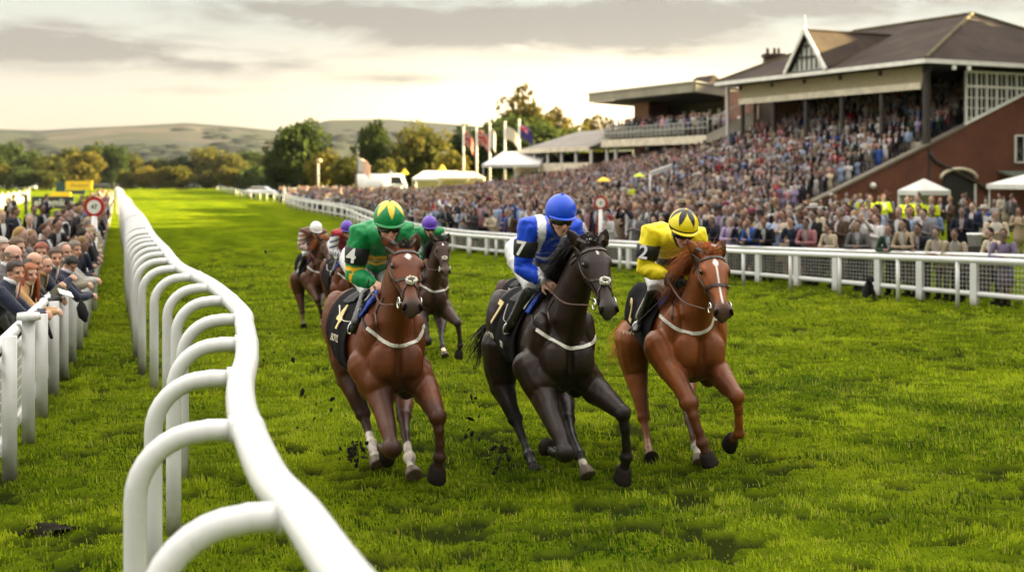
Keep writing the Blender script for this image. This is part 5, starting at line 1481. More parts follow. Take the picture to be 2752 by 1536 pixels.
def crown_mesh(seed, nclump, leaves, spread, leaf, shape):
    rg = np.random.default_rng(seed); P = []; Cc = []
    for k in range(nclump):
        while True:
            c = rg.uniform(-1, 1, 3)
            if np.linalg.norm(c) < 1: break
        c = c/max(.001, np.linalg.norm(c))*rg.uniform(.35, .82)
        if shape == 'cone': c[:2] *= (1.05-.75*(c[2]+1)/2)
        if shape == 'round': c[2] = c[2]*.9
        r = rg.uniform(.24, .42)*spread
        if shape == 'cone' and c[2] > .4: r *= .6
        n = leaves
        d = rg.normal(size=(n, 3)); d /= np.linalg.norm(d, axis=1)[:, None]
        q = c+d*(r*rg.uniform(.45, 1.05, n)**.6)[:, None]*np.array([1, 1, .8])
        P.append(q); t = rg.uniform(-.12, .12); Cc.append(np.stack([np.clip(.45+t+rg.normal(0, .2, n), 0, 1), np.clip(rg.normal(.12+rg.uniform(-.1, .3), .2, n), 0, 1), np.zeros(n)], 1))
    m = 420; d = rg.normal(size=(m, 3)); d /= np.linalg.norm(d, axis=1)[:, None]; core = d*rg.uniform(.3, .62, m)[:, None]*spread
    if shape == 'cone': core[:, :2] *= (1.05-.75*(core[:, 2:]+1)/2)
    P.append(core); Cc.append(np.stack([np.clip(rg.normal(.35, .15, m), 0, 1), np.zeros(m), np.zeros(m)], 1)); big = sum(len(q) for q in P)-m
    P = np.concatenate(P); Cc = np.concatenate(Cc); n = len(P)
    u = rg.normal(size=(n, 3)); u /= np.linalg.norm(u, axis=1)[:, None]; w = np.cross(u, rg.normal(size=(n, 3))); w /= np.linalg.norm(w, axis=1)[:, None]
    s = (leaf*rg.uniform(.6, 1.4, n))[:, None]; s[big:] *= 3.2*min(1., spread)
    V = np.stack([P-u*s, P-w*s*.6, P+u*s, P+w*s*.6], 1).reshape(-1, 3)
    me = bpy.data.meshes.new('crown'); me.vertices.add(len(V)); me.vertices.foreach_set('co', V.astype(np.float32).ravel())
    me.loops.add(4*n); me.loops.foreach_set('vertex_index', np.arange(4*n, dtype=np.int32))
    me.polygons.add(n); me.polygons.foreach_set('loop_start', np.arange(0, 4*n, 4, dtype=np.int32)); me.polygons.foreach_set('loop_total', np.full(n, 4, np.int32))
    me.update(); set_col(me, np.repeat(Cc, 4, 0).astype(np.float32)); return me
def trunk_mesh(seed):
    r = random.Random(seed); mb = MB()
    mb.tube([(0, 0, -1.3), (.02, 0, -.6), (-.02, .02, 0), (0, 0, .45)], [.085, .065, .045, .015], 8)
    for k in range(7):
        a = r.uniform(0, 6.28); z = r.uniform(-.6, .2); L = r.uniform(.4, .75)
        p = Vector((0, 0, z)); q = p+Vector((math.cos(a)*L*.5, math.sin(a)*L*.5, L*.35)); e = q+Vector((math.cos(a+.4)*L*.4, math.sin(a+.4)*L*.4, L*.4))
        mb.tube([p, q, e], [.035, .022, .008], 6)
    return mb.mesh('trunk')
CR = {'round': [crown_mesh(s, 30, 95, 1., .06, 'round') for s in (1, 2, 3)], 'cone': [crown_mesh(s, 32, 95, .95, .06, 'cone') for s in (4, 5)],
      'open': [crown_mesh(s, 30, 85, .66, .055, 'round') for s in (6, 7)]}
TR = [trunk_mesh(s) for s in (1, 2)]
CMESH = {}
def tree(x, top, hw, kind, Y, label, group, shape='round', zb=None, name='tree', loc=None):
    """x, top, hw in the 2576 px overview: crown centre, crown top and half width as seen; Y is the distance"""
    k = .936**-1
    if loc is None:
        X = (x-1288)/3300*Y; ht = CAMH+(452-top)/3300*Y; r = hw/3300*Y
    else: X, Y, ht, r = loc
    low = zb if zb is not None else max(.2, ht*.12)
    hz = (ht-low)/2
    t = thing(name, label, 'tree' if name == 'tree' else name.replace('_', ' '), (X, Y, 0), 0, group)
    i = rnd.randrange(len(CR[shape]))
    key = (shape, i, kind)
    if key not in CMESH:
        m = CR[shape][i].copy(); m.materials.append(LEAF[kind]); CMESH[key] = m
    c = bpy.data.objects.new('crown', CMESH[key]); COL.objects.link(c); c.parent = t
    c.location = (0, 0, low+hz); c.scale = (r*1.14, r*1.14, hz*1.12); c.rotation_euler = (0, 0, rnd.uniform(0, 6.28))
    if name != 'bush':
        tm = TR[i % 2]
        if not tm.materials: tm.materials.append(BARK)
        b = bpy.data.objects.new('trunk', tm); COL.objects.link(b); b.parent = t
        b.location = (0, 0, low+hz); b.scale = (r, r, (low+hz)/1.28)
    return t
MIDG = 'trees beyond the far end of the crowd'
for x, top, hw, kind, Y, sh, lab in (
    (755, 290, 80, 'dark', 172, 'round', 'tall dark dense tree, first big one left of centre above the lamp post'),
    (702, 352, 42, 'dark', 176, 'round', 'dark lower tree leaning against the left side of the tall dense tree'),
    (815, 372, 44, 'yellow', 163, 'round', 'yellowing rounded tree right of the tall dark dense tree'),
    (872, 384, 46, 'olive', 160, 'round', 'olive tree with autumn tints behind the lone flag on its dark pole'),
    (940, 284, 58, 'dark', 178, 'cone', 'dark pointed conifer-like tree rising between the two broad tree masses'),
    (1012, 345, 50, 'olive', 182, 'round', 'olive tree filling the gap right of the pointed dark tree'),
    (1062, 304, 74, 'olive', 175, 'round', 'broad olive green tree with even rounded top left of the flagpoles'),
    (965, 392, 44, 'olive', 158, 'round', 'low brownish tree below the pointed dark tree'),
    (1140, 372, 46, 'yellow', 165, 'round', 'small yellow leaved tree just left of the first flagpole'),
    (1186, 305, 76, 'dark', 182, 'round', 'dark tree behind the two red and white flags'),
    (1325, 206, 92, 'sparse', 200, 'open', 'tallest tree with thin see-through crown behind the flagpoles'),
    (1258, 278, 88, 'dark', 190, 'round', 'dark tree under the left edge of the tallest thin crowned tree'),
    (1398, 244, 52, 'sparse', 205, 'open', 'thin leaved tree at the right shoulder of the tallest tree'),
    (1345, 292, 118, 'dark', 185, 'round', 'wide olive tree behind the blue flag'),
    (1500, 268, 66, 'sparse', 215, 'open', 'thin autumn tree seen under the left tip of the grey canopy'),
    (1448, 300, 52, 'olive', 210, 'round', 'small olive tree in the bright gap left of the grey canopy')):
    tree(x, top, hw, kind, Y, lab, MIDG, sh)
LG = 'trees across the far left of the course'
left = [(18, 352, 46, 'dark', 330, 'round', 'dark tall tree at the extreme left of the far tree belt'), (72, 372, 46, 'dark', 320, 'round', 'dark olive tree second from the left edge of the far belt'),
        (128, 384, 50, 'olive', 300, 'round', 'olive tree left of the big yellow-green round tree'), (212, 374, 48, 'yellow', 290, 'round', 'big round yellow-green tree above the yellow hoarding'),
        (178, 362, 40, 'olive', 330, 'round', 'olive tree behind the left side of the round yellow-green tree'), (236, 354, 36, 'dark', 340, 'round', 'dark tree showing over the round yellow-green tree'),
        (284, 356, 42, 'dark', 335, 'round', 'dark rounded tree right of the round yellow-green tree'), (330, 384, 44, 'olive', 345, 'round', 'dull green tree left of the rail vanishing point bushes'),
        (392, 392, 44, 'olive', 350, 'round', 'grey green tree behind the round yellow bushes'), (455, 388, 42, 'dark', 352, 'round', 'dark green tree in the middle of the far belt'),
        (520, 362, 50, 'olive', 350, 'round', 'tall olive tree in the middle of the far belt'), (575, 378, 44, 'olive', 345, 'round', 'olive tree beside the tall one of the far belt'),
        (630, 372, 44, 'dark', 352, 'round', 'dark tree towards the right end of the far belt'), (676, 380, 34, 'olive', 340, 'round', 'olive tree at the right end of the far belt')]
for x, top, hw, kind, Y, sh, lab in left: tree(x, top, hw, kind, Y, lab, LG, sh)
BG = 'round bushes along the foot of the far belt'
for x, top, hw, kind, lab in ((362, 414, 34, 'yellow', 'round yellow bush above the vanishing white rail'), (318, 424, 24, 'olive', 'small olive bush left of the round yellow bush'), (452, 412, 42, 'yellow', 'broad golden bush in the middle of the far course'), (402, 418, 22, 'yellow', 'small golden bush between the two round yellow ones'),
                              (518, 424, 28, 'olive', 'olive bush right of the broad golden bush'), (574, 416, 32, 'yellow', 'yellow green bush below the tall olive tree'), (634, 418, 30, 'dark', 'dark bush beside the yellow green bush'), (60, 414, 46, 'dark', 'dark bush behind the parked white car'), (14, 410, 30, 'yellow', 'bright yellow bush at the left picture edge'), (655, 426, 24, 'yellow', 'yellow bush at the right end of the far belt'),
                              (120, 424, 40, 'olive', 'olive bush behind the dark green hoarding')):
    tree(x, top, hw, kind, 285, lab, BG, 'round', .1, 'bush')
# added trees, unseen beyond the right edge, shading the home straight and stands
for k, (X, Y, h, r) in enumerate(SHADERS):
    tree(0, 0, 0, 'dark', Y, 'dark tree in the row along the infield side of the course', 'trees along the infield side', 'round', loc=(X, Y, h, r))
def hedge():
    rg = np.random.default_rng(9); P = []
    for a, b, h in (((-210, 372), (-62, 372), 5.), ((-62, 300), (-40, 215), 4.), ((-40, 215), (8, 200), 3.6), ((8, 200), (60, 230), 3.6)):
        n = int(math.hypot(b[0]-a[0], b[1]-a[1])*60); t = rg.random(n)
        x = a[0]+(b[0]-a[0])*t; y = a[1]+(b[1]-a[1])*t+rg.normal(0, 1.3, n); hh = h*(.6+.6*fbm(np.stack([x*.12, y*.12], 1), 3, 2))
        P.append(np.stack([x, y, hh*rg.random(n)**.7], 1))
    P = np.concatenate(P); n = len(P); u = rg.normal(size=(n, 3))*.5; w = rg.normal(size=(n, 3))*.45
    V = np.stack([P-u, P-w, P+u, P+w], 1).reshape(-1, 3)
    me = bpy.data.meshes.new('hedge'); me.vertices.add(len(V)); me.vertices.foreach_set('co', V.astype(np.float32).ravel())
    me.loops.add(4*n); me.loops.foreach_set('vertex_index', np.arange(4*n, dtype=np.int32)); me.polygons.add(n)
    me.polygons.foreach_set('loop_start', np.arange(0, 4*n, 4, dtype=np.int32)); me.polygons.foreach_set('loop_total', np.full(n, 4, np.int32)); me.update()
    set_col(me, np.repeat(np.stack([np.clip(rg.normal(.35, .25, n), 0, 1), rg.random(n)*.2, np.zeros(n)], 1), 4, 0).astype(np.float32))
    o = link('hedge', me, LEAF['dark']); tag(o, 'dark undergrowth and hedge at the foot of the far trees', 'hedge', kind='stuff')
hedge()
PROFILE = [(-900, 338), (-300, 332), (0, 328), (100, 331), (200, 325), (330, 319), (470, 312), (600, 322), (690, 331), (760, 320), (830, 305), (980, 303), (1060, 309), (1150, 316), (1250, 326), (1400, 334), (1700, 330), (3600, 330)]
def hills():
    xs = np.linspace(-1100, 3700, 500); prof = np.interp(xs, [p[0] for p in PROFILE], [p[1] for p in PROFILE])
    ys = np.array([430, 520, 640, 800, 980, 1150, 1300, 1450, 1600, 1750, 2000, 2400.]); V = []
    for y in ys:
        top = ((462-prof)/3300*1600)*min(1., y/1600)
        t = smoothstep(430, 1600, y) if y <= 1600 else 1-.5*smoothstep(1600, 2400, y)
        rel = fbm(np.stack([xs*.006, np.full(len(xs), y*.004)], 1), 3, 3)-.5
        x = (xs-1288)/3300*y
        V.append(np.stack([x, np.full(len(xs), y), top*t*(1+.5*rel*(1-t))-1.], 1))
    V = np.concatenate(V); n, m = len(xs), len(ys); idx = np.arange(n*m).reshape(m, n)
    F = np.stack([idx[:-1, :-1], idx[:-1, 1:], idx[1:, 1:], idx[1:, :-1]], -1).reshape(-1, 4)
    me = bpy.data.meshes.new('hills'); me.from_pydata(V.tolist(), [], F.tolist()); me.polygons.foreach_set('use_smooth', [True]*len(me.polygons))
    mt, nt, b = new_mat('hill_fields'); P = objco(nt)
    vo = nt.nodes.new('ShaderNodeTexVoronoi'); vo.inputs['Scale'].default_value = .0048; nt.links.new(P, vo.inputs['Vector'])
    g = nt.nodes.new('ShaderNodeSeparateColor'); nt.links.new(vo.outputs['Color'], g.inputs[0])
    c = ramp(nt, g.outputs[0], [(.2, (.020, .024, .023)), (.45, (.026, .030, .027)), (.66, (.034, .032, .030)), (.88, (.060, .050, .042))])
    w = noise(nt, .006, 5, .6, P); c = mixc(nt, ramp(nt, w, [(.44, 0.), (.52, 1.)]), c, (.030, .034, .022))
    nt.links.new(c, b.inputs['Base Color']); b.inputs['Roughness'].default_value = .95; b.inputs['Specular IOR Level'].default_value = .05
    o = link('hills', me, mt); tag(o, kind='structure')
    # woods on the slopes and the skyline
    rg = np.random.default_rng(4); S = []; 
    def hz(px, y):
        top = (462-12-np.interp(px, [p[0] for p in PROFILE], [p[1] for p in PROFILE]))/3300*min(1600, y); return top*smoothstep(430, 1600, np.array([y]))[0]-1.
    for k in range(900):
        px = rg.uniform(-40, 1500); y = 1600+rg.normal(0, 20)
        if fbm(np.array([[px*.012, 1.]]), 8, 2)[0] < .40: continue
        S.append((px, y, rg.uniform(2.5, 5)))
    for k in range(2200):
        px = rg.uniform(-60, 1450); y = rg.uniform(500, 1500)
        if fbm(np.array([[px*.01, y*.005]]), 15, 2)[0] < .47: continue
        S.append((px, y, rg.uniform(6, 11)))
    mb = MB()
    for px, y, r in S:
        mb.ell(((px-1288)/3300*y, y, hz(px, y)+.6), (r*1.5, r*1.5, min(5., r)*rnd.uniform(.6, 1.)), None, 7, 5)
    o = mb.build('distant_woods', mat('wood_mass', (.020, .023, .021), .95, .0, var=.3, scale=.05)); tag(o, 'hazy woods scattered along the distant hills', 'woods', kind='stuff')
hills()
def haze():
    m = bpy.data.materials.new('haze'); m.use_nodes = True; nt = m.node_tree; nt.nodes.clear()
    o = nt.nodes.new('ShaderNodeOutputMaterial'); v = nt.nodes.new('ShaderNodeVolumePrincipled')
    v.inputs['Density'].default_value = HAZE; v.inputs['Color'].default_value = (.74, .80, .98, 1); v.inputs['Anisotropy'].default_value = .2
    nt.links.new(v.outputs[0], o.inputs['Volume'])
    b = MB().box((0, 1000, 79), (5600, 3000, 162)).build('haze', m, None, False); tag(b, kind='stuff')
if HAZE: haze()
# ------------------------------------------------------------ racegoers leaning on the left fence, built up close
CLOTH = attr_mat('cloth', .75, .3, .12, 22., .2, 45., .2)
HAIRM = attr_mat('human_hair', .5, .4, .35, 60., .5, 110.)
def hair_shell(mb, c, B, style, col, k=1.):
    nu, nv = 30, 20; keep = {}; vs = []; r = random.Random(len(mb.v)+3)
    for i in range(nv+1):
        ph = math.pi*i/nv
        for j in range(nu):
            th = 2*math.pi*j/nu
            x, y, z = .108*math.sin(ph)*math.cos(th)-.006, .088*math.sin(ph)*math.sin(th), .100*math.cos(ph)+.036
            line = .074 if x > .05 else (.02 if x > .0 else (-.035 if x > -.05 else -.065))
            ok = z > line
            if style == 'bald': ok = z > line and (z < .055 or False) and x < .03
            if style == 'thin': ok = z > line and (x < .02 or z > .118)
            f = 1+.05*r.uniform(-1, 1)+(.05 if style in ('full', 'long') and z > .06 else 0)
            vs.append(c+B @ Vector((x*f*k, y*f*k, (z-.036)*f*k+.036*k))); keep[(i, j)] = ok
    o = len(mb.v); mb.add(vs, [], col)
    for i in range(nv):
        for j in range(nu):
            q = [(i, j), (i+1, j), (i+1, (j+1) % nu), (i, (j+1) % nu)]
            if sum(keep[a] for a in q) >= 3: mb.f.append(tuple(o+a*nu+b for a, b in q)); mb.m.append(0)
    if style == 'long':
        for s in range(26):
            a = R(70+220*s/25); p = c+B @ Vector((.09*math.cos(a)-.01, .088*math.sin(a), .03)); q = c+B @ Vector((.11*math.cos(a)-.02, .105*math.sin(a), -.12)); e = q+Vector((r.uniform(-.02, .02), r.uniform(-.02, .02), -r.uniform(.12, .22)))
            mb.tube([p, q, e], [.018, .024, .008], 6, col=tuple(v*r.uniform(.7, 1.3) for v in col))
def spectator(label, px, py, Y, zn, yaw, look, top, shirt, hair, hcol, tone=(.55, .30, .21), tie=None, lean=1., trousers=(.02, .02, .025), beard=0., arms='clasp', glasses=False, voxel=.015):
    hp = at(px, py, Y); k = hp.z/1.56
    fx = Vector((math.cos(yaw), math.sin(yaw), 0))
    L = lambda x, y, z: Vector((x*k, y*k, z*k))
    hx = .10*lean
    root = thing('person', label, 'person', (hp.x-fx.x*hx*k, hp.y-fx.y*hx*k, 0), yaw, 'racegoers leaning on the left fence')
    Rz = Matrix.Rotation(-yaw, 3, 'Z'); lk = Rz @ Vector(look)
    B = basis(lk)
    head = L(hx-.025, 0, 1.545); neck = L(hx-.085, 0, 1.42); chest = L(hx-.20, 0, 1.22); waist = L(-.24*lean-.02, 0, 1.02); hip = L(-.32*lean, 0, .90)
    b = MB(); head_shape(b, head, B, k)
    b.tube([neck-Vector((.03, 0, .06)), neck, head+B @ Vector((-.03, 0, -.07))*k], [.075*k, .062*k, .056*k], 12, round_caps=True)
    b.tube([hip, waist, chest, neck], [.1*k, .1*k, .1*k, .07*k], 10)
    sh = {}; el = {}; wr = {}
    for s in (1, -1):
        sh[s] = L(hx-.17, s*.185, 1.345)
        if arms == 'clasp': el[s] = L(hx+.10, s*.25, 1.08); wr[s] = L(hx+.27, s*.05, 1.10)
        elif arms == 'hang': el[s] = L(hx-.18, s*.25, 1.06); wr[s] = L(hx-.05, s*.22, .84)
        else: el[s] = L(hx+.02, s*.27, 1.10); wr[s] = L(hx+.15, s*.06, 1.28)
        b.tube([sh[s], el[s], wr[s]], [.04*k, .035*k, .027*k], 8, round_caps=True)
        d = (wr[s]-el[s]).normalized(); hand_shape(b, wr[s], (d+Vector((.3, -s*.2, -.15))).normalized(), Vector((.2, s*.8, .5)), -s, .9, k*1.05)
    for s in (1, -1): b.tube([hip+L(0, s*.09, 0), L(-.38*lean, s*.11, .48), L(-.42*lean, s*.12, .06)], [.07*k, .05*k, .04*k], 8)
    me = remesh(b, 'person_body', .0105, 2)
    set_col(me, np.clip(face_colours(coords(me), head, B, tone, k, beard, hcol), 0, 1)); link('body', me, SKIN, root)
    m = MB(); up = Vector((1, 0, .2))
    m.tube([L(-.34*lean, 0, .80), waist+L(-.02, 0, -.08), waist, chest, chest.lerp(neck, .6), neck-L(.012, 0, .0), neck+L(.012, 0, .028)], [(.185*k, .135*k), (.175*k, .13*k), (.17*k, .125*k), (.205*k, .135*k), (.175*k, .11*k), (.095*k, .088*k), (.072*k, .072*k)], 20, up=up)
    for s in (1, -1): m.tube([chest.lerp(sh[s], .6), sh[s], sh[s].lerp(el[s], .5), el[s], el[s].lerp(wr[s], .5), el[s].lerp(wr[s], .95)], [.095*k, .082*k, .070*k, .062*k, .054*k, .042*k], 12, round_caps=True)
    me = remesh(m, 'jacket', voxel, 3); wrinkle(me, .012, 5, 9.); P = coords(me)
    col = np.tile(np.array(top, np.float32), (len(P), 1))*(1+.25*(fbm(P*20, 2, 2)[:, None]-.5)); set_col(me, np.clip(col, 0, 1)); j = link('jacket', me, CLOTH, root)
    # shirt front with collar and tie
    fr = chest.lerp(neck, .5)+L(.105, 0, 0)
    a0, a1 = neck+L(.085, 0, .012), chest+L(.135, 0, -.03)
    f = MB(); f.add([a0+L(.012, .055, .01), a0+L(.012, -.055, .01), a1+L(.012, -.012, 0), a1+L(.012, .012, 0), fr+L(.03, .05, 0), fr+L(.03, -.05, 0)], [(0, 4, 5, 1), (4, 3, 2, 5)])
    f.tube([neck+L(.018, 0, .036)+L(.066*math.cos(R(a)), .064*math.sin(R(a)), -.022*math.cos(R(a))) for a in range(-180, 181, 20)], [(.006*k, .017*k)]*19, 6, up=(0, 0, 1))
    sf = f.build('shirt_front', mat('shirt_%d' % (int(shirt[0]*100)), shirt, .7), j); md = sf.modifiers.new('t', 'SOLIDIFY'); md.thickness = .01
    if tie:
        t = MB(); t.tube([a0+L(.03, 0, .0), fr+L(.05, 0, 0), a1+L(.03, 0, .0)], [(.016*k, .008), (.026*k, .008), (.034*k, .008)], 8, up=up); t.build('tie', mat('tie_%d' % int(tie[0]*100), tie, .5), j)
    t = MB(); t.tube([hip+L(0, .09, .02), hip+L(0, -.09, .02)], .14*k, 12, round_caps=True)
    for s in (1, -1): t.tube([hip+L(0, s*.09, 0), L(-.36*lean, s*.11, .48), L(-.42*lean, s*.12, .08)], [.115*k, .085*k, .075*k], 12, round_caps=True)
    me = remesh(t, 'trousers', .022, 2); set_col(me, np.tile(np.array(trousers, np.float32), (len(me.vertices), 1))); link('trousers', me, CLOTH, root)
    for s in (1, -1): MB().tube([L(-.46*lean, s*.12, .045), L(-.36*lean, s*.13, .045), L(-.24*lean, s*.14, .03)], [.045*k, .05*k, .035*k], 10, round_caps=True).build('shoe', BOOT, root)
    if hair != 'none':
        h = MB(); hair_shell(h, head, B, hair, hcol, k); ho = h.build('hair', HAIRM, root, True, True)
    if glasses:
        g = MB()
        for s in (1, -1):
            c = head+B @ Vector((.094, s*.034, .0))*k; g.tube([c+B @ Vector((0, .024*math.cos(a), .019*math.sin(a)))*k for a in (2*math.pi*q/14 for q in range(15))], .0028, 5)
            g.tube([head+B @ Vector((.09, s*.06, .004))*k, head+B @ Vector((-.01, s*.088, .006))*k], .003, 5)
        g.build('glasses', DKM, root)
    return root
NAVY = srgb(24, 30, 52); BK = srgb(24, 23, 26); CAMEL = srgb(176, 138, 88); GREYJ = srgb(96, 92, 92); OLV = srgb(70, 66, 48); TWD = srgb(110, 98, 78)
fy = math.atan2(.28, 1.)
LOOK = (.86, -.52, -.08)
SP = [('man in navy suit with white shirt and red tie, clasped hands over the rail, nearest', 48, 728, 14.1, 0, LOOK, NAVY, (.74, .74, .74), 'full', srgb(48, 32, 24), (.58, .31, .21), srgb(170, 50, 60)),
      ('woman with long auburn hair and camel coat beside the man in navy suit', 86, 734, 14.9, 0, (.8, -.6, -.05), CAMEL, (.5, .42, .3), 'long', srgb(150, 84, 40), (.62, .36, .26)),
      ('bald man with glasses and grey jacket standing behind the nearest man', 42, 686, 14.6, 0, (.9, -.35, -.05), GREYJ, (.6, .6, .62), 'bald', srgb(120, 110, 100), (.58, .33, .25)),
      ('bald man in black suit leaning forward with folded paper, third along the rail', 98, 702, 15.7, 0, (.93, -.3, -.15), BK, (.72, .72, .72), 'bald', srgb(120, 112, 105), (.58, .32, .22)),
      ('balding man with grey beard and mustard lining to his dark coat', 127, 711, 16.2, 0, (.9, -.4, -.12), OLV, CAMEL, 'thin', srgb(128, 112, 96), (.56, .32, .22)),
      ('young man with short brown hair, navy suit and patterned tie looking towards the camera', 155, 690, 16.6, 0, (.55, -.83, -.06), NAVY, (.7, .7, .72), 'full', srgb(70, 46, 30), (.60, .33, .23), srgb(120, 70, 64)),
      ('man with thick black hair and navy jacket bowing his head over the rail', 194, 708, 17.3, 0, (.8, -.35, -.6), NAVY, (.55, .55, .62), 'full', srgb(26, 20, 17), (.55, .30, .21)),
      ('grey haired man in tweed behind the young man with the patterned tie', 178, 674, 17.9, 0, (.9, -.35, -.1), TWD, (.6, .6, .6), 'thin', srgb(140, 130, 118), (.56, .32, .23)),
      ('man with swept grey hair and pale jacket right of the tweed man', 205, 668, 18.9, 0, (.9, -.4, -.1), srgb(150, 146, 140), (.66, .66, .66), 'full', srgb(110, 98, 88), (.56, .31, .22)),
      ('ginger haired man with head just visible behind the two bald men', 117, 676, 16.9, 0, (.3, -.9, -.1), srgb(64, 48, 40), (.5, .5, .5), 'full', srgb(125, 62, 30), (.58, .32, .22)),
      ('white haired man cut by the left picture edge', 8, 668, 14.9, 0, (.9, -.3, 0), srgb(50, 48, 50), (.6, .6, .6), 'full', srgb(160, 152, 140), (.56, .33, .25)),
      ('brown haired man seen behind the bald man with glasses', 52, 664, 16.8, 0, (.9, -.3, 0), srgb(80, 74, 70), (.6, .6, .6), 'full', srgb(92, 68, 46), (.56, .33, .25))]
for i, s in enumerate(SP):
    lab, px_, py_, Y_, z_, look, top, shirt, hair, hcol, tone = s[:11]; tie = s[11] if len(s) > 11 else None
    spectator(lab, px_, py_, Y_*.965, z_, fy, look, top, shirt, hair, hcol, tone, tie, 1. if i not in (2, 9, 10, 11) else .35, beard=.7 if 'beard' in lab else 0, arms='hang' if i in (2, 9, 10, 11) else ('hold' if i in (4, 5) else 'clasp'), glasses='glasses' in lab)
# racecard and things in hands
pp = at(176, 787, 15.2); tag(MB().box(pp, (.16, .22, .012), Matrix.Rotation(.4, 3, 'Y') @ Matrix.Rotation(.5, 3, 'Z')).build('racecard', mat('paper', (.74, .72, .68), .8), None, False), 'folded white racecard held over the left fence', 'racecard')
hp = at(218, 824, 15.1)
hm = MB(); hm.tube([hp+Vector((0, 0, .06)), hp, hp-Vector((-.03, .0, .10)), hp-Vector((-.05, 0, .16))], [(.02, .03), (.05, .09), (.055, .10), (.02, .04)], 12, round_caps=True); tag(hm.build('flat_cap', mat('black_felt', (.010, .010, .011), .9, .2), None), 'black flat cap hanging from a hand over the left fence', 'cap')
um = at(126, 875, 13.9); tag(MB().tube([um+Vector((-.02, 0, .1)), um, um+Vector((.06, -.03, -.12))], [.022, .026, .018], 8, round_caps=True).build('folded_umbrella', mat('black_felt', (.01, .01, .011)), None), 'short black folded umbrella dangling from the nearest man', 'umbrella')

# ------------------------------------------------------------ the rest of the crowd
PALS = {'navy': srgb(28, 34, 58), 'black': srgb(26, 24, 26), 'charcoal': srgb(58, 56, 60), 'grey': srgb(128, 124, 124), 'white': srgb(226, 222, 220), 'pale blue': srgb(168, 188, 222), 'beige': srgb(202, 178, 148), 'tan': srgb(160, 118, 78),
        'pink': srgb(226, 150, 156), 'coral': srgb(226, 84, 84), 'red': srgb(188, 26, 40), 'green': srgb(40, 78, 56), 'blue': srgb(52, 92, 170), 'burgundy': srgb(96, 34, 46), 'cream': srgb(232, 214, 182), 'mustard': srgb(200, 150, 60), 'brown': srgb(92, 66, 48), 'lilac': srgb(180, 160, 200), 'teal': srgb(70, 190, 165)}
TOPS = ['navy']*14+['black']*12+['charcoal']*8+['grey']*6+['white']*12+['pale blue']*7+['beige']*5+['tan']*2+['pink']*4+['coral']*1+['red']*1+['green']*2+['blue']*2+['burgundy']*1+['cream']*6+['brown']*2+['lilac']*2
HAIRS = {'dark': srgb(36, 26, 22), 'brown': srgb(86, 58, 38), 'fair': srgb(186, 148, 96), 'grey': srgb(150, 144, 138), 'auburn': srgb(124, 62, 34)}
HL = ['dark']*4+['brown']*5+['fair']*3+['grey']*4+['auburn']
SKINS = [(.60, .38, .30), (.54, .33, .25), (.66, .44, .36), (.48, .28, .21), (.28, .15, .10)]
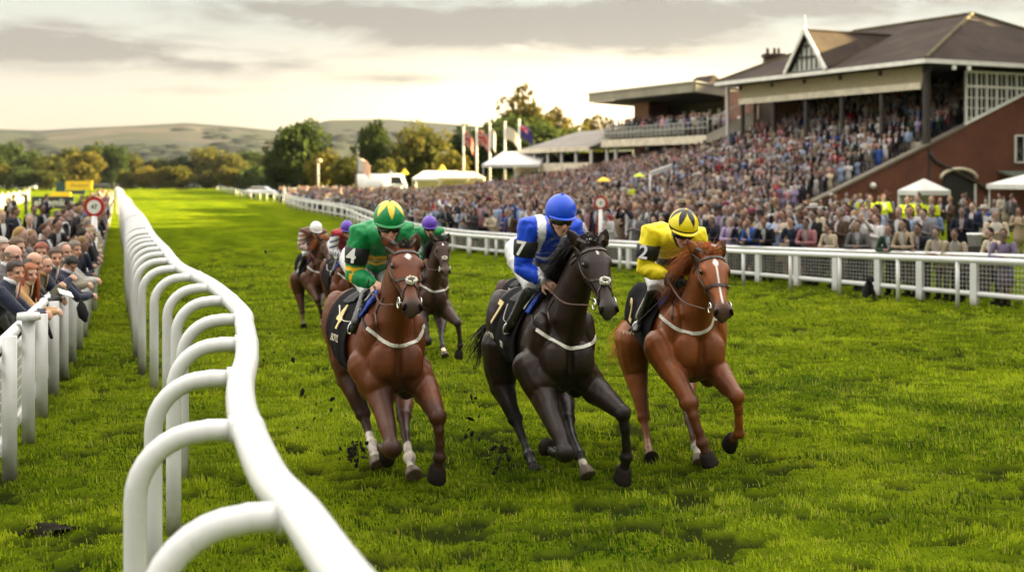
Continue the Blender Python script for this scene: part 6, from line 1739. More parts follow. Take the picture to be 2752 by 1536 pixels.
def person_tpl(kind, arms, lod):
    """vertices, faces and colour slots of one racegoer, facing +x; slots: 0 skin 1 hair 2 top 3 legs 4 shirt 5 shoe 6 hat"""
    v, f, c = [], [], []
    def put(mb, slot):
        o = len(v); v.extend(mb.v); f.extend(tuple(i+o for i in q) for q in mb.f); c.extend([slot]*len(mb.v))
    n1, n2, n3 = ((12, 14, 10), (7, 8, 6))[lod]
    n = n1
    lean = .28 if arms == 'lean' else 0.
    hx = lean
    if kind == 'woman':
        m = MB(); m.tube([(-.02, 0, .45), (-.02, 0, .75), (lean*.2, 0, .98), (lean*.4, 0, 1.12), (lean*.7, 0, 1.30), (lean*.9, 0, 1.42)], [(.20, .17), (.19, .15), (.17, .13), (.135, .105), (.175, .12), (.08, .07)], n, up=(1, 0, .01)); put(m, 2)
        for s in (1, -1):
            m = MB(); m.tube([(0, s*.08, .5), (0, s*.075, .07)], [.055, .038], max(5, n//2)); put(m, 0)
            m = MB(); m.tube([(-.05, s*.08, .04), (.12, s*.085, .03)], [.04, .03], 6); put(m, 5)
    else:
        for s in (1, -1):
            m = MB(); m.tube([(-.02, s*.09, .92), (0, s*.10, .48), (-.01, s*.105, .06)], [.105, .078, .07], max(5, n*2//3)); put(m, 3)
            m = MB(); m.tube([(-.08, s*.105, .04), (.16, s*.12, .035)], [.05, .04], 6); put(m, 5)
        m = MB(); m.tube([(-.01, 0, .78), (0, 0, .95), (lean*.35, 0, 1.10), (lean*.7, 0, 1.32), (lean*.92, 0, 1.45)], [(.185, .135), (.175, .13), (.175, .125), (.205, .13), (.085, .075)], n, up=(1, 0, .01)); put(m, 2)
        m = MB(); m.add([(lean*.9+.075, .05, 1.45), (lean*.9+.075, -.05, 1.45), (lean*.7+.138, -.055, 1.34), (lean*.7+.138, .055, 1.34), (lean*.42+.137, -.012, 1.10), (lean*.42+.137, .012, 1.10)], [(0, 1, 2, 3), (3, 2, 4, 5)]); put(m, 4)
    for s in (1, -1):
        S = Vector((lean*.8, s*.20, 1.385))
        if arms == 'side': E, Wr = S+Vector((-.03, s*.05, -.28)), S+Vector((.05, s*.05, -.52))
        elif arms == 'fold': E, Wr = S+Vector((.06, s*.07, -.27)), S+Vector((.24, -s*.14, -.20))
        elif arms == 'up': E, Wr = S+Vector((.20, s*.08, -.10)), S+Vector((.30, -s*.08, .14))
        elif arms == 'cheer': E, Wr = S+Vector((.12, s*.14, .10)), S+Vector((.14, s*.10, .38))
        else: E, Wr = S+Vector((.06, s*.09, -.27)), S+Vector((.22, -s*.12, -.27))
        m = MB(); m.tube([S, S.lerp(E, .5), E, Wr], [.075, .062, .055, .042], max(5, n*2//3), round_caps=not lod); put(m, 2)
        m = MB(); m.ell(Wr+(Wr-E).normalized()*.06, (.055, .035, .045), None, 6, 4); put(m, 0)
    H = Vector((hx+.02, 0, 1.63))
    m = MB(); m.tube([(lean*.85, 0, 1.40), (hx, 0, 1.55)], .055, 7); put(m, 0)
    m = MB(); m.ell(H, (.098, .076, .118), None, n2, n3)
    if not lod:
        m.ell(H+Vector((.03, 0, -.07)), (.062, .052, .06), None, 10, 7); m.ell(H+Vector((.10, 0, -.02)), (.022, .014, .026), None, 6, 5)
        for s in (1, -1): m.ell(H+Vector((-.01, s*.078, -.01)), (.02, .01, .032), None, 6, 4)
    put(m, 0)
    if not lod:
        for s in (1, -1):
            m = MB(); m.ell(H+Vector((.087, s*.032, .012)), (.010, .016, .007), None, 6, 4); put(m, 5)
        m = MB(); m.ell(H+Vector((.088, 0, -.068)), (.008, .022, .006), None, 6, 4); put(m, 4 if False else 7)
    m = MB(); hv = []
    k = 1.1
    m.ell(H+Vector((-.018, 0, .024)), (.102, .086, .112), None, n2, n3)
    m.v = [(min(x, H.x+.060-.9*max(0, H.z+.07-z)), y, max(z, H.z-.03 if x > H.x-.03 else H.z-.08)) for x, y, z in m.v]; put(m, 1)
    if kind == 'woman':
        m = MB(); m.tube([H+Vector((-.05, 0, .06)), H+Vector((-.085, 0, -.08)), H+Vector((-.08, 0, -.24))], [(.08, .06), (.098, .06), (.05, .03)], 8); put(m, 1)
    if kind == 'hat':
        m = MB(); m.tube([H+Vector((0, 0, .05)), H+Vector((0, 0, .062))], [.19, .18], 14); m.tube([H+Vector((0, 0, .06)), H+Vector((0, 0, .15))], [.11, .095], 12); put(m, 6)
    return np.array([tuple(p) for p in v], np.float32), f, np.array(c)
TPL = {(k, a, l): person_tpl(k, a, l) for l in (0, 1) for k, a in (('man', 'side'), ('man', 'fold'), ('man', 'lean'), ('man', 'up'), ('man', 'cheer'), ('woman', 'side'), ('woman', 'fold'), ('woman', 'lean'), ('woman', 'cheer'), ('hat', 'fold'), ('hat', 'lean'))}
crng = random.Random(11)
class Fan:
    pass
def make_fan(p, yaw, arms=None, top=None, kind=None, hgt=None):
    f = Fan(); f.p = Vector(p); f.yaw = yaw
    f.kind = kind or crng.choices(['man', 'woman', 'hat'], [62, 32, 6])[0]
    a = arms or crng.choices(['side', 'fold', 'up', 'cheer'], [40, 45, 9, 6])[0]
    if (f.kind, a, 0) not in TPL: a = 'fold'
    f.arms = a
    f.top = top or crng.choice(TOPS)
    if f.kind == 'woman' and not top and f.top in ('navy', 'charcoal', 'black') and crng.random() < .6: f.top = crng.choice(['pink', 'cream', 'white', 'lilac', 'beige', 'red', 'blue', 'pale blue'])
    f.hair = crng.choice(HL); f.skin = crng.choices(SKINS, [30, 30, 25, 10, 5])[0]
    f.h = hgt or crng.gauss(1.0 if f.kind != 'woman' else .95, .035); return f
def fan_geo(f, lod):
    V, F, S = TPL[(f.kind, f.arms, lod)]
    c, s = math.cos(f.yaw), math.sin(f.yaw); P = V*f.h
    P = np.stack([P[:, 0]*c-P[:, 1]*s, P[:, 0]*s+P[:, 1]*c, P[:, 2]], 1)
    tc = PALS.get(f.top, None) or srgb(222, 235, 20)
    sl = {0: f.skin, 1: HAIRS[f.hair], 2: tc, 3: crng.choice([tc if f.top in ('navy', 'black', 'charcoal', 'grey') else (.02, .02, .025), (.03, .03, .05), (.16, .13, .10)]), 4: crng.choice([(.70, .70, .70), (.66, .68, .74), (.70, .6, .6)]), 5: (.012, .01, .01), 6: crng.choice([(.6, .5, .36), (.05, .05, .06), (.7, .66, .6), (.5, .1, .2)]), 7: (f.skin[0]*.6, f.skin[1]*.35, f.skin[2]*.35)}
    col = np.array([sl[k] for k in range(8)], np.float32)[S]*crng.uniform(.28, .74)*(1. if f.top != 'hivis' else 1.9)
    return P, F, col
PEOPLE = attr_mat('crowd_cloth', .75, .25, .10, 9., attr='col')
fans = []          # (fan, zone)
def face_track(x, y): return math.atan2(-.75+crng.gauss(0, .22), -.62+crng.gauss(0, .25))
# right: along the fence
rp = poly(RR[:11], 400); acc = 0; nxt = .2
for a, b in zip(rp, rp[1:]):
    acc += Vector((b.x-a.x, b.y-a.y, 0)).length
    d = Vector((b.x-a.x, b.y-a.y, 0)).normalized(); n = Vector((d.y, -d.x, 0)); n = n if n.x > 0 else -n
    while acc >= nxt:
        nxt += crng.uniform(.42, .78) if b.y < 70 else crng.uniform(.5, 1.)
        px_ = 1288+b.x/b.y*3300
        if b.y > 150: break
        for row in range(6 if px_ < 1950 else 1):
            if row and crng.random() < .12: continue
            if not row and crng.random() < (.10 if px_ < 1950 else .20): continue
            off = 1.22+row*.72+crng.uniform(-.12, .12)
            q = b+n*off+d*crng.uniform(-.25, .25)
            fans.append((make_fan((q.x, q.y, 0), face_track(0, 0), 'lean' if row == 0 and crng.random() < .88 else None, hgt=crng.gauss(.86, .03) if row == 0 else None), 'fence' if row < 2 else 'front'))
# lawn and flat ground behind
for gx in np.arange(-30, 32, 1.0):
    for gy in np.arange(28, 150, 1.0):
        x, y = gx+crng.uniform(-.4, .4), gy+crng.uniform(-.4, .4)
        # distance behind the rail
        best = min(rp, key=lambda q: (q.x-x)**2+(q.y-y)**2); dd = Vector((x-best.x, y-best.y, 0))
        if dd.x*.6+dd.y*.8 < 0 or dd.length < 5.2: continue
        t = (Vector((x, y, 0))-B0).dot(UD); s = (Vector((x, y, 0))-B0).dot(NB)
        px_ = 1288+x/y*3300
        if s > -11.2 and t < .6: continue
        if t > .4 and s > -1.5: continue
        if px_ > 2700 or px_ < 690 or (px_ < 820 and crng.random() < .5): continue
        dens = .82 if px_ < 1900 else (.13 if y > 52 else .12)
        if 2130 < px_ < 2420 and 70 < y < 80: dens = .05
        if y > 62 and px_ < 1850: dens *= .75
        if crng.random() < dens: fans.append((make_fan((x, y, 0), face_track(x, y)+(crng.gauss(0, .6) if px_ > 1950 else 0)), 'lawn' if px_ > 1900 else 'ground'))
def g_t(t): return 1. if t > -19 else max(.12, 1-.70*(-19-t)/31)
def terr(t, s):
    return max(0., ter_z(s)*g_t(t))
for t in np.arange(-.9, -56, -.60):
    for s in np.arange(-10.4, 9.2, .60):
        if -.8 < s < .5: continue
        if t < -19.2 and s > 2.2: continue
        if crng.random() < (.16 if s < 0 else .22): continue
        q = W(t+crng.uniform(-.2, .2), s+crng.uniform(-.1, .1), 0); q.z = math.floor(terr(t, s)/.18)*.18 if t > -19 else terr(t, s)
        if 2.2 < s < 4.4 and -13 < t < -5 and crng.random() < .75: continue
        fans.append((make_fan(q, math.atan2(-.443, -.897)+crng.gauss(.25, .35)), 'terrace' if s < 0 else 'seats'))
for t in np.arange(-23.5, -38.5, -.55):
    for s in (.1, .8, 1.6):
        if crng.random() < .8: fans.append((make_fan(W(t+crng.uniform(-.2, .2), s, 5.9), math.atan2(-.443, -.897)+crng.gauss(.2, .4)), 'balcony'))
for x in np.arange(-41, -53.5, -.6):
    if crng.random() < .7: fans.append((make_fan(W(x, 0, 2.2), math.atan2(-.443, -.897)), 'pavilion'))
# left fence beyond the near group
for y in np.arange(17.6, 108, .42):
    for row in range(2):
        if crng.random() < (.08 if row == 0 else .80): continue
        yy = y+crng.uniform(-.18, .18); xx = fence_x(yy)-.30-row*.55+crng.uniform(-.1, .1)
        if y < 19.5 and row < 1: continue
        fans.append((make_fan((xx, yy, 0), fy-crng.uniform(.1, .9), 'lean' if row == 0 else crng.choice(['side', 'fold', 'fold', 'lean']), top=crng.choice(['navy', 'navy', 'black', 'black', 'charcoal', 'charcoal', 'grey', 'beige', 'white', 'pale blue', 'tan', 'burgundy', 'cream']), hgt=crng.gauss(.90 if row == 0 else .95, .03)), 'left'))
for k in range(12):
    y = crng.uniform(45, 100); x = fence_x(y)-crng.uniform(2.5, 3.5+.10*y)
    fans.append((make_fan((x, y, 0), crng.uniform(-2.5, .5), None, crng.choice(['navy', 'black', 'charcoal', 'white', 'brown', 'navy'])), 'infield'))
# stewards in high visibility jackets (overview pixels of the head)
HV = []
for x, y, Y_ in ((2190, 496, 50), (2222, 494, 51), (2283, 500, 47), (2305, 498, 52), (2343, 501, 47), (2152, 496, 53), (1588, 466, 74)):
    f = make_fan(((x-1288)/3300*Y_, Y_, 0), -1.9+crng.gauss(0, .3), 'fold', 'hivis', 'man'); f.h = (CAMH-(y-452)/3300*Y_)/1.65; HV.append((f, 'steward'))
    if f.h > 1.12: f.p.z = (f.h-1.05)*1.65; f.h = 1.05
for f, z in HV:
    f.p.z = terr((f.p-B0).dot(UD), (f.p-B0).dot(NB)) if 'x' == 'y' else f.p.z
for x, y, Y_, kind, top in ((2170, 520, 40, 'man', 'pale blue'), (2212, 545, 38, 'man', 'white'), (2287, 565, 36, 'woman', 'cream'), (2310, 572, 37, 'woman', 'white'), (2345, 575, 35, 'man', 'pale blue'), (2150, 500, 60, 'woman', 'pink'), (2145, 545, 48, 'man', 'blue'), (2120, 540, 47, 'man', 'navy'), (2420, 560, 34, 'man', 'navy'), (2505, 600, 31, 'man', 'cream'), (2480, 540, 42, 'woman', 'blue')):
    f = make_fan(((x-1288)/3300*Y_, Y_, 0), -2+crng.gauss(0, .5), 'fold', top, kind, 1.0); fans.append((f, 'lawn'))
for x, y, Y_, top in ((38, 560, 34, 'navy'), (28, 562, 35, 'charcoal'), (85, 560, 36, 'black'), (105, 560, 38, 'brown'), (75, 620, 27, 'navy'), (170, 545, 45, 'navy'), (205, 540, 60, 'black'), (5, 580, 30, 'black'), (145, 590, 30, 'navy'), (160, 590, 31, 'white')):
    f = make_fan(((x-1288)/3300*Y_, Y_, 0), crng.uniform(-1.5, .3), 'side', top, 'man', 1.0); fans.append((f, 'infield'))
def px_size(f): return f.h/f.p.y if -.42 < f.p.x/f.p.y < .43 else 0
fans = [a for a in fans if px_size(a[0]) > 0]
fans.sort(key=lambda a: -px_size(a[0]))
WHERE = {'fence': 'by the right hand fence', 'front': 'behind the front row at right', 'lawn': 'on the right hand lawn', 'ground': 'in the crowd below the stands', 'terrace': 'on the terrace steps', 'left': 'along the left fence', 'infield': 'inside the left fence', 'seats': 'under the stand roof', 'balcony': 'on the balcony', 'pavilion': 'at the pavilion', 'steward': ''}
NEARN = 288-len(SP)
def fan_label(f, z):
    what = {'man': ' haired man', 'woman': ' haired woman', 'hat': ' hatted person'}[f.kind]; wear = {'man': 'jacket', 'woman': 'dress', 'hat': 'coat'}[f.kind]
    act = {'side': 'arms down', 'fold': 'hands together', 'lean': 'leaning forward', 'up': 'hands raised', 'cheer': 'arms raised'}[f.arms]
    return '%s%s in %s %s, %s %s' % ('broad' if f.kind == 'hat' else f.hair, what, f.top, wear, act, WHERE[z])
ind = fans[:NEARN]; rest = fans[NEARN:]
for f, z in ind:
    V, F, C_ = fan_geo(f, 0)
    me = bpy.data.meshes.new('person'); me.from_pydata(V.tolist(), [], F); me.polygons.foreach_set('use_smooth', [True]*len(me.polygons)); set_col(me, C_)
    o = link('person', me, PEOPLE); o.location = f.p; tag(o, fan_label(f, z), 'person', 'racegoers '+WHERE[z])
for f, z in HV:
    V, F, C_ = fan_geo(f, 0); me = bpy.data.meshes.new('person'); me.from_pydata(V.tolist(), [], F); me.polygons.foreach_set('use_smooth', [True]*len(me.polygons)); set_col(me, C_)
    o = link('person', me, PEOPLE); o.location = f.p; tag(o, 'steward in bright yellow high visibility jacket near the brick end wall' if f.p.x > 10 else 'lone steward in bright yellow jacket in the crowd behind the yellow capped jockey', 'person', 'stewards in yellow jackets' if f.p.x > 10 else None)
def mass(name, label, lst):
    Vs, Fs, Cs, o = [], [], [], 0
    for f, z in lst:
        V, F, C_ = fan_geo(f, 1); Vs.append(V+np.array(f.p, np.float32)); Fs += [tuple(i+o for i in q) for q in F]; Cs.append(C_); o += len(V)
    me = bpy.data.meshes.new(name); me.from_pydata(np.concatenate(Vs).tolist(), [], Fs); me.polygons.foreach_set('use_smooth', [True]*len(me.polygons)); set_col(me, np.concatenate(Cs))
    ob = link(name, me, PEOPLE); tag(ob, label, 'crowd', kind='stuff')
mass('crowd', 'dense distant crowd of racegoers packing terraces, stands and far rails', rest)
# banked viewing ground left of the main stand
def banking():
    ts = np.linspace(-19.1, -58, 40); ss = np.linspace(-11, 2.4, 12); m = MB()
    vs = [W(t, s, terr(t, s)-.02) for t in ts for s in ss]; n = len(ss)
    m.add(vs, [(i*n+j, i*n+j+1, (i+1)*n+j+1, (i+1)*n+j) for i in range(len(ts)-1) for j in range(n-1)])
    tag(m.build('banking', CONC, None, False), kind='structure')
banking()
# ------------------------------------------------------------ signs, boards, flags, vehicles, clods
REDP = mat('red_sign_paint', srgb(165, 22, 28), .4, var=.08)
def course_sign(label, X, Y, zc, r, txt, h0=0.):
    t = thing('course_sign', label, 'sign', (X, Y, 0))
    MB().tube([(0, 0, h0), (0, 0, zc-r*.9)], .055, 10).build('post', WHITE, t)
    d = MB(); d.tube([(0, -.02, zc), (0, .02, zc)], r, 40, up=(0, 0, 1)); d.build('disc', REDP, t, False)
    f = MB(); f.tube([(0, -.026, zc), (0, -.018, zc)], r*.68, 36, up=(0, 0, 1)); f.build('face', mat('sign_face', (.72, .69, .62), .5), t, False)
    text_obj('sign_number', txt, r*.62, BLACKB, t, (0, -.03, zc), (1, 0, 0), (0, 0, 1), .002)
course_sign('round red and white course sign on white post above the left crowd', -7.80, 24.5, CAMH-68/3300*24.5, .19, '47')
course_sign('round red and white course sign on white post behind the blue jockey', 2.47, 36.6, CAMH-58/3300*36.6, .195, '8')

def board(name, label, x0, y0, x1, y1, Y, m, txt=None, tm=None, tsz=.5, legs=True):
    a, b = at(x0*1.0683, y1*1.0683, Y), at(x1*1.0683, y0*1.0683, Y)
    t = thing(name, label, 'hoarding', ((a.x+b.x)/2, Y, 0)); w, h = b.x-a.x, b.z-a.z; zc = (a.z+b.z)/2
    MB().box((0, 0, zc), (w, .12, h)).build('panel', m, t, False)
    for s in (-.42, .42):
        if a.z > .1: MB().box((s*w, .02, a.z/2), (.08, .08, a.z)).build('leg', DKM, t, False)
    if txt: text_obj('lettering', txt, tsz, tm, t, (w*.03, -.066, zc), (1, 0, 0), (0, 0, 1), .003, .01)
    return t
board('hoarding', 'dark hoarding with pale lettering behind the left crowd', 80, 494, 186, 525, 105, mat('navy_board', (.022, .028, .036), .5), 'el tomline', mat('pale_lettering', (.72, .72, .68), .5), .78)
board('hoarding', 'large bright yellow hoarding standing above the far left rail', 165, 455, 232, 477, 190, mat('yellow_board', srgb(245, 195, 40), .5), 'Ebusland', mat('brown_lettering', (.40, .22, .04), .6), .72)
board('hoarding', 'dark teal hoarding left of the large yellow one', 141, 457, 165, 482, 192, mat('teal_board', (.02, .06, .07), .5))
board('hoarding', 'low yellow banner between the dark hoardings', 128, 483, 178, 496, 150, mat('yellow_board', srgb(245, 195, 40), .5))
board('hoarding', 'slim dark blue banner below the large yellow hoarding', 168, 479, 214, 488, 170, mat('blue_board', (.03, .035, .09), .5))
# long white covered rail shape on the infield
def white_barrier():
    t = thing('running_rail', 'sheeted white rail curving across the infield at the far left', 'rail')
    pts = [at(x*1.0683, y*1.0683, Y) for x, y, Y in ((-60, 522, 96), (0, 514, 105), (40, 506, 122), (74, 496, 150))]
    m = MB(); rings = []
    for p in smooth_line(pts, 16): rings.append([Vector((p.x, p.y, .15)), Vector((p.x, p.y+.1, .15)), Vector((p.x, p.y+.1, 1.25)), Vector((p.x, p.y, 1.25))])
    m.loft(rings); m.build('sheeting', mat('white_sheet', (.16, .155, .14), .8), t, False)
    for p in smooth_line(pts, 8): MB().tube([(p.x, p.y-.05, 0), (p.x, p.y-.05, 1.4)], .06, 6).build('post', WHITE, t)
white_barrier()

def flag_mesh(w, h, hang, col, seed=0, pattern=None):
    mb = MB(); nx, nz = 22, 14; r = random.Random(seed); ph = r.uniform(0, 6)
    for i in range(nx+1):
        for j in range(nz+1):
            u, v = i/nx, j/nz
            x = w*u*(1-.25*hang*u); z = -h*v-hang*w*u*u*.75; y = .16*math.sin(u*6+ph+v)*u
            c = col
            if pattern == 'cross':
                c = col
                d1, d2 = abs(u-.5), abs(v-.5)
                if d1 < .14 or d2 < .2: c = (.36, .33, .31)
                if d1 < .08 or d2 < .11: c = srgb(140, 30, 34)
                if abs(u-v) < .07 or abs(u-(1-v)) < .07: c = srgb(150, 78, 74)
            elif pattern == 'ensign':
                if u < .5 and v < .5:
                    c = (.5, .45, .47) if (abs(u-.25) < .06 or abs(v-.25) < .08 or abs(u-v) < .05) else srgb(60, 50, 110)
                if abs(u-.25) < .03 or abs(v-.25) < .04 and u < .5: c = srgb(180, 50, 60) if u < .5 and v < .5 else c
            elif pattern == 'cloth':
                if u > .35: c = srgb(240, 195, 165)
            mb.add([(x, y, z)], [], c)
    for i in range(nx):
        for j in range(nz): mb.f.append((i*(nz+1)+j, (i+1)*(nz+1)+j, (i+1)*(nz+1)+j+1, i*(nz+1)+j+1)); mb.m.append(0)
    return mb
FLG = attr_mat('flag_cloth', .8, .2, .08, 6.)
def flagpole(label, x, top, bot, Y, w, h, hang, col, pat, seed, pm=None, r=.12):
    X = (x-1288)/3300*Y; zt = CAMH+(452-top)/3300*Y
    t = thing('flagpole', label, 'flagpole', (X, Y, 0))
    p = MB(); p.tube([(0, 0, 0), (0, 0, zt)], [r, r*.75], 10); p.ell((0, 0, zt+.08), .14, None, 8, 6); p.build('pole', pm or mat('pole_paint', (.52, .50, .45), .5), t)
    f = flag_mesh(w, h, hang, col, seed, pat).build('flag', FLG, t, True, True); f.location = (r, 0, zt-.35)
    md = f.modifiers.new('t', 'SOLIDIFY'); md.thickness = .01
FR_ = srgb(150, 100, 92)
flagpole('leftmost of the five flagpoles, red and white flag drooping', 1166, 322, 437, 136, 1.25, 1.5, 1.2, FR_, 'cross', 1)
flagpole('second flagpole from the left, larger red and white flag', 1199, 318, 437, 135, 1.6, 1.5, .95, FR_, 'cross', 2)
flagpole('third flagpole, plain white flag hanging straight down', 1232, 314, 437, 134, .7, 2.0, 1.4, (.36, .34, .30), None, 3)
flagpole('fourth flagpole, plain white flag flying wide', 1270, 310, 437, 133, 1.75, 1.3, .95, (.38, .36, .31), None, 4)
flagpole('rightmost flagpole, dark blue flag with red cross in the corner', 1306, 305, 437, 132, 1.7, 1.4, .95, srgb(38, 34, 82), 'ensign', 5)
flagpole('short dark pole with white and peach flag above the far crowd', 898, 388, 455, 118, 1.35, 1.25, .7, (.66, .62, .58), 'cloth', 6, DKM, .09)
def lamp_post():
    Y = 128; X = (800-1288)/3300*Y; zt = CAMH+(452-408)/3300*Y
    t = thing('lamp_post', 'grey lamp post with small tan lantern among the far crowd', 'lamp post', (X, Y, 0))
    MB().tube([(0, 0, 0), (0, 0, zt)], [.13, .09], 8).build('post', mat('grey_post', (.30, .29, .26), .6), t)
    MB().ell((.12, 0, zt+.15), (.28, .22, .2), None, 10, 6).build('lantern', mat('tan_lantern', (.45, .33, .18), .5), t)
lamp_post()

def car(label, x, ybot, Y, L, H, col, van=False, rz=0.):
    X = (x-1288)/3300*Y
    t = thing('parked_van' if van else 'parked_car', label, 'van' if van else 'car', (X, Y, 0), rz)
    W_ = 1.8 if not van else 2.1
    prof = [(-.5, .28), (-.5, .62), (-.47, .68), (-.36, .72), (-.22, 1.), (.18, 1.), (.34, .72), (.48, .62), (.5, .45), (.5, .28)] if not van else [(-.5, .2), (-.5, .98), (-.47, 1.), (.40, 1.), (.44, .95), (.5, .55), (.5, .2)]
    b = MB(); b.loft([[Vector((px*L, y*W_/2*(1-.12*max(0, pz-.65)/.35), pz*H)) for px, pz in prof] for y in (-1, -.9, .9, 1)]); b.build('body', mat('car_paint_%s' % label[:6], col, .25, .6, var=.03, coat=.5), t)
    g = MB()
    for y in (-1, 1):
        g = MB(); q = [(-.33, .73), (-.22, .96), (.17, .96), (.31, .73)] if not van else [(.2, .6), (.2, .9), (.40, .9), (.45, .6)]
        slab(g, [Vector((px*L, y*(W_/2*.955+.01), pz*H)) for px, pz in q], (0, y, 0), .01); g.build('window', GLASS, t, False)
    for px in (-.32, .32):
        for y in (-1, 1):
            w = MB(); w.tube([(px*L, y*W_*.40, .33), (px*L, y*W_*.51, .33)], .33, 18); wo = w.build('wheel', mat('tyre', (.012, .012, .012), .8), t, False)
            MB().tube([(px*L, y*W_*.505, .33), (px*L, y*W_*.525, .33)], .19, 12).build('rim', MATS['steel'], wo, False)
car('white car parked beyond the left hand rail', 66, 478, 300, 4.4, 1.7, (.68, .68, .66))
car('white long trailer van parked behind the far crowd', 960, 470, 143, 5.4, 3.1, (.74, .73, .70), True)
car('pale silver car left of the lamp post', 735, 478, 150, 4.2, 1.5, (.55, .55, .54), rz=.2)
car('white car parked near the far rail corner', 655, 485, 185, 4.2, 1.5, (.66, .65, .63), rz=-.1)
car('grey blue car under the lone flag', 905, 465, 132, 4.3, 1.6, (.35, .38, .42), rz=.1)
car('silver car between the lamp post and the lone flag', 770, 470, 156, 4.2, 1.5, (.5, .5, .49), rz=-.2)
def umbrella(label, x, y, Y, col, r=.9, hh=1.3):
    p = at(x*1.0683, y*1.0683, Y); t = thing('parasol', label, 'umbrella', (p.x, Y, 0))
    m = MB(); m.loft([[Vector((rr*math.cos(2*math.pi*k/12), rr*math.sin(2*math.pi*k/12), p.z+z)) for k in range(12)] for rr, z in ((r, 0), (r*.75, .3*r), (r*.4, .7*hh*r), (.02, hh*r))]); m.build('canopy', mat('para_%s' % label[:9], col, .6), t, False)
    MB().tube([(0, 0, 0), (0, 0, p.z+.1)], .03, 6).build('pole', DKM, t)
umbrella('bright yellow parasol over the far white trailer', 1018, 438, 131, srgb(235, 195, 25), .45)
umbrella('bright yellow parasol above the white stall tents', 1112, 428, 131, srgb(235, 195, 25), .42)
umbrella('round lime umbrella in the crowd below the balcony stand', 1608, 444, 72, srgb(190, 210, 30), .32, .6)
umbrella('yellow umbrella in the crowd above the blue jockey', 1519, 456, 64, srgb(235, 200, 20), .34, .6)
umbrella('small white parasol left of the yellow trailer parasol', 984, 440, 132, (.5, .5, .47), .34)
# white posts and barriers in the crowd
def barrier(label, pts, h):
    t = thing('crowd_barrier', label, 'barrier')
    P = [Vector(p) for p in pts]
    MB().bar(P[0]+Vector((0, 0, h)), P[-1]+Vector((0, 0, h)), .10, .16).build('top_rail', WHITE, t, False)
    n = max(2, int((P[-1]-P[0]).length/1.1)+1)
    for i in range(n):
        q = P[0].lerp(P[-1], i/(n-1)); MB().box(q+Vector((0, 0, h/2-.04)), (.1, .1, h-.08)).build('post', WHITE, t, False)
barrier('white barrier rail among the crowd above the chestnut horse', [(9.9, 50.5, 0), (11.7, 51.5, 0)], 1.05)
barrier('white barrier rail in the crowd left of the two waiting women', [(10.7, 43.6, 0), (12.4, 44.2, 0)], 1.08)
barrier('short white barrier on the lawn right of centre', [(10.6, 39.6, 0), (11.9, 39.8, 0)], 1.02)
for k, (x, yb, Y, h) in enumerate(((1107, 0, 52, 1.65), (1243, 0, 53, 1.5))):
    tag(MB().tube([((x-1288)/3300*Y, Y, 0), ((x-1288)/3300*Y, Y, h)], .075, 10).build('white_post', WHITE), ('slim white post in the crowd above the purple capped rider', 'slim white post in the crowd left of the blue jockey')[k], 'post')
# handrail on the lower terrace
def handrail():
    t = thing('handrail', 'sloping pale handrail running up the terrace below the balcony', 'handrail')
    a, b = at(1635*1.0683, 438*1.0683, 88), at(1690*1.0683, 418*1.0683, 92)
    MB().bar(a, b, .12, .3).build('rail', mat('pale_rail', (.55, .55, .52), .5), t, False)
    for q in (a, b): MB().tube([Vector((q.x, q.y, 0)), q], .06, 6).build('post', MATS['pale_rail'], t)
handrail()
# flying turf
CLOD = mat('wet_earth', (.020, .014, .008), .85, .3, var=.5, scale=30, bmp=.6, bscale=60)
clod_meshes = []
for s in range(6):
    r = random.Random(s); mb = MB(); mb.ell((0, 0, 0), (1, r.uniform(.6, .9), r.uniform(.4, .7)), None, 9, 6)
    mb.v = [tuple(c*(1+r.uniform(-.35, .35)) for c in v) for v in mb.v]
    for k in range(3): mb.ell((r.uniform(-1, 1), r.uniform(-.8, .8), r.uniform(-.6, .6)), r.uniform(.2, .45), None, 6, 4)
    me = mb.mesh('clod', False); me.materials.append(CLOD); clod_meshes.append(me)
def clod(u, v, Y, r, label, group):
    o = bpy.data.objects.new('turf_clod', rnd.choice(clod_meshes)); COL.objects.link(o)
    p = at(u*1.0683, v*1.0683, Y); o.location = p; o.scale = (r*rnd.uniform(.8, 1.5), r, r*rnd.uniform(.6, 1.)); o.rotation_euler = [rnd.uniform(0, 6) for _ in range(3)]
    tag(o, label, 'clod', group)
for u, v, r in ((737, 905, .026), (663, 905, .014), (690, 885, .01), (716, 872, .01), (706, 858, .009), (680, 838, .012), (788, 892, .014), (668, 633, .014), (760, 985, .03), (795, 1015, .012), (835, 1003, .022), (833, 1030, .02), (748, 1075, .012), (870, 1045, .012), (790, 1052, .014), (642, 730, .009), (1132, 560, .012), (812, 965, .012)):
    clod(u, v, 11.6, r, 'small dark clod flying in the air left of the bay horse number 4', 'clods flying left of number 4')
for i in range(40): clod(884+rnd.gauss(0, 17), 1140+rnd.gauss(0, 15), 10.7+rnd.random()*.25, rnd.choice([.004, .006, .008, .011, .016, .022])*rnd.uniform(.8, 1.2), 'dark clod in the earth burst at the hooves of number 4', 'burst of earth behind number 4')
for i in range(44): clod(1258+rnd.gauss(0, 15), 1148+rnd.gauss(0, 19), 10.7+rnd.random()*.25, rnd.choice([.004, .006, .008, .011, .016, .022])*rnd.uniform(.8, 1.2), 'dark clod in the soil burst at the hooves of number 7', 'burst of earth behind number 7')
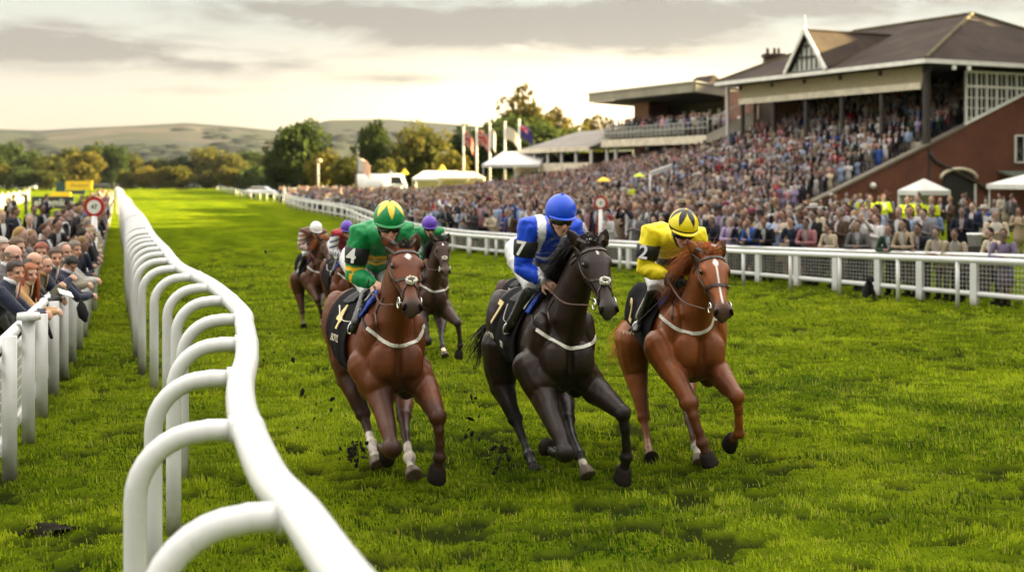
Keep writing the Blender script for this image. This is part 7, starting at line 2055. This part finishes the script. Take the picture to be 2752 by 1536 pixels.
for u, v, r in ((1183, 1052, .028), (1205, 1047, .016), (1187, 1090, .024), (1172, 1097, .022), (1160, 1108, .014), (1205, 1105, .012), (1220, 1118, .014), (1190, 1012, .014), (1197, 1000, .016), (1214, 987, .012), (1186, 998, .02), (1205, 1022, .012), (1215, 1090, .012), (1170, 985, .012), (1178, 1080, .012), (1228, 1060, .009)):
    clod(u, v, 11.3, r, 'dark clod kicked up in the gap between horses number 4 and number 7', 'clods flying between number 4 and number 7')
# things along the rail
def dog():
    p = on_ground(2335, 772); Y = 27.3; X = (2335-CX)/FPX*Y
    m = MB(); k_ = .62; m.ell((0, 0, .33), (.15, .20, .26)); m.ell((0, -.16, .62), (.11, .14, .11)); m.tube([(0, -.2, .6), (0, -.34, .56)], [.07, .045], 10, round_caps=True)
    m.tube([(0, -.06, .45), (0, -.14, .60)], [.12, .09], 10)
    for s in (-1, 1):
        m.tube([(s*.08, -.14, .40), (s*.085, -.2, .05), (s*.085, -.26, .03)], [.055, .04, .04], 8, round_caps=True)
        m.tube([(s*.12, .1, .22), (s*.16, -.04, .12), (s*.15, -.12, .04)], [.11, .07, .05], 8, round_caps=True); m.tube([(s*.08, -.14, .70), (s*.11, -.15, .60)], [.035, .03], 8, round_caps=True)
    m.tube([(0, .2, .12), (.1, .32, .05)], [.04, .02], 6, round_caps=True)
    m.v = [tuple(c*k_ for c in v) for v in m.v]
    for s in (-1, 1): m.tube([(s*.05, -.09, .44), (s*.075, -.10, .36)], [.02, .02], 6, round_caps=True)
    me = remesh(m, 'dog', .012, 2); o = link('dog', me, mat('black_fur', (.006, .006, .006), .8, .2)); o.location = (X, Y, 0); tag(o, 'black dog sitting behind the white fence on the right', 'dog')
dog()
def bucket(label, x, y0, Y, r, h):
    p = at(x*1.0683, y0*1.0683, Y); t = thing('bucket', label, 'bucket', (p.x, Y, 0))
    m = MB(); m.loft([[Vector((rr*math.cos(2*math.pi*k/20), rr*math.sin(2*math.pi*k/20), p.z+z)) for k in range(20)] for rr, z in ((r*.8, -h), (r, 0), (r*1.06, .0), (r*1.06, .05), (r*.9, .05), (r*.88, -.1))]); m.build('tub', mat('white_plastic', (.72, .72, .70), .4), t)
    MB().box((0, 0, (p.z-h)/2), (.5, .5, p.z-h)).build('table', DKM, t, False)
bucket('white ice bucket on a dark stand behind the fence at the right', 2452, 592, 27.6, .155, .22)
# patch of bare black earth by the rail foot
def scar(label, u, v, a, b):
    p = on_ground(u*1.0683, v*1.0683); rg = random.Random(3); vs = []
    for k in range(40):
        t = 2*math.pi*k/40; s = 1+rg.uniform(-.25, .25); x, y = p.x+a*s*math.cos(t), p.y+b*s*math.sin(t)
        vs.append((x, y, float(turf_h(np.array([[x, y]]))[0])+.018))
    vs.append((p.x, p.y, float(turf_h(np.array([[p.x, p.y]]))[0])+.03))
    o = MB().add(vs, [(k, (k+1) % 40, 40) for k in range(40)]).build('bare_earth', mat('bare_earth', (.012, .010, .006), .95, .1, var=.5, scale=20, bmp=.8, bscale=40)); tag(o, label, 'earth patch', kind='structure')
scar('', 128, 1326, .21, .10)
